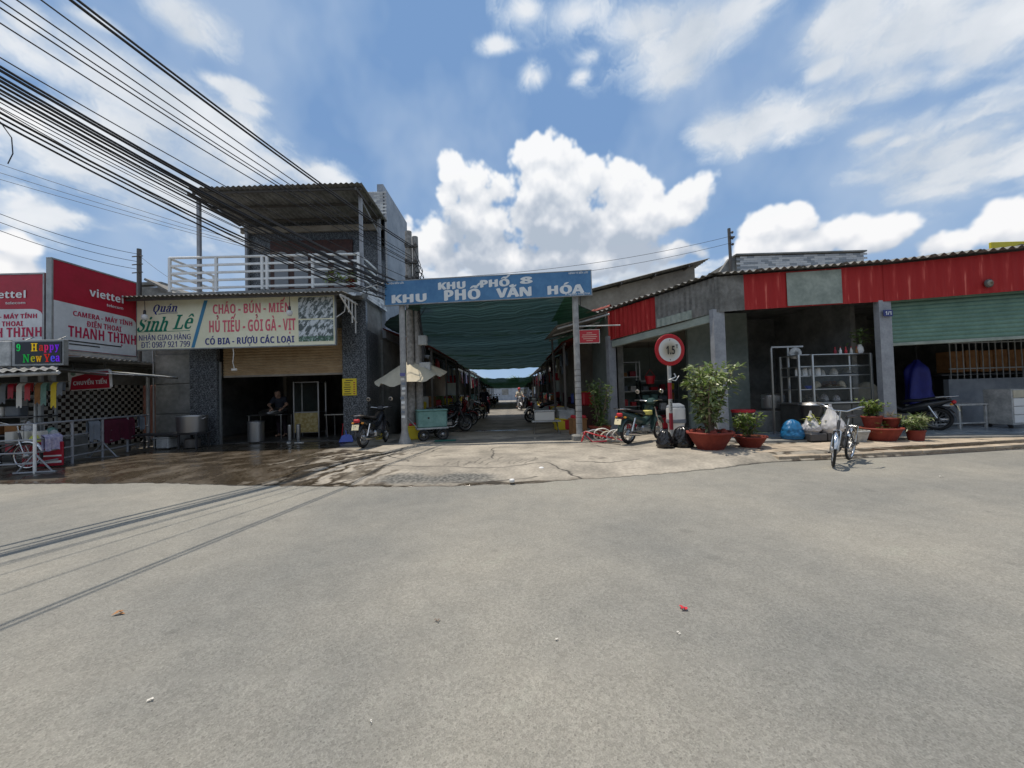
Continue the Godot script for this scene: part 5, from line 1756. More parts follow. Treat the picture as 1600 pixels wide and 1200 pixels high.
	for q in [[-6.0, -74.0, 4.6], [3.6, -70.0, 4.2], [0.5, -92.0, 5.5]]:
		var tr := thing("alley_tree", ["leafy tree rising over the left stalls at the far end", "leafy tree over the right stalls at the far end", "leafy tree behind the pale house at the alley end"][[-6.0, 3.6, 0.5].find(q[0])], "tree", Vector3(q[0], 0, q[1]))
		obj("trunk", one_tube([Vector3.ZERO, Vector3(0.1, q[2] * 0.5, 0), Vector3(0, q[2] * 0.8, 0.1)], [0.16, 0.11, 0.05]), M.bark, tr)
		var mb := MB.new()
		for k in 900:
			var dv := Vector3(r.randfn(), r.randfn() * 0.7, r.randfn()).normalized() * pow(r.randf(), 0.4) * Vector3(1.9, 1.4, 1.9)
			var p := Vector3(0, q[2] * 0.82, 0) + dv * (0.85 + 0.3 * sin(dv.x * 5.0) * cos(dv.z * 4.0))
			mb.leaf(p, Vector3(r.randf_range(-1, 1), r.randf_range(-0.8, 0.3), r.randf_range(-1, 1)).normalized(), Vector3.UP, 0.32, 0.18)
		obj("crown", mb, M.leaf, tr)

# ------------------------------------------------------------------ red corner shop on the right
const RA := Vector2(3.2, -12.3)
const RB := Vector2(5.3, -9.8)
const RC := Vector2(9.3, -9.55)
const RD := Vector2(12.1, -8.98)
const RE := Vector2(17.5, -8.1)
const FL := 0.15

func v3(p: Vector2, y: float) -> Vector3:
	return Vector3(p.x, y, p.y)

# upright corrugated sheet between two points of the frontage
func fascia(t: Node, p: Vector2, q: Vector2, yb0: float, yb1: float, yt0: float, yt1: float, m: Material, out: float, pitch := 0.15, amp := 0.014, called := "fascia_sheet") -> void:
	var d := (q - p).normalized()
	var nn := Vector3(-d.y, 0, d.x)
	if nn.z < 0:
		nn = -nn
	var l := (q - p).length()
	var k := maxi(3, int(l / pitch * 6))
	var lo := []
	var hi := []
	for i in k + 1:
		var f := float(i) / k
		var off := nn * (out + amp * cos(TAU * f * l / pitch))
		lo.append(v3(p.lerp(q, f), lerpf(yb0, yb1, f)) + off)
		hi.append(v3(p.lerp(q, f), lerpf(yt0, yt1, f)) + off)
	var back0 := []
	var back1 := []
	for i in k + 1:
		back0.append(lo[i] - nn * 0.006)
		back1.append(hi[i] - nn * 0.006)
	var mb := MB.new()
	mb.grid([hi, lo])
	mb.grid([back0, back1])
	mb.grid([lo, back0])
	mb.grid([back1, hi])
	obj(called, mb, m, t)

func eave(t: Node, p: Vector2, q: Vector2, y0: float, y1: float, m: Material) -> void:
	var d := (q - p).normalized()
	var nn := Vector3(-d.y, 0, d.x)
	if nn.z < 0:
		nn = -nn
	var l := (q - p).length()
	var n := int(ceil(l / 1.05))
	for k in n:
		var a := v3(p.lerp(q, float(k) / n), lerpf(y0, y1, float(k) / n)) + nn * 0.28 + Vector3.UP * (0.012 * (k % 2))
		var b := v3(p.lerp(q, float(k + 1) / n), lerpf(y0, y1, float(k + 1) / n)) + nn * 0.28 + Vector3.UP * (0.012 * (k % 2))
		var mb := MB.new()
		mb.corrugated(a, b - a, -nn * 2.6 + Vector3.UP * 0.42, 0.177, 0.03, 8, 0.007)
		obj("roof_sheet", mb, m, t)

func build_right_shop() -> void:
	var t := thing("corner_shop", "single storey corner shop with red corrugated fascia and green shutter", "shop")
	# frontage posts
	for q in [[RA, 0.14, 3.15, -0.9], [RB, 0.17, 3.4, -0.5], [RC, 0.16, 3.45, -0.1], [RE, 0.16, 3.6, 0.1]]:
		var p: Vector2 = q[0]
		var ps := MB.new()
		var w: float = q[1]
		var prof := PackedVector2Array([Vector2(-w, -0.07), Vector2(-w * 0.15, -0.07), Vector2(-w * 0.15, -0.04), Vector2(w * 0.15, -0.04), Vector2(w * 0.15, -0.07), Vector2(w, -0.07), Vector2(w, 0.07), Vector2(-w, 0.07)])
		ps.prism(prof, q[2] - FL, Transform3D(yaw(-q[3] * 0.5) * Basis(Vector3.RIGHT, PI / 2), v3(p, (q[2] + FL) * 0.5)))
		obj("post", ps, M.steel_grey, t)
	# fascia sheets
	var ab := func(f: float) -> Vector2: return RA.lerp(RB, f)
	var seg := [[0.0, 0.5, M.red_sheet], [0.5, 1.02, M.fibre]]
	for s in seg:
		fascia(t, ab.call(s[0]), ab.call(s[1]), lerpf(3.02, 3.32, s[0]), lerpf(3.02, 3.32, s[1]), lerpf(3.93, 4.22, s[0]), lerpf(3.93, 4.22, s[1]), s[2], 0.08)
	fascia(t, ab.call(0.52), ab.call(0.82), 3.17, 3.26, 3.40, 3.49, M.pale_sheet, 0.13, 0.15, 0.014)
	fascia(t, Vector2(5.225, -9.805), Vector2(5.95, -9.76), 3.32, 3.35, 4.22, 4.25, M.fibre, 0.08)
	fascia(t, Vector2(5.95, -9.76), RC, 3.35, 3.42, 4.25, 4.33, M.red_sheet, 0.08, 0.2, 0.006)
	fascia(t, Vector2(6.98, -9.70), Vector2(8.3, -9.62), 3.40, 3.42, 4.24, 4.27, M.pale_sheet, 0.11, 0.3, 0.004)
	fascia(t, RC, RD, 3.42, 3.47, 4.33, 4.4, M.red_sheet, 0.08, 0.2, 0.008)
	fascia(t, RD, RE, 3.47, 3.6, 4.4, 4.5, M.red_sheet, 0.08, 0.2, 0.008)
	eave(t, RA + Vector2(-0.2, -0.3), RB, 3.96, 4.27, M.fibre)
	eave(t, RB, RC, 4.27, 4.38, M.fibre)
	eave(t, RC, RD, 4.38, 4.46, M.fibre)
	eave(t, RD, RE, 4.46, 4.58, M.fibre)
	# head beam over the chamfered bay
	var d := (RB - RA).normalized()
	var bs := Basis(Vector3(d.x, 0.1, d.y).normalized(), Vector3.UP, Vector3(d.x, 0, d.y).cross(Vector3.UP).normalized())
	bs.y = bs.z.cross(bs.x)
	obj("head_beam", one_box(v3((RA + RB) * 0.5, 3.04), Vector3(3.1, 0.2, 0.14), 0.01, bs), M.pale_sheet, t)
	# floor, back and partition walls, ceiling
	var mb := MB.new()
	var poly := PackedVector2Array([RA + Vector2(0.1, -0.05), RB + Vector2(0.05, 0.9), Vector2(9.4, -8.75), Vector2(12.2, -8.45), Vector2(17.5, -7.6), Vector2(17.5, -15), Vector2(3.2, -15)])
	mb.prism(poly, 0.14, Transform3D(Basis(Vector3.RIGHT, PI / 2), Vector3(0, 0.075, 0)))
	var fl := obj("floor", mb, M.concrete_wall, t)
	var tones := [rough_mat("plaster", Color(0.42, 0.46, 0.50), Color(0.56, 0.60, 0.64), 0.8, 0.25), rough_mat("plaster", Color(0.52, 0.55, 0.57), Color(0.66, 0.69, 0.71), 0.8, 0.25)]
	tile_field(fl, Vector3(5.9, 0.1455, -9.55), Vector3(3.4, 0, 0.24), Vector3(0.2, 0, -3.0), 8, 7, 0.008, 0.008, tones)
	tile_field(fl, Vector3(9.6, 0.1455, -9.25), Vector3(5.2, 0, 1.0), Vector3(0.35, 0, -2.0), 13, 5, 0.008, 0.008, tones)
	mb = MB.new()
	mb.box(Vector3(5.6, 2.2, -15.0), Vector3(4.8, 4.1, 0.2))
	mb.box(Vector3(3.25, 2.2, -13.8), Vector3(0.15, 4.1, 2.4))
	obj("wall", mb, M.green_plaster, t)
	mb = MB.new()
	mb.box(Vector3(12.8, 2.2, -15.0), Vector3(9.4, 4.1, 0.2))
	mb.box(Vector3(17.4, 2.2, -11.8), Vector3(0.2, 4.1, 6.2))
	mb.box(Vector3(9.75, 2.2, -12.9), Vector3(0.14, 4.1, 4.0))
	obj("inner_wall", mb, M.concrete_wall, t)
	mb = MB.new()
	mb.box(Vector3(6.55, 1.95, -12.2), Vector3(1.9, 3.6, 0.14))
	obj("partition", mb, M.green_plaster, t)
	mb = MB.new()
	mb.prism(PackedVector2Array([RA + Vector2(0.1, -0.2), RB + Vector2(0.0, -0.15), RC + Vector2(0, -0.15), RE + Vector2(0, -0.2), Vector2(17.5, -15), Vector2(3.2, -15)]), 0.06, Transform3D(Basis(Vector3.RIGHT, PI / 2), Vector3(0, 3.9, 0)))
	obj("ceiling", mb, M.fibre, t)
	# green rolling shutter, half down, slat by slat
	var dir := (RD - RC).normalized()
	var sb := Basis(Vector3(dir.x, 0.012, dir.y).normalized(), Vector3.UP, Vector3(dir.x, 0, dir.y).cross(Vector3.UP).normalized())
	sb.y = sb.z.cross(sb.x)
	var green := rough_mat("stain", Color(0.33, 0.46, 0.41), Color(0.43, 0.56, 0.50), 0.6, 0.55)
	var sh := Node3D.new()
	sh.name = "shutter"
	t.add_child(sh)
	sh.transform = Transform3D(sb, v3(RC.lerp(RE, 0.5), 2.4) - sb.z * 0.08)
	var slat := MB.new()
	var prof := PackedVector2Array()
	for k in 7:
		prof.append(Vector2(-0.05 + 0.1 * k / 6.0, 0.018 * sin(PI * k / 6.0)))
	prof.append(Vector2(0.05, -0.012))
	prof.append(Vector2(-0.05, -0.012))
	slat.prism(prof, 7.9, Transform3D(Basis(Vector3.UP, Vector3.BACK, Vector3.RIGHT), Vector3.ZERO))
	var slm := slat.mesh()
	for k in 11:
		obj("slat", slm, green, sh, Transform3D(Basis(), Vector3(0, 0.1 + k * 0.102, 0)))
	obj("bottom_bar", one_box(Vector3(0, 0.01, 0), Vector3(7.9, 0.08, 0.05), 0.01), M.pale_sheet, sh)
	# house number plate and small lamp on the fascia
	var np := thing("number_plate", "dark blue house number plate reading 1/1 on the grey post", "sign", v3(RC, 3.12) + Vector3(0.02, 0, 0.12), 0.05)
	obj("plate", one_box(Vector3.ZERO, Vector3(0.24, 0.16, 0.015), 0.004), flat(0.02, 0.03, 0.16, 0.4), np)
	lettering(np, "1/1", M.ink_white, Vector3(0, 0, 0.01), 0.15, 0.09)
	var lm := thing("bulkhead_lamp", "round bulkhead lamp on the red fascia over the green shutter", "lamp", v3(RC.lerp(RD, 0.72), 3.68) + Vector3(0, 0, 0.12))
	obj("ring", one_lathe(V2([0.10, 0.0, 0.10, 0.03, 0.07, 0.04]), 16, Vector3.ZERO, Basis(Vector3.RIGHT, PI / 2)), M.iron, lm)
	obj("glass", one_lathe(V2([0.072, 0.03, 0.06, 0.06, 0.0, 0.075]), 14, Vector3.ZERO, Basis(Vector3.RIGHT, PI / 2)), flat(0.25, 0.24, 0.2, 0.2), lm)
	# small red notice and awning arms at the alley corner
	var rs := thing("red_notice", "small red notice board with white print beside the right gate post", "sign", Vector3(2.26, 2.98, -11.0), 0.0)
	obj("board", one_box(Vector3.ZERO, Vector3(0.56, 0.37, 0.03), 0.004), M.red, rs)
	var fm := MB.new()
	for s in [-1, 1]:
		fm.box(Vector3(0, 0.19 * s, 0), Vector3(0.6, 0.015, 0.04))
		fm.box(Vector3(0.29 * s, 0, 0), Vector3(0.015, 0.36, 0.04))
	obj("frame", fm, M.off_white, rs)
	for k in 5:
		obj("print_line", one_box(Vector3(0, 0.1 - k * 0.055, 0.018), Vector3([0.16, 0.4, 0.44, 0.36, 0.18][k], 0.016, 0.004)), flat(0.7, 0.5, 0.4, 0.6), rs)
	obj("arm", one_tube([Vector3(-0.3, 0.3, 0), Vector3(0.9, 0.3, 0)], 0.02), M.old_paint, rs)
	for s in [-1, 1]:
		obj("hanger", one_tube([Vector3(0.2 * s, 0.18, 0), Vector3(0.2 * s, 0.3, 0)], 0.008), M.iron, rs)
	var la := thing("corner_awning", "thin pale awning sloping to the alley beside the red fascia", "awning", Vector3.ZERO)
	mb = MB.new()
	mb.corrugated(Vector3(2.95, 3.78, -11.5), Vector3(-0.1, 0, -2.9), Vector3(-1.6, -0.42, 0.2), 0.15, 0.015, 5, 0.005)
	obj("sheet", mb, M.fibre, la)
	for k in 3:
		obj("rafter", one_tube([Vector3(3.0, 3.72, -11.55 - k * 1.3), Vector3(1.4, 3.3, -11.4 - k * 1.3)], 0.03, 4), M.old_paint, la)
	obj("post", one_tube([Vector3(1.55, 0.1, -13.9), Vector3(1.5, 3.3, -13.9)], 0.035, 8), M.iron, la)
	shop_inside(t)

func shop_rack(t: Node3D, w: float, h: float, dep: float, n: int, m: Material) -> void:
	for k in n:
		obj("board", one_box(Vector3(0, 0.12 + k * (h - 0.14) / (n - 1), 0), Vector3(w, 0.025, dep)), m, t)
	for sx in [-1, 1]:
		for sz in [-1, 1]:
			obj("upright", one_box(Vector3(w * 0.5 * sx, h * 0.5, dep * 0.5 * sz), Vector3(0.035, h, 0.035)), m, t)

func shop_inside(shop: Node3D) -> void:
	var r := RandomNumberGenerator.new()
	r.seed = 99
	# racks against the pale wall of the chamfered bay
	var spots := [[3.95, -14.3, 1.5, 2.3, "tall rack of small wares by the pale wall, behind the slim post"], [5.4, -14.3, 1.4, 1.6, "low rack of jars by the pale wall behind the round road sign"]]
	for q in spots:
		var rk := thing("goods_rack", q[4], "rack", Vector3(q[0], FL, q[1]))
		shop_rack(rk, q[2], q[3], 0.4, 5, M.alloy)
		for k in 16:
			var lev := k % 4
			var gy: float = FL + 0.135 + lev * (q[3] - 0.14) / 4.0
			var gx: float = q[0] + ((k / 4) - 1.5) * q[2] * 0.23
			var c: Material = [M.red, M.off_white, M.cardboard, M.yellow, M.grey_cloth, M.teal, M.deep_red, M.white][r.randi() % 8]
			var s := Vector3(r.randf_range(0.16, 0.28), r.randf_range(0.12, 0.26), 0.22)
			tag(obj("ware_box", one_box(Vector3(gx, gy + s.y * 0.5, q[1] + 0.05), s, 0.015), c), "small boxed ware on the racks in the corner shop", "box", "wares on the corner shop racks")
	var bk := thing("red_bucket", "red basket hanging on the pale wall of the corner shop", "basket", Vector3(4.75, 1.75, -13.2))
	obj("body", one_lathe(V2([0.12, -0.15, 0.18, 0.12, 0.16, 0.12, 0.1, -0.13]), 14), M.red, bk)
	obj("handle", one_tube([Vector3(-0.16, 0.12, 0), Vector3(0, 0.35, 0), Vector3(0.16, 0.12, 0)], 0.01), M.red, bk)
	obj("hook_line", one_tube([Vector3(0, 0.35, 0), Vector3(0, 2.1, 0)], 0.005), M.wire, bk)
	for k in 3:
		var bx := thing("red_crate", "red plastic crate stacked low behind the green motorbike", "crate", Vector3(3.75 + k * 0.55, FL, -12.6 + 0.15 * k), 0.2 * k, "red crates behind the green motorbike")
		obj("body", one_box(Vector3(0, 0.16, 0), Vector3(0.5, 0.3, 0.36), 0.02), [M.red, M.deep_red, M.red][k], bx)
		obj("rim", one_box(Vector3(0, 0.32, 0), Vector3(0.53, 0.04, 0.39), 0.01), [M.red, M.deep_red, M.red][k], bx)
	# white drum behind the road sign
	var dr := thing("water_drum", "white and grey plastic drum standing behind the striped sign post", "drum", Vector3(4.38, GY + 0.055, -10.35))
	obj("body", one_lathe(V2([0.2, 0.0, 0.21, 0.3, 0.22, 0.32, 0.24, 0.36, 0.24, 0.72, 0.22, 0.76]), 20), M.white, dr)
	obj("lid", one_lathe(V2([0.23, 0.76, 0.22, 0.8, 0.12, 0.86, 0.0, 0.87]), 20), M.grey_cloth, dr)
	obj("band", one_lathe(V2([0.245, 0.34, 0.25, 0.36, 0.25, 0.42, 0.245, 0.44]), 20), M.grey_cloth, dr)
	# stove block with a big pot in the middle bay
	var sv := thing("stove_block", "rough concrete stove block under the steel pot in the middle bay", "stove", Vector3(7.15, FL, -10.9))
	obj("block", one_box(Vector3(0, 0.28, 0), Vector3(1.3, 0.56, 0.6), 0.02), M.concrete_wall, sv)
	obj("ring", one_lathe(V2([0.24, 0.56, 0.24, 0.62, 0.2, 0.62]), 16, Vector3(0.25, 0, 0)), M.iron, sv)
	var p := thing("steel_pot", "steel cooking pot on the concrete stove block", "pot", Vector3(7.4, FL + 0.62, -10.9))
	obj("body", one_lathe(V2([0.26, 0.0, 0.3, 0.03, 0.3, 0.36, 0.32, 0.38, 0.28, 0.38]), 22), M.alloy, p)
	obj("lid", one_lathe(V2([0.3, 0.38, 0.28, 0.41, 0.06, 0.44, 0.0, 0.44]), 22), M.alloy, p)
	for s in [-1, 1]:
		obj("handle", one_tube([Vector3(0.3 * s, 0.28, -0.06), Vector3(0.37 * s, 0.3, 0), Vector3(0.3 * s, 0.28, 0.06)], 0.012), M.alloy, p)
	var pt := thing("planter_tub", "black tub with a red rim behind the large potted shrub", "tub", Vector3(5.95, FL, -9.95))
	obj("body", one_lathe(V2([0.2, 0.0, 0.27, 0.62, 0.25, 0.62, 0.2, 0.5, 0.0, 0.5]), 18), M.dark_steel, pt)
	obj("rim", one_lathe(V2([0.27, 0.6, 0.29, 0.66, 0.26, 0.67]), 18), M.red, pt)
	# food cabinet
	var fc := thing("food_cabinet", "stainless steel food cabinet with glass shelves beside the grey post", "cabinet", Vector3(8.2, FL, -10.05), 0.06)
	obj("base", one_box(Vector3(0, 0.40, 0), Vector3(2.0, 0.74, 0.7), 0.01), M.dull_steel, fc)
	for k in 3:
		obj("door", one_box(Vector3(-0.66 + k * 0.66, 0.40, 0.36), Vector3(0.63, 0.68, 0.015), 0.004), M.dull_steel, fc)
	obj("worktop", one_box(Vector3(0, 0.79, 0.04), Vector3(2.12, 0.045, 0.8), 0.01), M.stainless, fc)
	for sx in [-1, 1]:
		for sz in [-1, 1]:
			obj("post", one_box(Vector3(0.97 * sx, 1.42, 0.3 * sz), Vector3(0.05, 1.22, 0.05), 0.006), M.stainless, fc)
	obj("post", one_box(Vector3(-0.62, 1.42, 0.32), Vector3(0.05, 1.22, 0.05), 0.006), M.stainless, fc)
	for yy in [1.14, 1.48, 1.72, 2.02]:
		obj("shelf", one_box(Vector3(0, yy, 0.0), Vector3(1.94, 0.025, 0.6), 0.004), M.stainless, fc)
	obj("pane", one_box(Vector3(0, 1.3, 0.335), Vector3(1.9, 0.9, 0.005)), M.glass, fc)
	obj("pane", one_box(Vector3(0.975, 1.42, 0), Vector3(0.005, 1.1, 0.55)), M.glass, fc)
	for sx in [-1, 1]:
		for sz in [-1, 1]:
			obj("foot", one_box(Vector3(0.9 * sx, 0.015, 0.28 * sz), Vector3(0.06, 0.03, 0.06)), M.dark_steel, fc)
	var lv := [FL + 0.815, FL + 1.155, FL + 1.495, FL + 1.735]
	for k in 5:
		var tray := thing("food_tray", "shallow tray of noodles in the food cabinet", "tray", Vector3(7.75 + (k % 3) * 0.5, lv[k % 3], -10.05), 0.0, "trays in the food cabinet")
		tray.position.x += 0.12 * (k / 3)
		obj("dish", one_lathe(V2([0.0, 0.0, 0.2, 0.005, 0.25, 0.04, 0.24, 0.04, 0.19, 0.012, 0.0, 0.01]), 16), M.alloy, tray)
		var mb := MB.new()
		for q in 70:
			var a := r.randf() * TAU
			var rr := r.randf() * 0.16
			mb.leaf(Vector3(cos(a) * rr, 0.03 + (0.16 - rr) * 0.9, sin(a) * rr), Vector3(cos(a + 1.4), 0.2, sin(a + 1.4)).normalized(), Vector3.UP, 0.12, 0.05)
		obj("food", mb, [M.off_white, M.cardboard, M.canvas][k % 3], tray)
	for k in 9:
		var sh := k % 3
		tag(obj("noodle_bag", knotted_bag(0.10 + 0.02 * (k % 2), 0.8), [M.clear_bag, M.canvas, M.off_white][k % 3], self, Transform3D(yaw(k), Vector3(7.95 + (k / 3) * 0.32 + 0.1 * sh, lv[sh] + 0.002, -10.2 + 0.05 * sh))), "small bag of noodles lying on a shelf of the food cabinet", "bag", "noodle bags in the food cabinet")
	for k in 4:
		var jr := thing("white_jar", "white lidded jar on the upper shelf of the food cabinet", "jar", Vector3(7.42 + k * 0.17, lv[2], -9.95), 0.0, "jars in the food cabinet")
		obj("body", one_lathe(V2([0.06, 0.0, 0.065, 0.02, 0.065, 0.15, 0.05, 0.17]), 14), M.white, jr)
		obj("lid", one_lathe(V2([0.055, 0.17, 0.055, 0.2, 0.0, 0.205]), 14), M.off_white, jr)
	var bb := thing("blue_bowl", "blue plastic bowl on the middle shelf of the food cabinet", "bowl", Vector3(7.62, lv[1], -9.85))
	obj("bowl", one_lathe(V2([0.06, 0.0, 0.11, 0.08, 0.1, 0.08, 0.05, 0.012, 0.0, 0.012]), 16), M.blue_plastic, bb)
	for k in 5:
		var bt := thing("sauce_bottle", "small sauce bottle on top of the food cabinet", "bottle", Vector3(8.45 + k * 0.14, FL + 2.033, -10.0), 0.0, "bottles on top of the food cabinet")
		obj("body", one_lathe(V2([0.03, 0.0, 0.032, 0.01, 0.032, 0.1, 0.012, 0.13, 0.012, 0.17]), 10), [M.deep_red, M.white, M.red, M.off_white, M.cardboard][k], bt)
		obj("cap", one_lathe(V2([0.014, 0.165, 0.014, 0.19, 0.0, 0.19]), 10), M.red, bt)
	var vs := thing("vase", "white vase of leaves on top of the food cabinet beside the post", "vase", Vector3(9.1, FL + 2.033, -10.0))
	obj("body", one_lathe(V2([0.05, 0.0, 0.08, 0.06, 0.07, 0.16, 0.04, 0.22, 0.05, 0.24]), 14), M.white, vs)
	var vl := MB.new()
	for q in 60:
		vl.leaf(Vector3(r.randf_range(-0.2, 0.18), r.randf_range(0.28, 0.62), r.randf_range(-0.12, 0.15)), Vector3(r.randf_range(-1, 1), r.randf_range(-0.6, 0.6), r.randf_range(-0.2, 1)).normalized(), Vector3.UP, 0.14, 0.07)
	obj("leaves", vl, M.leaf, vs)
	obj("stems", one_tube([Vector3(0, 0.2, 0), Vector3(-0.02, 0.5, 0.02)], 0.012), M.leaf, vs)
	# fan frame left of the cabinet
	var fr := thing("fan_stand", "steel stand with a small fan left of the food cabinet", "fan", Vector3(7.2, FL, -10.15))
	for sx in [-1, 1]:
		obj("post", one_box(Vector3(0.22 * sx - 0.1, 1.13, 0), Vector3(0.04, 2.26, 0.04)), M.stainless, fr)
	obj("crossbar", one_box(Vector3(0.1, 2.28, 0), Vector3(0.85, 0.04, 0.04)), M.stainless, fr)
	obj("guard", one_lathe(V2([0.15, -0.04, 0.155, 0.0, 0.15, 0.04, 0.1, 0.05, 0.0, 0.055]), 18, Vector3(0.3, 2.1, 0.02), Basis(Vector3.RIGHT, PI / 2)), M.old_paint, fr)
	obj("hanger", one_box(Vector3(0.3, 2.24, 0), Vector3(0.03, 0.08, 0.03)), M.old_paint, fr)
	var wb := thing("swing_bin", "black tub standing under the hanging plastic bags", "bin", Vector3(7.1, GY + 0.05, -9.15))
	obj("body", one_lathe(V2([0.2, 0.0, 0.24, 0.75, 0.26, 0.78, 0.22, 0.78]), 18), M.black_plastic, wb)
	obj("lid", one_lathe(V2([0.25, 0.78, 0.22, 0.84, 0.0, 0.86]), 18), M.alloy, wb)
	# right bay: bench, cabinet, cartons behind bars, rain cape, motorbike stands in build_street_things
	var bn := thing("steel_bench", "grey steel bench table in the bay under the green shutter", "table", Vector3(11.6, FL, -10.3), 0.1)
	obj("top", one_box(Vector3(0, 0.62, 0), Vector3(1.7, 0.05, 0.6), 0.01), M.old_paint, bn)
	for sx in [-1, 0, 1]:
		for sz in [-1, 1]:
			obj("leg", one_box(Vector3(0.8 * sx, 0.3, 0.26 * sz), Vector3(0.05, 0.6, 0.05), 0.006), M.old_paint, bn)
	obj("stretcher", one_box(Vector3(0, 0.14, 0.26), Vector3(1.56, 0.03, 0.03)), M.old_paint, bn)
	var ch := thing("drawer_cabinet", "white drawer cabinet on castors beside the steel bench", "cabinet", Vector3(12.9, FL, -10.0), 0.1)
	obj("case", one_box(Vector3(0, 0.55, 0), Vector3(0.7, 0.9, 0.55), 0.01), M.old_paint, ch)
	for k in 4:
		obj("drawer", one_box(Vector3(0, 0.25 + k * 0.21, 0.285), Vector3(0.64, 0.19, 0.02), 0.006), M.white if k < 3 else M.canvas, ch)
	for sx in [-1, 1]:
		obj("castor", one_lathe(V2([0.04, -0.02, 0.045, 0.0, 0.04, 0.02]), 10, Vector3(0.3 * sx, 0.05, 0.2), Basis(Vector3.BACK, PI / 2)), M.rubber, ch)
		obj("castor", one_lathe(V2([0.04, -0.02, 0.045, 0.0, 0.04, 0.02]), 10, Vector3(0.3 * sx, 0.05, -0.2), Basis(Vector3.BACK, PI / 2)), M.rubber, ch)
	var gr := thing("window_grille", "white barred window in the grey wall behind the steel bench", "window")
	obj("sill_wall", one_box(Vector3(14.6, 0.8, -11.2), Vector3(3.9, 1.3, 0.14)), M.blue_plaster, gr)
	obj("lintel", one_box(Vector3(14.6, 3.2, -11.2), Vector3(3.9, 1.1, 0.14)), M.blue_plaster, gr)
	for k in 20:
		obj("bar", one_box(Vector3(12.75 + k * 0.19, 2.05, -11.15), Vector3(0.018, 1.24, 0.018)), M.old_paint, gr)
	for yy in [1.75, 2.5]:
		obj("crossbar", one_box(Vector3(14.6, yy, -11.14), Vector3(3.8, 0.03, 0.03)), M.old_paint, gr)
	for k in 7:
		tag(obj("carton", one_box(Vector3(13.1 + k * 0.42, 1.96 + 0.02 * (k % 2), -11.46), Vector3(0.39, 0.62, 0.42), 0.01), M.cardboard), "brown carton standing on a shelf behind the barred window", "carton", "cartons behind the barred window")
	obj("shelf", one_box(Vector3(14.4, 1.58, -11.6), Vector3(3.4, 0.04, 0.5)), M.dark_steel, gr)
	for k in 2:
		obj("shelf_support", one_box(Vector3(13.0 + k * 2.8, 0.86, -11.6), Vector3(0.05, 1.4, 0.4)), M.dark_steel, gr)
	var rc := thing("rain_cape", "dark blue rain cape hung to dry over the end of the steel bench", "cape", Vector3(11.15, FL + 0.66, -10.55))
	rc.rotation.y = 0.2
	var rows := []
	for j in 17:
		var f := j / 16.0
		var row := []
		for i in 32:
			var a := -TAU * i / 32
			var rad := (lerpf(0.36, 0.27, f) if f < 0.8 else lerpf(0.27, 0.07, smoothstep(0.8, 1.0, f))) * (1.0 + (0.24 - 0.12 * f) * sin(a * 5.0 + f * 1.5) + 0.14 * sin(a * 3.0 - f * 4.0))
			row.append(Vector3(cos(a) * rad, f * 1.2, sin(a) * rad * 0.6))
		rows.append(row)
	var cm := MB.new()
	cm.grid(rows, true)
	cm._face(rows[16], Vector3.UP)
	obj("cape", cm, M.blue_cloth, rc)
	obj("hanger", one_tube([Vector3(0, 1.2, 0), Vector3(0, 1.32, 0), Vector3(0.03, 2.9, -0.1)], 0.008), M.wire, rc)
	var hp := thing("cloth_heap", "pale bundle of sacks stacked behind the parked motorbike", "sacks", Vector3(10.5, FL, -11.5))
	for k in 3:
		obj("sack", knotted_bag(0.36, 0.85), M.canvas, hp, Transform3D(Basis.from_scale(Vector3(1.3, 0.9, 0.8)), Vector3(-0.3 + 0.35 * k, 0.0 + (0.75 if k == 1 else 0.0), 0.05 * k)))
	obj("pallet", one_box(Vector3(0, 0.3, -0.3), Vector3(1.3, 0.6, 0.4)), M.wood, hp)

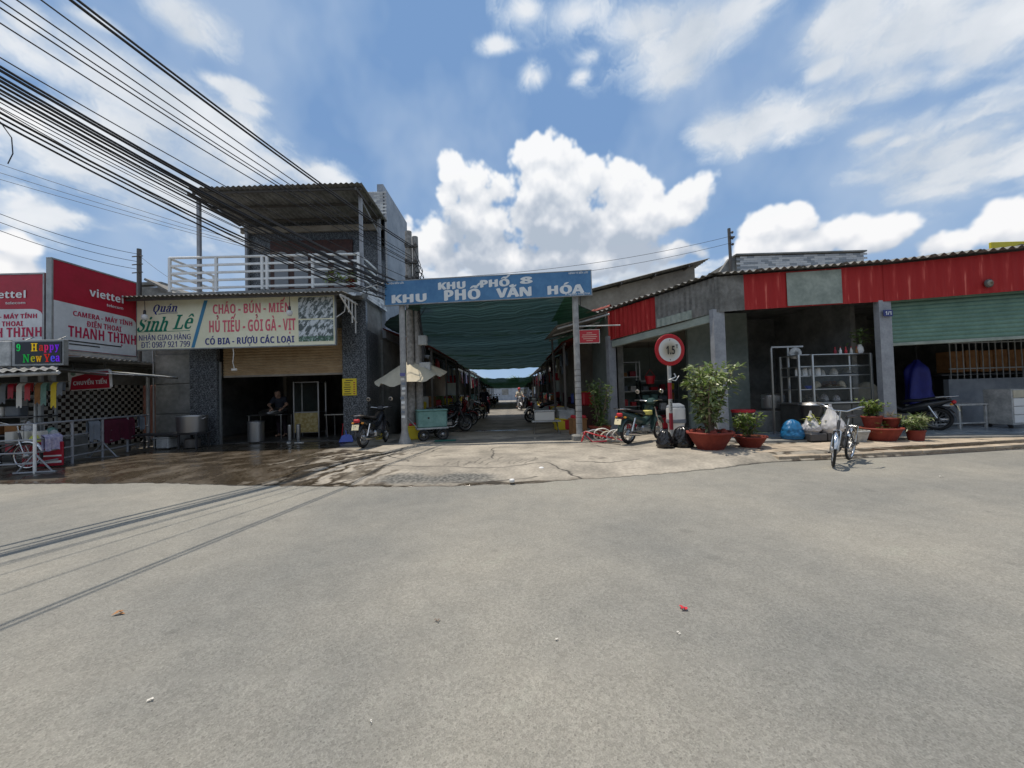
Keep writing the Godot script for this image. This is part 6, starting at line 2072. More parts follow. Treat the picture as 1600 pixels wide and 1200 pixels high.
# ------------------------------------------------------------------ roofs, poles and boards behind
func build_background() -> void:
	# grey gable with a mono-pitch roof behind the alley corner
	var g := thing("gable_house", "grey rendered house with a single-pitch sheet roof behind the red fascia", "house")
	var mb := MB.new()
	mb.prism(PackedVector2Array([Vector2(2.6, 0), Vector2(7.85, 0), Vector2(7.85, 6.55), Vector2(2.6, 5.36)]), 5.0, Transform3D(Basis(), Vector3(0, 0, -18.6)))
	obj("wall", mb, M.warm_plaster, g)
	mb = MB.new()
	mb.corrugated(Vector3(2.3, 5.36, -15.6), Vector3(0, 0, -5.8), Vector3(5.95, 1.36, 0), 0.2, 0.02, 4, 0.01)
	obj("roof", mb, M.fibre, g)
	for k in 4:
		obj("purlin", one_box(Vector3(3.2 + k * 1.4, 5.47 + k * 0.318, -17.9), Vector3(0.06, 0.08, 4.6)), M.iron, g)
	# clay ridge tiles at the corner roof
	var rt := thing("clay_ridge", "short row of old red clay ridge tiles at the corner of the roof", "roof tiles", Vector3(2.62, 4.0, -12.9), -0.6)
	for k in 3:
		mb = MB.new()
		var rows := []
		for s in 7:
			var a := PI * s / 6.0
			rows.append([Vector3(-0.0, sin(a) * 0.09, cos(a) * 0.12), Vector3(0.3, sin(a) * 0.10 + 0.01, cos(a) * 0.13)])
		mb.grid(rows)
		obj("ridge_tile", mb, M.terracotta, rt, Transform3D(Basis(Vector3.BACK, 0.12), Vector3(k * 0.26, k * 0.035, 0)))
	obj("bedding", one_box(Vector3(0.4, -0.06, 0), Vector3(0.9, 0.2, 0.2), 0.0, Basis(Vector3.BACK, 0.12)), M.concrete_wall, rt)
	# tiled parapet behind the roof
	var p := thing("parapet_house", "house behind the shop with a grey and white tiled parapet", "house")
	obj("wall", one_box(Vector3(10.75, 3.1, -15.2), Vector3(4.7, 6.2, 2.3)), M.concrete_wall, p)
	obj("coping", one_box(Vector3(10.75, 6.27, -14.1), Vector3(4.8, 0.05, 0.3)), M.concrete_wall, p)
	tile_field(p, Vector3(8.4, 5.3, -14.05), Vector3(4.7, 0, 0), Vector3(0, 0.92, 0), 18, 12, 0.012, 0.005, [flat(0.5, 0.51, 0.52, 0.35), flat(0.58, 0.58, 0.57, 0.35), flat(0.28, 0.30, 0.32, 0.35)], "parapet_tile", 0.5)
	mb = MB.new()
	mb.prism(PackedVector2Array([Vector2(7.0, 4.6), Vector2(8.4, 4.6), Vector2(8.4, 6.2), Vector2(8.2, 6.2)]), 0.2, Transform3D(Basis(), Vector3(0, 0, -14.2)))
	obj("sloping_wall", mb, M.concrete_wall, p)
	var tp := thing("antenna_pole", "thin rusty pole with insulators standing behind the corner shop roof", "pole", Vector3(8.2, 0, -14.0))
	obj("shaft", one_tube([Vector3(0, 0.05, 0), Vector3(-0.05, 7.25, 0)], 0.055, 8), M.iron, tp)
	for k in 3:
		obj("insulator", one_lathe(V2([0.03, 0.0, 0.05, 0.04, 0.03, 0.08]), 8, Vector3(0.03, 6.6 + k * 0.22, 0.06)), M.iron, tp)
	obj("clamp", one_box(Vector3(0.02, 6.9, 0.04), Vector3(0.16, 0.05, 0.12)), M.iron, tp)
	var yb := thing("yellow_board", "yellow signboard rising behind the corner shop roof", "signboard", Vector3(18.3, 5.88, -13.0))
	obj("board", one_box(Vector3.ZERO, Vector3(3.7, 0.42, 0.08), 0.01), flat(0.55, 0.46, 0.01, 0.5), yb)
	obj("arc_mark", one_tube([Vector3(-1.3, -0.18, 0.05), Vector3(-1.1, 0.0, 0.05), Vector3(-0.85, 0.08, 0.05), Vector3(-0.6, 0.0, 0.05), Vector3(-0.4, -0.18, 0.05)], 0.035), M.ink_black, yb)
	obj("post", one_box(Vector3(-1.2, -3.0, -0.08), Vector3(0.1, 5.8, 0.08)), M.iron, yb)
	obj("post", one_box(Vector3(1.2, -3.0, -0.08), Vector3(0.1, 5.8, 0.08)), M.iron, yb)
	# old walls and a pole behind the phone shop
	var o := thing("old_house", "weathered concrete house with a sloping roof edge behind the phone boards", "house")
	mb = MB.new()
	mb.prism(PackedVector2Array([Vector2(-20, 0), Vector2(-11.6, 0), Vector2(-11.6, 4.9), Vector2(-13.2, 5.8), Vector2(-15.0, 5.9), Vector2(-20, 5.9)]), 4.0, Transform3D(Basis(), Vector3(0, 0, -16.4)))
	obj("wall", mb, M.concrete_wall, o)
	mb = MB.new()
	mb.box(Vector3(-12.3, 5.42, -16.2), Vector3(2.2, 0.08, 4.7), Basis(Vector3.BACK, -0.51))
	obj("roof_edge", mb, M.fibre, o)
	obj("coping", one_box(Vector3(-14.2, 5.95, -14.5), Vector3(2.2, 0.1, 0.3)), M.concrete_wall, o)
	var bw := thing("brick_stub", "short unplastered brick wall seen through the balcony railing", "wall", Vector3(-11.9, 0, -17.6))
	obj("wall", one_box(Vector3(0, 3.1, -0.3), Vector3(3.2, 6.2, 0.4)), M.concrete_wall, bw)
	tile_field(bw, Vector3(-1.6, 5.6, -0.08), Vector3(3.2, 0, 0), Vector3(0, 0.62, 0), 12, 7, 0.03, 0.015, [flat(0.3, 0.17, 0.12, 0.9), flat(0.24, 0.15, 0.12, 0.9), flat(0.34, 0.24, 0.19, 0.9)], "brick", 0.5)
	var sp := thing("service_pole", "slim weathered pole with brackets behind the phone boards", "pole", Vector3(-13.55, 0, -13.95))
	obj("shaft", one_tube([Vector3(0, 0, 0), Vector3(0.02, 7.1, 0)], 0.07, 8), M.iron, sp)
	for k in 3:
		obj("bracket", one_tube([Vector3(-0.18, 6.2 + k * 0.3, 0.06), Vector3(0.2, 6.22 + k * 0.3, 0.06)], 0.02), M.iron, sp)

# ------------------------------------------------------------------ utility poles and wires
func wire_path(a: Vector3, b: Vector3, sag: float, n := 16) -> Array:
	var pts := []
	for i in n + 1:
		var f := float(i) / n
		pts.append(a.lerp(b, f) + Vector3.DOWN * sag * 4.0 * f * (1.0 - f))
	return pts

# wire that starts at a, passes the sight line of a pixel at depth z, and runs on past the camera
func wire_by(a: Vector3, px: float, py: float, z: float, sag: float) -> Array:
	var m := on_z(px, py, z)
	var d := m - a
	var b := a + d * 2.1
	b.y = maxf(b.y, 4.6) + 0.3
	# parabola through a and m, then on to b
	var pts := []
	for i in 29:
		var f := i / 28.0 * 2.1
		var p := a + d * f
		p.y -= sag * 4.0 * f * (1.0 - f) if f < 1.0 else 0.0
		if f > 1.0:
			p.y += (f - 1.0) * (f - 1.0) * 1.2 + sag * 4.0 * (f - 1.0)
		pts.append(p)
	return pts

func build_wires() -> void:
	var P := Vector3(-2.98, 0, -11.75)
	var t := thing("utility_pole", "weathered twin concrete utility pole with brackets behind the blue gate sign", "pole", P)
	obj("shaft", one_tube([Vector3(-0.11, 0, 0), Vector3(-0.09, 6.5, 0)], [0.13, 0.10], 10), M.pole, t)
	obj("shaft", one_tube([Vector3(0.14, 0, -0.05), Vector3(0.1, 6.35, -0.05)], [0.12, 0.09], 10), M.pole, t)
	for k in 4:
		obj("bracket", one_box(Vector3(0.02, 4.5 + k * 0.5, 0.1), Vector3(0.4, 0.05, 0.07)), M.iron, t)
		for s in [-1, 1]:
			obj("insulator", one_lathe(V2([0.03, 0.0, 0.05, 0.03, 0.03, 0.09]), 8, Vector3(0.15 * s, 4.52 + k * 0.5, 0.12)), M.iron, t)
	obj("meter_box", one_box(Vector3(0.35, 2.25, 0.05), Vector3(0.34, 0.36, 0.22), 0.02), M.old_paint, t)
	obj("meter_box", one_box(Vector3(0.3, 3.1, 0.08), Vector3(0.26, 0.3, 0.18), 0.02), M.old_paint, t)
	for k in 6:
		var y0 := 5.9 - k * 0.22
		obj("drop_cable", one_tube([Vector3(0.12, y0, 0.12), Vector3(0.3 + 0.05 * k, y0 - 0.5, 0.16), Vector3(0.18, y0 - 1.1, 0.14), Vector3(0.24 + 0.03 * k, y0 - 2.0, 0.14), Vector3(0.3, 2.4, 0.12)], 0.012, 5), M.wire, t)
	for k in 5:     # coils of slack cable
		var pts := []
		for s in 22:
			var a := TAU * s / 16.0
			pts.append(Vector3(0.22 + cos(a) * (0.14 + 0.03 * k), 5.2 - k * 0.2 + sin(a) * 0.18, 0.13 + 0.002 * s))
		obj("cable_coil", one_tube(pts, 0.009, 5), M.wire, t)
	# out of frame: the next pole of the line, across the road
	var far := thing("utility_pole", "concrete utility pole across the road carrying the wires", "pole", Vector3(-9.6, 0, 8.0))
	obj("shaft", one_tube([Vector3.ZERO, Vector3(0, 9.5, 0)], [0.16, 0.11], 10), M.pole, far)
	obj("crossarm", one_box(Vector3(0, 8.0, 0), Vector3(1.6, 0.1, 0.1)), M.iron, far)

	var grp := "overhead wires"
	# upper line: pole top to the top left, then thinner pairs, then the thick black bundle
	var lines := [
		[5.95, 0.06, 110, 0, -3.75, 0.10, 0.016], [5.98, 0.10, 121, 0, -3.75, 0.10, 0.014],
		[5.7, 0.0, 64, 0, -4.0, 0.12, 0.009], [5.6, 0.05, 26, 0, -4.2, 0.12, 0.009], [5.55, -0.05, 5, 4, -4.3, 0.12, 0.009], [5.45, 0.05, 0, 12, -4.3, 0.12, 0.010], [5.4, 0.0, 0, 36, -4.3, 0.15, 0.009],
		[4.95, 0.05, 0, 90, -4.4, 0.15, 0.008],
		[4.75, 0.0, 0, 104, -4.4, 0.18, 0.016], [4.7, 0.08, 0, 110, -4.4, 0.18, 0.018], [4.65, -0.04, 0, 120, -4.4, 0.2, 0.016], [4.6, 0.04, 0, 126, -4.4, 0.2, 0.018], [4.55, 0.1, 0, 133, -4.45, 0.2, 0.016], [4.5, 0.0, 0, 140, -4.45, 0.2, 0.014], [4.5, -0.06, 0, 146, -4.4, 0.22, 0.012],
		[4.45, 0.04, 0, 154, -4.5, 0.22, 0.012], [4.4, -0.02, 0, 160, -4.5, 0.24, 0.007], [4.42, 0.06, 0, 168, -4.5, 0.24, 0.006],
		[4.3, 0.0, 0, 176, -4.6, 0.28, 0.016], [4.25, 0.05, 0, 184, -4.6, 0.28, 0.013], [4.2, -0.05, 0, 192, -4.6, 0.3, 0.014], [4.15, 0.02, 0, 170, -4.5, 0.34, 0.006],
		[4.6, 0.0, 0, 142, -4.4, 0.25, 0.006], [4.55, 0.0, 0, 152, -4.4, 0.28, 0.006]]
	for q in lines:
		var a := P + Vector3(q[1], q[0], 0.12)
		tag(obj("overhead_wire", one_tube(wire_by(a, q[2], q[3], q[4], q[5]), q[6], 5), M.wire), ("thick black overhead cable running from the twin utility pole across the road" if q[6] > 0.011 else "thin black overhead wire running from the twin utility pole across the road"), "wire", grp)
	# lower, farther wires on the left between the service pole and beyond
	for q in [[0, 248, 700, 470, -10.0], [0, 266, 640, 470, -10.5], [0, 280, 620, 480, -11.0]]:
		tag(obj("service_wire", one_tube(wire_path(on_z(q[0] - 200, q[1] - 60, q[4] + 2.0), P + Vector3(-0.1, 4.2 + q[1] * 0.002, 0.1), 0.15), 0.006, 5), M.wire), "thin wire sagging past the balcony to the twin pole", "wire", "thin wires past the balcony")
	var S := Vector3(-13.55, 6.9, -13.9)
	for k in 3:
		tag(obj("house_wire", one_tube(wire_path(S - Vector3(0, 0.28 * k, 0), on_z(-150, 270 + k * 14, -9.0), 0.25), 0.009, 5), M.wire), "black wire leaving the slim pole behind the phone boards", "wire", "wires at the slim pole")
	tag(obj("house_wire", one_tube(wire_path(S, Vector3(-10.4, 5.0, -13.6), 0.2), 0.006, 5), M.wire), "thin wire from the slim pole to the balcony", "wire")
	# wires over the alley to the pole behind the corner shop
	for k in 2:
		tag(obj("alley_wire", one_tube(wire_path(P + Vector3(0.1, 4.75 + 0.25 * k, 0.05), Vector3(8.2, 6.7 + k * 0.25, -13.95), 0.28), 0.007, 5), M.wire), "thin wire spanning the alley to the rusty pole", "wire", "wires spanning the alley")
	# loose bracket arms of the gate and a hanging loop
	tag(obj("stay_rod", one_tube([Vector3(-4.6, 4.75, -11.7), Vector3(-3.9, 4.7, -11.2), Vector3(-3.4, 4.65, -10.72)], 0.014), M.white_paint), "thin white stay rod between balcony corner and gate sign", "rod")
	tag(obj("cable_end", one_tube([on_z(0, 190, -4.6), on_z(18, 215, -4.6), on_z(20, 240, -4.6), on_z(12, 256, -4.6)], 0.006, 5), M.wire), "loose cable end dangling from the wires at the left", "wire")

# houses across the road, behind the camera: they close the street and stand in the glass and chrome
func build_opposite_side() -> void:
	var x := -22.0
	var looks := [["cream two storey house across the road", M.warm_plaster, 6.5], ["grey shop house across the road", M.concrete_wall, 4.6], ["pale green house across the road", M.green_plaster, 6.8], ["pale blue shop across the road", M.blue_plaster, 4.4], ["low cream shop across the road", M.canvas, 4.2], ["tall grey house across the road", M.concrete_wall, 7.2]]
	for q in looks:
		var t := thing("street_house", q[0], "house", Vector3(x + 3.7, 0, 9.5))
		var h: float = q[2]
		obj("wall", one_box(Vector3(0, h * 0.5, 3.0), Vector3(7.2, h, 6.0)), q[1], t)
		obj("roof", one_box(Vector3(0, h + 0.08, 2.8), Vector3(7.5, 0.15, 6.6)), M.fibre, t)
		obj("canopy", one_box(Vector3(0, 2.9, -0.9), Vector3(7.0, 0.06, 2.0), 0.0, Basis(Vector3.RIGHT, -0.12)), M.fibre, t)
		for k in 2:
			obj("shutter", one_box(Vector3(-1.7 + k * 3.4, 1.3, -0.03), Vector3(2.8, 2.5, 0.08)), [M.teal, M.wood][k], t)
			if h > 5.0:
				obj("window", one_box(Vector3(-1.6 + k * 3.2, 4.6, -0.03), Vector3(1.4, 1.2, 0.08)), M.wood, t)
		x += 7.5

# ------------------------------------------------------------------ two-wheelers
func spoked_wheel(t: Node3D, at: Vector3, r: float, tyre: float, bs: Basis, rim_m: Material, spokes: int, called := "wheel") -> void:
	var w := Node3D.new()
	w.name = called
	t.add_child(w, true)
	w.transform = Transform3D(bs, at)
	var mb := MB.new()
	var rows := []
	for i in 28:
		var a := TAU * i / 28
		var row := []
		for s in 8:
			var b := TAU * s / 8
			row.append(Vector3(cos(a) * (r - tyre + cos(b) * tyre), sin(a) * (r - tyre + cos(b) * tyre), sin(b) * tyre * 0.9))
		rows.append(row)
	rows.append(rows[0])
	mb.grid(rows, true)
	obj("tyre", mb, M.rubber, w)
	mb = MB.new()
	rows = []
	var ri := r - tyre * 2.0
	for i in 29:
		var a := TAU * i / 28
		var row := []
		for q in [[0.004, tyre * 0.8], [-0.014, tyre * 0.55], [-0.014, -tyre * 0.55], [0.004, -tyre * 0.8]]:
			row.append(Vector3(cos(a) * (ri + q[0]), sin(a) * (ri + q[0]), q[1]))
		rows.append(row)
	mb.grid(rows)
	obj("rim", mb, rim_m, w)
	mb = MB.new()
	for i in spokes:
		var a := TAU * i / spokes
		var a2 := a + (0.35 if i % 2 else -0.35)
		mb.tube([Vector3(cos(a2) * 0.04, sin(a2) * 0.04, 0.03 if i % 2 else -0.03), Vector3(cos(a) * ri, sin(a) * ri, 0)], 0.0035 if r > 0.25 else 0.003, 4, false)
	obj("spokes", mb, M.alloy, w)
	obj("hub", one_lathe(V2([0.02, -0.06, 0.055, -0.04, 0.06, 0.0, 0.055, 0.04, 0.02, 0.06]), 12, Vector3.ZERO, Basis(Vector3.RIGHT, PI / 2)), M.alloy, w)

func fender(r: float, a0: float, a1: float, w: float, at: Vector3, bs: Basis) -> MB:
	var rows := []
	for i in 15:
		var a := lerpf(a0, a1, i / 14.0)
		var row := []
		for q in [[-0.02, -1.0], [0.006, -0.7], [0.015, 0.0], [0.006, 0.7], [-0.02, 1.0]]:
			row.append(at + bs * Vector3(cos(a) * (r + q[0]), sin(a) * (r + q[0]), w * q[1]))
		rows.append(row)
	var mb := MB.new()
	mb.grid(rows)
	return mb

func make_motorbike(called: String, label: String, at: Vector3, turn: float, body_m: Material, trim_m: Material, cub: bool, group := "") -> Node3D:
	var t := thing(called, label, "motorbike", at, turn, group)
	var bs := Basis()
	var fr := Vector3(0.62, 0.29, 0)
	var rr := Vector3(-0.6, 0.29, 0)
	var steer := yaw(0.22)
	spoked_wheel(t, rr, 0.29, 0.04, bs, M.chrome if cub else M.alloy, 20)
	spoked_wheel(t, fr, 0.29, 0.036, steer, M.chrome if cub else M.alloy, 20)
	var head := Vector3(0.40, 0.86, 0)
	for s in [-1, 1]:
		obj("fork", one_tube([fr + steer * Vector3(0, 0, 0.065 * s), head + Vector3(0, 0, 0.06 * s)], [0.024, 0.028]), M.chrome if cub else M.dark_steel, t)
		obj("shock_absorber", one_tube([rr + Vector3(0, 0.02, 0.11 * s), Vector3(-0.46, 0.62, 0.11 * s)], [0.032, 0.028], 8), M.chrome, t)
		obj("swing_arm", one_tube([rr + Vector3(0, 0, 0.09 * s), Vector3(-0.12, 0.32, 0.07 * s)], 0.022), M.alloy if cub else M.dark_steel, t)
	obj("front_fender", fender(0.325, 0.35, 2.5, 0.06, fr, steer), body_m, t)
	obj("rear_fender", fender(0.335, 0.9, 3.05, 0.075, rr, bs), body_m if cub else M.black_plastic, t)
	# leg shield and tunnel
	var mb := MB.new()
	var rows := []
	for i in 9:
		var f := i / 8.0
		var y := lerpf(0.92, 0.30, f)
		var x := lerpf(0.42, 0.22, f) + 0.05 * sin(f * PI)
		var hw := lerpf(0.12, 0.21, sin(f * PI * 0.62))
		var row := []
		for k in 7:
			var u := k / 6.0 * 2.0 - 1.0
			row.append(Vector3(x - 0.11 * u * u, y, hw * u))
		rows.append(row)
	mb.grid(rows)
	obj("leg_shield", mb, trim_m if cub else body_m, t)
	mb = MB.new()
	rows = []
	for q in [[0.38, 0.80, 0.07, 0.09], [0.22, 0.60, 0.07, 0.08], [0.0, 0.50, 0.08, 0.08], [-0.2, 0.56, 0.11, 0.12], [-0.42, 0.62, 0.13, 0.13], [-0.68, 0.70, 0.10, 0.08], [-0.86, 0.76, 0.05, 0.04]]:
		var row := []
		for s in 12:
			var a := TAU * s / 12
			row.append(Vector3(q[0], q[1] + sin(a) * q[3], cos(a) * q[2]))
		rows.append(row)
	mb.grid(rows, true)
	mb._face(rows[6], Vector3.LEFT)
	obj("body", mb, body_m, t)
	# saddle
	mb = MB.new()
	rows = []
	for q in [[0.02, 0.70, 0.07], [-0.1, 0.745, 0.12], [-0.3, 0.75, 0.14], [-0.5, 0.79, 0.13], [-0.72, 0.83, 0.09], [-0.78, 0.81, 0.05]]:
		var row := []
		for s in 12:
			var a := TAU * s / 12
			row.append(Vector3(q[0], q[1] + sin(a) * (0.055 if sin(a) > 0 else 0.03), cos(a) * q[2]))
		rows.append(row)
	mb.grid(rows, true)
	mb._face(rows[0], Vector3.RIGHT)
	mb._face(rows[5], Vector3.LEFT)
	obj("saddle", mb, M.black_plastic, t)
	obj("engine", one_box(Vector3(0.0, 0.32, 0), Vector3(0.34, 0.2, 0.24), 0.05), M.alloy, t)
	obj("cylinder", one_tube([Vector3(0.12, 0.33, 0), Vector3(0.32, 0.36, 0)], [0.075, 0.065], 10), M.alloy, t)
	obj("exhaust", one_tube([Vector3(0.3, 0.3, 0.08), Vector3(0.16, 0.2, 0.13), Vector3(-0.25, 0.21, 0.15), Vector3(-0.4, 0.23, 0.16), Vector3(-0.85, 0.28, 0.17)], [0.018, 0.02, 0.022, 0.045, 0.05], 10), M.chrome, t)
	obj("chain_case", one_box(Vector3(-0.34, 0.30, -0.1), Vector3(0.62, 0.11, 0.04), 0.02), M.alloy if cub else M.black_plastic, t)
	for s in [-1, 1]:
		obj("footrest", one_tube([Vector3(0.02, 0.24, 0.1 * s), Vector3(0.02, 0.24, 0.27 * s)], 0.016), M.rubber, t)
	# handlebar, cover, lamps, mirrors
	var hb := Vector3(0.33, 1.0, 0)
	var bar := obj("handlebar", one_tube([hb + steer * Vector3(-0.12, 0.03, -0.34), hb + steer * Vector3(-0.04, 0.03, -0.2), hb, hb + steer * Vector3(-0.04, 0.03, 0.2), hb + steer * Vector3(-0.12, 0.03, 0.34)], 0.013, 8), M.chrome, t)
	for s in [-1, 1]:
		obj("grip", one_tube([hb + steer * Vector3(-0.07, 0.03, 0.25 * s), hb + steer * Vector3(-0.13, 0.03, 0.36 * s)], 0.019, 8), M.rubber, bar)
		var mp := hb + steer * Vector3(-0.05, 0.26, 0.31 * s)
		obj("mirror_stem", one_tube([hb + steer * Vector3(-0.05, 0.03, 0.22 * s), hb + steer * Vector3(0.0, 0.14, 0.28 * s), mp], 0.007), M.black_plastic, bar)
		obj("mirror", one_lathe(V2([0.0, -0.012, 0.05, -0.008, 0.058, 0.0, 0.052, 0.006, 0.0, 0.007]), 12, mp, steer * Basis(Vector3.BACK, PI / 2 + 0.2)), M.chrome, bar)
		obj("brake_lever", one_tube([hb + steer * Vector3(-0.03, 0.03, 0.2 * s), hb + steer * Vector3(-0.04, 0.02, 0.34 * s)], 0.007), M.alloy, bar)
	obj("head_cover", one_box(hb + Vector3(0.04, 0.0, 0), Vector3(0.2, 0.16, 0.24), 0.06, steer * Basis(Vector3.BACK, 0.35)), body_m, bar)
	obj("headlight", one_lathe(V2([0.075, 0.0, 0.07, 0.03, 0.0, 0.05]), 14, hb + steer * Vector3(0.12, 0.0, 0), steer * Basis(Vector3.BACK, -PI / 2)), flat(0.6, 0.6, 0.58, 0.1), bar)
	obj("tail_light", one_box(Vector3(-0.9, 0.72, 0), Vector3(0.08, 0.09, 0.16), 0.025), M.red, t)
	for s in [-1, 1]:
		obj("indicator", one_box(Vector3(-0.86, 0.66, 0.13 * s), Vector3(0.06, 0.05, 0.07), 0.02), flat(0.6, 0.25, 0.03, 0.3), t)
	obj("number_plate", one_box(Vector3(-0.97, 0.56, 0), Vector3(0.012, 0.14, 0.19), 0.003, Basis(Vector3.BACK, -0.3)), flat(0.75, 0.68, 0.45, 0.5), t)
	obj("plate_bracket", one_tube([Vector3(-0.88, 0.68, 0), Vector3(-0.96, 0.58, 0)], 0.02), M.black_plastic, t)
	var rack := obj("rack", one_tube([Vector3(-0.6, 0.84, -0.1), Vector3(-0.98, 0.87, -0.1), Vector3(-0.98, 0.87, 0.1), Vector3(-0.6, 0.84, 0.1)], 0.011), M.chrome, t)
	for k in 3:
		obj("rack_bar", one_tube([Vector3(-0.68 - 0.09 * k, 0.85, -0.1), Vector3(-0.68 - 0.09 * k, 0.85, 0.1)], 0.008), M.chrome, rack)
	obj("stand", one_tube([Vector3(-0.15, 0.26, -0.08), Vector3(-0.22, 0.0, -0.22)], 0.012), M.dark_steel, t)
	return t

func make_bicycle(called: String, label: String, at: Vector3, turn: float, frame_m: Material, lean := 0.0, steer_a := 0.0, group := "") -> Node3D:
	var t := thing(called, label, "bicycle", at, turn, group)
	t.rotation.x = lean
	var r := 0.29
	var fw := Vector3(0.46, r, 0)
	var rw := Vector3(-0.46, r, 0)
	var steer := yaw(steer_a)
	spoked_wheel(t, rw, r, 0.022, Basis(), M.chrome, 24)
	spoked_wheel(t, fw, r, 0.022, steer, M.chrome, 24)
	var bb := Vector3(-0.06, 0.27, 0)
	var st := Vector3(-0.2, 0.66, 0)
	var hl := Vector3(0.34, 0.62, 0)
	var hu := Vector3(0.30, 0.78, 0)
	var fr := obj("frame", one_tube([hu, hl], 0.022, 8), frame_m, t)
	for q in [[hl, bb], [bb, st], [hl + Vector3(-0.03, -0.04, 0), st + Vector3(0.05, -0.22, 0)]]:
		obj("tube", one_tube(q, 0.018, 8), frame_m, fr)
	for s in [-1, 1]:
		obj("stay", one_tube([bb + Vector3(0, 0, 0.03 * s), rw + Vector3(0, 0, 0.06 * s), st + Vector3(0.02, -0.06, 0.03 * s)], 0.01), frame_m, fr)
		obj("fork_blade", one_tube([fw + steer * Vector3(0, 0, 0.05 * s), hl + Vector3(0.01, -0.02, 0.045 * s), hl], 0.013), M.chrome, t)
	obj("mudguard", fender(r + 0.022, 0.6, 3.3, 0.036, rw, Basis()), M.chrome, t)
	obj("mudguard", fender(r + 0.022, 0.2, 2.2, 0.036, fw, steer), M.chrome, t)
	for s in [-1, 1]:
		obj("mudguard_stay", one_tube([rw + Vector3(0, 0, 0.05 * s), rw + Vector3(-0.3, 0.06, 0.035 * s)], 0.004, 4), M.chrome, t)
	obj("seat_post", one_tube([st, st + Vector3(-0.03, 0.12, 0)], 0.013), M.chrome, t)
	var mb := MB.new()
	var rows := []
	for q in [[0.14, 0.0, 0.02], [0.06, 0.015, 0.035], [-0.04, 0.02, 0.08], [-0.12, 0.03, 0.1], [-0.16, 0.02, 0.06]]:
		var row := []
		for s in 10:
			var a := TAU * s / 10
			row.append(st + Vector3(-0.04 + q[0], 0.14 + q[1] + sin(a) * 0.03, cos(a) * q[2]))
		rows.append(row)
	mb.grid(rows, true)
	mb._face(rows[0], Vector3.RIGHT)
	mb._face(rows[4], Vector3.LEFT)
	obj("saddle", mb, M.black_plastic, t)
	var hb := hu + Vector3(-0.03, 0.16, 0)
	obj("stem", one_tube([hu, hb], 0.012), M.chrome, t)
	var bar := obj("handlebar", one_tube([hb + steer * Vector3(-0.2, 0.08, -0.3), hb + steer * Vector3(-0.06, 0.08, -0.24), hb + steer * Vector3(0.03, 0.0, -0.08), hb, hb + steer * Vector3(0.03, 0.0, 0.08), hb + steer * Vector3(-0.06, 0.08, 0.24), hb + steer * Vector3(-0.2, 0.08, 0.3)], 0.012, 8), M.chrome, t)
	for s in [-1, 1]:
		obj("grip", one_tube([hb + steer * Vector3(-0.13, 0.08, 0.27 * s), hb + steer * Vector3(-0.23, 0.08, 0.31 * s)], 0.017, 8), M.alloy, bar)
		obj("brake_lever", one_tube([hb + steer * Vector3(-0.02, 0.05, 0.17 * s), hb + steer * Vector3(-0.16, 0.04, 0.27 * s)], 0.006, 5), M.alloy, bar)
	obj("brake_cable", one_tube([hb + Vector3(0, 0.06, 0.15), hb + Vector3(0.14, 0.1, 0.02), hl + Vector3(0.05, 0.02, 0)], 0.004, 4), M.wire, t)
	obj("chainring", one_lathe(V2([0.075, -0.004, 0.08, 0.0, 0.075, 0.004]), 16, bb + Vector3(0, 0, 0.05), Basis(Vector3.RIGHT, PI / 2)), M.dark_steel, t)
	obj("chain_guard", one_box(Vector3(-0.25, 0.32, 0.06), Vector3(0.42, 0.07, 0.02), 0.01), M.chrome, t)
	for s in [-1, 1]:
		var cr := bb + Vector3(0.12 * s, -0.1 * s, 0.08 * s)
		obj("crank", one_tube([bb + Vector3(0, 0, 0.07 * s), cr], 0.01), M.alloy, t)
		obj("pedal", one_box(cr + Vector3(0, 0, 0.05 * s), Vector3(0.08, 0.02, 0.09), 0.006), M.rubber, t)
	var rk := obj("rack", one_tube([Vector3(-0.26, 0.62, -0.06), Vector3(-0.68, 0.63, -0.06), Vector3(-0.68, 0.63, 0.06), Vector3(-0.26, 0.62, 0.06)], 0.008), M.chrome, t)
	for k in 3:
		obj("rack_bar", one_tube([Vector3(-0.36 - 0.1 * k, 0.625, -0.06), Vector3(-0.36 - 0.1 * k, 0.625, 0.06)], 0.006), M.chrome, rk)
	for s in [-1, 1]:
		obj("rack_stay", one_tube([Vector3(-0.6, 0.62, 0.06 * s), rw + Vector3(0, 0, 0.06 * s)], 0.006), M.chrome, rk)
	obj("kickstand", one_tube([rw + Vector3(0.08, 0, 0.06), rw + Vector3(0.1, -0.27, 0.2)], 0.009), M.alloy, t)
	return t

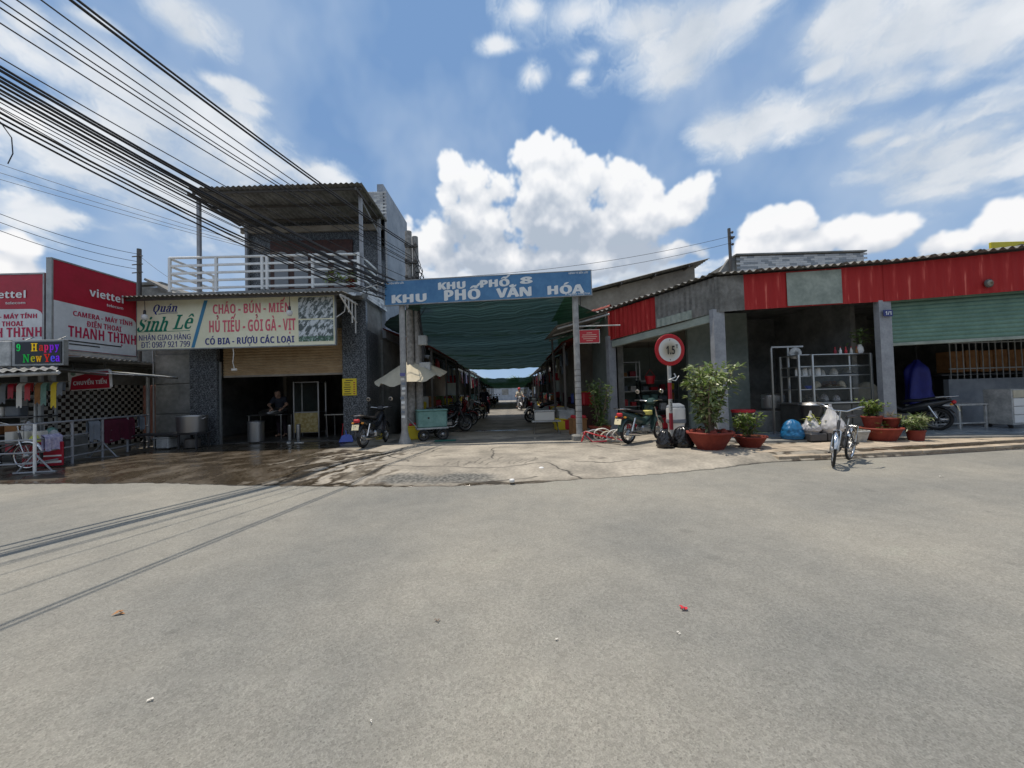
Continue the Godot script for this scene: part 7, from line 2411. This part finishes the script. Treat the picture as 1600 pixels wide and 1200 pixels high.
# rider seated on a motorbike, hands on the grips, feet on the rests
func make_rider(label: String, bike: Node3D, shirt_m: Material, helmet_m: Material) -> void:
	var t := thing("person", label, "person", bike.position, bike.rotation.y)
	var hip := Vector3(-0.25, 0.93, 0)
	var chest := Vector3(-0.13, 1.30, 0)
	var neck := Vector3(-0.10, 1.46, 0)
	var head := Vector3(-0.06, 1.59, 0)
	var bones := [[hip, chest, 0.15, 0.15], [chest, neck, 0.13, 0.055], [neck, head, 0.05, 0.085], [head, head + Vector3(0.03, 0.05, 0), 0.085, 0.09], [head + Vector3(0.085, -0.01, 0), head + Vector3(0.1, -0.03, 0), 0.015, 0.018]]
	var shirt := [[hip + Vector3(0, 0.02, 0), chest, 0.165, 0.165]]
	var trou := []
	for s in [-1, 1]:
		var sh := chest + Vector3(0, 0.06, 0.17 * s)
		var el := Vector3(0.06, 1.12, 0.27 * s)
		var wr := Vector3(0.22, 1.06, 0.3 * s)
		var kn := Vector3(0.16, 0.74, 0.17 * s)
		var an := Vector3(0.0, 0.32, 0.2 * s)
		bones.append_array([[chest, sh, 0.1, 0.065], [sh, el, 0.055, 0.042], [el, wr, 0.042, 0.028], [wr, wr + Vector3(0.05, 0.0, 0.02 * s), 0.03, 0.028], [hip + Vector3(0, 0, 0.09 * s), kn, 0.09, 0.06], [kn, an, 0.06, 0.042], [an + Vector3(0, -0.03, 0), an + Vector3(0.17, -0.045, 0.01 * s), 0.04, 0.032]])
		for fi in 4:
			var b0 := wr + Vector3(0.07, 0.012, (-0.02 + fi * 0.018) * s)
			bones.append([b0, b0 + Vector3(0.03, -0.035, 0), 0.009, 0.008])
		shirt.append_array([[chest, sh, 0.115, 0.085], [sh, sh.lerp(el, 0.6), 0.078, 0.064]])
		trou.append_array([[hip + Vector3(0, 0, 0.09 * s), kn, 0.11, 0.08], [kn, an + Vector3(0, 0.04, 0), 0.078, 0.06]])
	obj("body", body_mesh(bones, 0.024, 0.05), M.skin, t)
	obj("shirt", body_mesh(shirt, 0.03, 0.05), shirt_m, t)
	obj("trousers", body_mesh(trou, 0.03, 0.04), flat(0.04, 0.045, 0.07, 0.9), t)
	obj("helmet", body_mesh([[head + Vector3(-0.02, 0.07, 0), head + Vector3(0.02, 0.075, 0), 0.115, 0.11], [head + Vector3(0.09, 0.07, -0.06), head + Vector3(0.09, 0.07, 0.06), 0.02, 0.02]], 0.02, 0.03), helmet_m, t)

# ------------------------------------------------------------------ plants
func shrub(t: Node3D, base: Vector3, h: float, spread: float, stems: int, leaves: int, ll: float, lw: float, mats: Array, sd: int, low := 0.35) -> void:
	var r := RandomNumberGenerator.new()
	r.seed = sd
	var mbs := []
	for m in mats:
		mbs.append(MB.new())
	var tw := MB.new()
	for s in stems:
		var a := TAU * s / stems + r.randf_range(-0.4, 0.4)
		var lean := spread * r.randf_range(0.35, 1.0)
		var top := base + Vector3(cos(a) * lean, h * r.randf_range(0.75, 1.0), sin(a) * lean)
		var mid := base.lerp(top, 0.5) + Vector3(r.randf_range(-0.06, 0.06), 0.0, r.randf_range(-0.06, 0.06))
		obj("stem", one_tube([base + Vector3(cos(a) * 0.03, 0, sin(a) * 0.03), mid, top], [0.02 * h, 0.013 * h, 0.005], 6), M.bark, t)
		var per := leaves / stems
		for k in per:
			var f := lerpf(low, 1.02, pow(r.randf(), 0.7))
			var on := mid.lerp(top, (f - 0.5) * 2.0) if f > 0.5 else base.lerp(mid, f * 2.0)
			var out := Vector3(r.randfn(), r.randfn() * 0.6, r.randfn()).normalized()
			var p := on + out * r.randf_range(0.02, 0.22) * spread * 1.6
			if k % 6 == 0:
				tw.tube([on, p], 0.004, 4, false)
			# little rosettes of leaves
			for q in 3:
				var d := (out + Vector3(r.randfn(), r.randfn() * 0.5 + 0.1, r.randfn()) * 0.7).normalized()
				mbs[r.randi() % mats.size()].leaf(p, d, (Vector3.UP + out * 0.4 + Vector3(r.randfn(), 0, r.randfn()) * 0.3).normalized(), ll * r.randf_range(0.7, 1.2), lw * r.randf_range(0.7, 1.15))
	obj("twigs", tw, M.bark, t)
	for i in mats.size():
		obj("foliage", mbs[i], mats[i], t)

func ferny(t: Node3D, base: Vector3, n: int, l: float, m: Material, sd: int) -> void:
	var r := RandomNumberGenerator.new()
	r.seed = sd
	var mb := MB.new()
	for k in n:
		var a := r.randf() * TAU
		var el := r.randf_range(0.3, 1.3)
		var d := Vector3(cos(a) * cos(el), sin(el), sin(a) * cos(el))
		var ln := l * r.randf_range(0.6, 1.1)
		var p := base
		for s in 7:
			var f := (s + 1) / 7.0
			var q := base + d * ln * f + Vector3.DOWN * ln * 0.45 * f * f
			var dir := (q - p).normalized()
			var side := dir.cross(Vector3.UP).normalized()
			for g in [-1, 1]:
				mb.leaf(q, (dir * 0.6 + side * g).normalized(), Vector3.UP, ln * 0.2 * (1.15 - f), ln * 0.05)
			p = q
	obj("fronds", mb, m, t)

func bowl_pot(t: Node3D, r0: float, r1: float, h: float, m: Material, seg := 20) -> void:
	obj("pot", one_lathe(V2([r0, 0.0, r0 * 1.03, 0.03, lerpf(r0, r1, 0.55), h * 0.5, r1 * 0.97, h * 0.86, r1 * 1.05, h * 0.88, r1 * 1.05, h, r1 * 0.93, h, r1 * 0.88, h * 0.8]), seg), m, t)
	obj("soil", one_lathe(V2([r1 * 0.9, h * 0.86, r1 * 0.5, h * 0.9, 0.0, h * 0.91]), seg), M.soil, t)

# ------------------------------------------------------------------ things on the street
func build_street_things() -> void:
	# weight limit sign
	var s := thing("road_sign", "round red and white 1.5 tonne weight limit sign on a striped post", "road sign", Vector3(3.83, GY, -9.33), 0.12)
	var seg := [[0.0, 0.32, M.old_paint], [0.32, 0.72, M.deep_red], [0.72, 1.06, M.old_paint], [1.06, 1.46, M.deep_red], [1.46, 2.55, M.old_paint]]
	for q in seg:
		obj("post", one_lathe(V2([0.045, q[0], 0.045, q[1]]), 14), q[2], s)
	var fd := Basis(Vector3.RIGHT, PI / 2)
	obj("rim_plate", one_lathe(V2([0.0, -0.01, 0.375, -0.01, 0.385, 0.0, 0.375, 0.01, 0.0, 0.01]), 40, Vector3(0, 2.25, 0.06), fd), flat(0.42, 0.01, 0.02, 0.35), s)
	obj("white_disc", one_lathe(V2([0.285, 0.0, 0.285, 0.006, 0.0, 0.006]), 36, Vector3(0, 2.25, 0.07), fd), flat(0.62, 0.63, 0.63, 0.4), s)
	lettering(s, "1.5", M.ink_black, Vector3(0.015, 2.24, 0.078), 0.22, 0.21, Basis(), "sans_bold")
	lettering(s, "T", M.ink_black, Vector3(0.18, 2.33, 0.078), 0.06, 0.09, Basis(), "sans_bold")
	for k in [-1, 1]:
		obj("bolt", one_lathe(V2([0.012, 0.0, 0.012, 0.006, 0.0, 0.008]), 8, Vector3(0, 2.25 + 0.24 * k, 0.076), fd), M.iron, s)
	obj("clip", one_box(Vector3(0, 2.4, 0.03), Vector3(0.14, 0.04, 0.06)), M.iron, s)
	obj("tied_ribbon", one_tube([Vector3(-0.05, 1.52, 0.05), Vector3(0.05, 1.56, 0.06), Vector3(0.14, 1.6, 0.05), Vector3(0.1, 1.68, 0.04)], 0.014, 5), M.white, s)
	obj("tied_ribbon", one_tube([Vector3(0.03, 1.52, 0.05), Vector3(0.12, 1.5, 0.06), Vector3(0.22, 1.62, 0.05)], 0.012, 5), M.white, s)
	for k in 7:
		obj("paint_scrape", one_box(Vector3(rng.randf_range(-0.02, 0.02), 0.78 + k * 0.04, 0.045), Vector3(0.02, 0.022, 0.006)), M.ink_black, s)

	# two-wheelers
	var dark := flat(0.02, 0.022, 0.026, 0.25)
	var grn := flat(0.035, 0.07, 0.065, 0.3)
	var blk := make_motorbike("motorbike", "black motorbike parked tail out beside the granite pilaster", Vector3(-3.82, GY, -10.62), 1.42, dark, dark, false)
	var g := make_motorbike("motorbike", "old dark green motorbike with chrome rims beside the striped sign post", Vector3(3.28, GY, -9.72), 0.62, grn, grn, true)
	var box := obj("carrier_box", one_box(Vector3(-0.02, 0.62, 0.0), Vector3(0.16, 0.12, 0.2), 0.02), flat(0.6, 0.55, 0.15, 0.5), g)
	box.position = Vector3(0.22, 0.1, 0)
	copy_of(blk, "motorbike", "dark motorbike standing in the bay under the green shutter", Vector3(10.45, FL + 0.008, -10.3), 2.24)
	var redm := flat(0.20, 0.015, 0.02, 0.3)
	var wht := flat(0.55, 0.55, 0.55, 0.3)
	var r1 := make_motorbike("motorbike", "dark red motorbike parked in the middle of the alley", Vector3(-1.55, GY, -21.5), 1.5, redm, redm, false)
	var w1 := make_motorbike("motorbike", "white motorbike facing the gate in the sunlit part of the alley", Vector3(0.55, GY, -30.0), -1.5, wht, wht, false)
	make_rider("person in a dark shirt and helmet sitting on the dark red motorbike", r1, flat(0.03, 0.03, 0.05, 0.9), M.black_plastic)
	make_rider("person in a pale shirt and red helmet sitting on the white motorbike", w1, M.canvas, M.red)
	var spots := [[-2.3, -13.6, 0.35], [-2.45, -14.8, 0.5], [-2.35, -16.1, 0.25], [-2.55, -17.6, 0.5], [-2.4, -19.3, 0.4], [-2.0, -24.0, 1.2], [-2.3, -27.5, 0.9], [-2.2, -33.0, 1.3], [-2.0, -38.0, 1.2], [1.3, -17.5, -2.7], [1.4, -19.5, -2.6], [1.2, -34.0, -1.7], [0.9, -40.0, -1.5], [-1.9, -46.0, 1.4], [1.0, -48.0, -1.6]]
	for k in spots.size():
		var q: Array = spots[k]
		var src: Node3D = [blk, blk, r1, blk, w1][k % 5]
		copy_of(src, "motorbike", ["black", "black", "dark red", "black", "white"][k % 5] + " motorbike parked before the stalls along the alley", Vector3(q[0], GY, q[1]), q[2], "motorbikes parked along the alley")
	make_bicycle("bicycle", "silver bicycle on its stand at the kerb before the food cabinet", Vector3(5.74, 0.012, -6.78), -2.52, M.dark_steel, -0.1, 0.3)
	make_bicycle("bicycle", "dark bicycle behind the near end of the tube fence", Vector3(-10.75, 0.09, -8.1), 0.12, M.dark_steel, 0.0, 0.0)

	# vendor cart and umbrella at the left gate post
	var c := thing("ice_cart", "pale teal ice box cart behind the left gate post", "cart", Vector3(-2.45, GY, -11.55), 0.35)
	obj("box", one_box(Vector3(0, 0.62, 0), Vector3(0.86, 0.5, 0.58), 0.04), M.teal, c)
	obj("lid", one_box(Vector3(0, 0.88, 0), Vector3(0.9, 0.05, 0.62), 0.02), M.teal, c)
	obj("tray", one_box(Vector3(0, 0.35, 0), Vector3(0.92, 0.05, 0.62), 0.01), M.old_paint, c)
	obj("latch", one_box(Vector3(-0.12, 0.66, 0.295), Vector3(0.05, 0.05, 0.02)), M.ink_black, c)
	for sx in [-1, 1]:
		spoked_wheel(c, Vector3(0.28 * sx, 0.17, 0.34), 0.17, 0.03, Basis(), M.iron, 10)
		spoked_wheel(c, Vector3(0.28 * sx, 0.17, -0.34), 0.17, 0.03, Basis(), M.iron, 10)
	obj("handle", one_tube([Vector3(-0.46, 0.4, -0.25), Vector3(-0.75, 0.75, -0.25), Vector3(-0.75, 0.75, 0.25), Vector3(-0.46, 0.4, 0.25)], 0.014), M.alloy, c)
	var u := thing("umbrella", "sagging cream canvas umbrella behind the left gate post", "umbrella", Vector3(-3.12, GY, -11.9))
	obj("pole", one_tube([Vector3(0, 0, 0), Vector3(0, 2.42, 0)], 0.018, 8), M.alloy, u)
	var rows := []
	for j in 9:
		var f := j / 8.0
		var row := []
		for i in 49:
			var a := TAU * i / 48
			var gore := absf(sin(a * 4.0 + 0.6))
			var rad := 1.12 * f * (1.0 - 0.09 * gore * f)
			var y := 2.44 - 0.50 * pow(f, 1.2) - 0.16 * gore * f * (1.0 - 0.3 * f) - 0.2 * maxf(0.0, sin(a)) * f + 0.02 * sin(a * 13.0 + f * 5.0) * f
			row.append(Vector3(cos(a) * rad, y + 0.12 * cos(a) * f, sin(a) * rad * 0.9))
		rows.append(row)
	var mb := MB.new()
	mb.grid(rows)
	obj("canopy", mb, M.canvas, u)
	for k in 8:
		var a := TAU * k / 8 - 0.15
		obj("rib", one_tube([Vector3(0, 2.40, 0), Vector3(cos(a) * 0.6, 2.14 - 0.1 * maxf(0.0, sin(a)), sin(a) * 0.54), Vector3(cos(a) * 1.08, 1.88 + 0.12 * cos(a) - 0.2 * maxf(0.0, sin(a)), sin(a) * 0.97)], 0.007, 5), M.iron, u)
	obj("base", one_lathe(V2([0.24, 0.0, 0.24, 0.08, 0.06, 0.11, 0.03, 0.2]), 16), M.concrete_wall, u)
	var yc := thing("yellow_can", "small yellow can in the passage behind the black motorbike", "can", Vector3(-4.2, GY, -12.0))
	obj("body", one_box(Vector3(0, 0.17, 0), Vector3(0.22, 0.34, 0.16), 0.03), M.yellow, yc)
	obj("cap", one_lathe(V2([0.03, 0.34, 0.03, 0.38, 0.0, 0.38]), 10, Vector3(0.05, 0, 0)), M.red, yc)
	tag(obj("green_mat", one_box(Vector3(-1.95, GY + 0.02, -11.0), Vector3(0.6, 0.02, 0.25), 0.0, yaw(0.1)), flat(0.02, 0.13, 0.1, 0.8)), "small green mat on the paving beside the ice cart", "mat")

	# large potted shrub, small bowl, pots at the grey post, shrub by the gate
	var p := thing("potted_shrub", "large variegated shrub in a wide red bowl at the kerb", "potted plant", Vector3(4.2, GY, -8.25))
	bowl_pot(p, 0.27, 0.47, 0.38, M.terracotta, 8)
	for k in 7:
		var a := TAU * k / 7
		obj("stone", one_lathe(V2([0.0, -0.04, 0.06, -0.03, 0.075, 0.01, 0.04, 0.05, 0.0, 0.055]), 7, Vector3(cos(a) * 0.3, 0.37, sin(a) * 0.3)), M.terracotta, p)
	shrub(p, Vector3(0, 0.33, 0), 1.5, 0.66, 10, 560, 0.15, 0.07, [M.leaf, M.leaf_pale], 61, 0.14)
	var p2 := thing("potted_plant", "low yellow-green plant in a small red bowl beside the large shrub", "potted plant", Vector3(5.12, GY, -8.35))
	bowl_pot(p2, 0.19, 0.32, 0.24, M.terracotta, 18)
	shrub(p2, Vector3(-0.05, 0.22, 0), 0.5, 0.26, 6, 170, 0.1, 0.05, [M.leaf, M.leaf_fern], 62, 0.1)
	ferny(p2, Vector3(0.08, 0.22, 0), 18, 0.42, M.leaf_fern, 63)
	var p3 := thing("bowl_planter", "wide red bowl holding bright ferns before the grey post", "potted plant", Vector3(8.32, GY, -8.72))
	bowl_pot(p3, 0.24, 0.37, 0.3, M.terracotta, 20)
	ferny(p3, Vector3(-0.05, 0.28, 0), 40, 0.38, M.leaf_fern, 64)
	var p4 := thing("small_pot", "small red pot of trailing leaves standing in the wide red bowl", "potted plant", Vector3(8.18, GY + 0.28, -8.78))
	bowl_pot(p4, 0.13, 0.19, 0.28, M.terracotta, 16)
	shrub(p4, Vector3(0, 0.26, 0), 0.36, 0.24, 7, 160, 0.09, 0.045, [M.leaf, M.leaf_fern], 65, 0.1)
	var p5 := thing("small_pot", "small red pot with drooping bronze leaves behind the wide red bowl", "potted plant", Vector3(8.62, GY + 0.26, -8.8))
	bowl_pot(p5, 0.11, 0.17, 0.24, M.terracotta, 16)
	ferny(p5, Vector3(0, 0.24, 0), 22, 0.34, flat(0.20, 0.15, 0.05, 0.6), 66)
	var p6 := thing("white_pot", "dirty white pot of sparse weeds beside the wide red bowl", "potted plant", Vector3(7.72, GY, -8.62))
	bowl_pot(p6, 0.12, 0.19, 0.26, M.old_paint, 14)
	ferny(p6, Vector3(0, 0.22, 0), 20, 0.34, flat(0.09, 0.10, 0.04, 0.7), 67)
	var p7 := thing("small_pot", "squat red pot of pale spiky leaves right of the wide red bowl", "potted plant", Vector3(8.92, GY, -8.55))
	bowl_pot(p7, 0.13, 0.16, 0.24, M.terracotta, 16)
	shrub(p7, Vector3(0, 0.22, 0), 0.34, 0.24, 8, 150, 0.14, 0.03, [M.leaf_pale, M.leaf], 68, 0.1)
	var p8 := thing("gate_shrub", "straggly dark shrub in a pot beside the right gate post", "potted plant", Vector3(2.42, GY, -10.75))
	bowl_pot(p8, 0.2, 0.3, 0.34, M.terracotta, 18)
	shrub(p8, Vector3(0, 0.32, 0), 1.3, 0.36, 9, 360, 0.10, 0.045, [M.leaf], 69, 0.08)
	ferny(p8, Vector3(0.1, 0.35, 0.2), 26, 0.5, M.leaf, 70)

	# heap of cream hose beside the gate shrub
	var h := thing("hose_heap", "tangled cream hose and red frame heaped beside the right gate post", "hose", Vector3(2.3, GY, -9.75))
	for k in 6:
		var pts := []
		var cx := -0.35 + 0.15 * k
		for i in 34:
			var a := TAU * i / 16.0 + k
			pts.append(Vector3(cx + cos(a) * (0.22 + 0.02 * sin(a * 3.0 + k)), 0.05 + 0.17 * (1.0 + sin(a)) * (0.7 + 0.1 * (k % 3)), 0.06 * k - 0.2 + 0.004 * i))
		obj("coil", one_tube(pts, 0.014, 6), [M.canvas, M.old_paint, M.off_white][k % 3], h)
	obj("red_frame", one_tube([Vector3(-0.6, 0.05, 0.1), Vector3(-0.5, 0.3, 0.1), Vector3(-0.2, 0.2, 0.15), Vector3(0.2, 0.12, 0.15), Vector3(0.45, 0.04, 0.2)], 0.02, 6), M.red, h)
	obj("red_frame", one_tube([Vector3(-0.55, 0.28, 0.05), Vector3(-0.35, 0.05, 0.2), Vector3(0.0, 0.06, 0.22)], 0.018, 6), M.deep_red, h)
	tag(obj("thin_rod", one_tube([Vector3(1.95, GY + 0.012, -9.95), Vector3(2.55, GY + 0.012, -9.2)], 0.01, 5), M.iron), "thin iron rod lying on the pavement before the hose heap", "rod")
	# bags
	for q in [[3.38, -8.62, 0.24, "upright black rubbish bag at the foot of the striped sign post"], [3.80, -8.66, 0.28, "slumped black rubbish bag between the upright bag and the red bowl"]]:
		tag(obj("rubbish_bag", knotted_bag(q[2], 0.82), M.black_bag, self, Transform3D(yaw(q[0]), Vector3(q[0], GY + 0.004, q[1]))), q[3], "bag")
	tag(obj("blue_bag", knotted_bag(0.28, 0.8), M.blue_bag, self, Transform3D(yaw(1.0), Vector3(6.55, GY + 0.06, -9.05))), "bulging blue plastic bag on the floor before the middle bay", "bag")
	var gm := MB.new()
	for q in [[6.92, 0.25, -8.95, 0.24, "white plastic bag of greens on a low crate beside the blue bag"], [7.3, 0.25, -8.85, 0.31, "big white plastic bag of yellow-green vegetables on a low crate"]]:
		var b := thing("shopping_bag", q[4], "bag", Vector3(q[0], GY + 0.2, q[2]))
		obj("film", knotted_bag(q[3], 1.05, true), M.clear_bag, b)
		gm = MB.new()
		for k in 40:
			gm.leaf(Vector3(rng.randf_range(-0.12, 0.12), rng.randf_range(0.1, 0.4), rng.randf_range(-0.1, 0.12)), Vector3(rng.randf_range(-1, 1), rng.randf_range(-0.3, 1), rng.randf_range(-1, 1)).normalized(), Vector3.UP, 0.14, 0.08)
		obj("greens", gm, flat(0.42, 0.44, 0.10, 0.6), b)
	for q in [[6.92, "low dark crate under the smaller white bag"], [7.32, "low dark crate under the larger white bag"]]:
		tag(obj("low_crate", one_box(Vector3(q[0], GY + 0.11, -8.9), Vector3(0.38, 0.18, 0.36), 0.02), M.dark_steel), q[1], "crate")
	# scraps on the road and the pavement
	var bits := [[1070, 953, 0.045, M.red], [236, 1093, 0.02, M.off_white], [580, 1128, 0.012, M.off_white], [683, 970, 0.025, M.bark], [185, 960, 0.05, M.cardboard], [1470, 745, 0.04, M.off_white], [870, 1000, 0.015, M.off_white], [1060, 990, 0.015, M.off_white]]
	for q in bits:
		var at := on_ground(q[0], q[1], 0.004)
		gm = MB.new()
		var sz: float = q[2]
		for k in 4:
			var an := rng.randf() * TAU
			gm.leaf(Vector3(rng.randf_range(-0.3, 0.3) * sz, 0.004 + sz * 0.08 * k, rng.randf_range(-0.3, 0.3) * sz), Vector3(cos(an), rng.randf_range(0.0, 0.3), sin(an)).normalized(), Vector3.UP, sz * 0.8, sz * 0.5)
		tag(obj("litter_scrap", gm, q[3], self, Transform3D(Basis(), at)), "tiny scrap of litter lying on the road", "litter", "scraps on the road")
	for q in [[800, 752, 0.07], [846, 733, 0.08], [884, 709, 0.06], [535, 697, 0.05]]:
		var at := on_ground(q[0], q[1], 0.05)
		gm = MB.new()
		var sz: float = q[2]
		gm.lathe(V2([0.0, -0.05, sz * 0.6, -0.03, sz * 0.6, sz * 0.15, sz * 0.2, sz * 0.28, 0.0, sz * 0.3]), 6, Vector3.ZERO, Basis(Vector3.UP, sz * 100.0))
		tag(obj("white_scrap", gm, M.white, self, Transform3D(Basis(), Vector3(at.x, 0.07, at.z))), "white scrap of paper on the concrete at the alley mouth", "litter", "white scraps at the alley mouth")
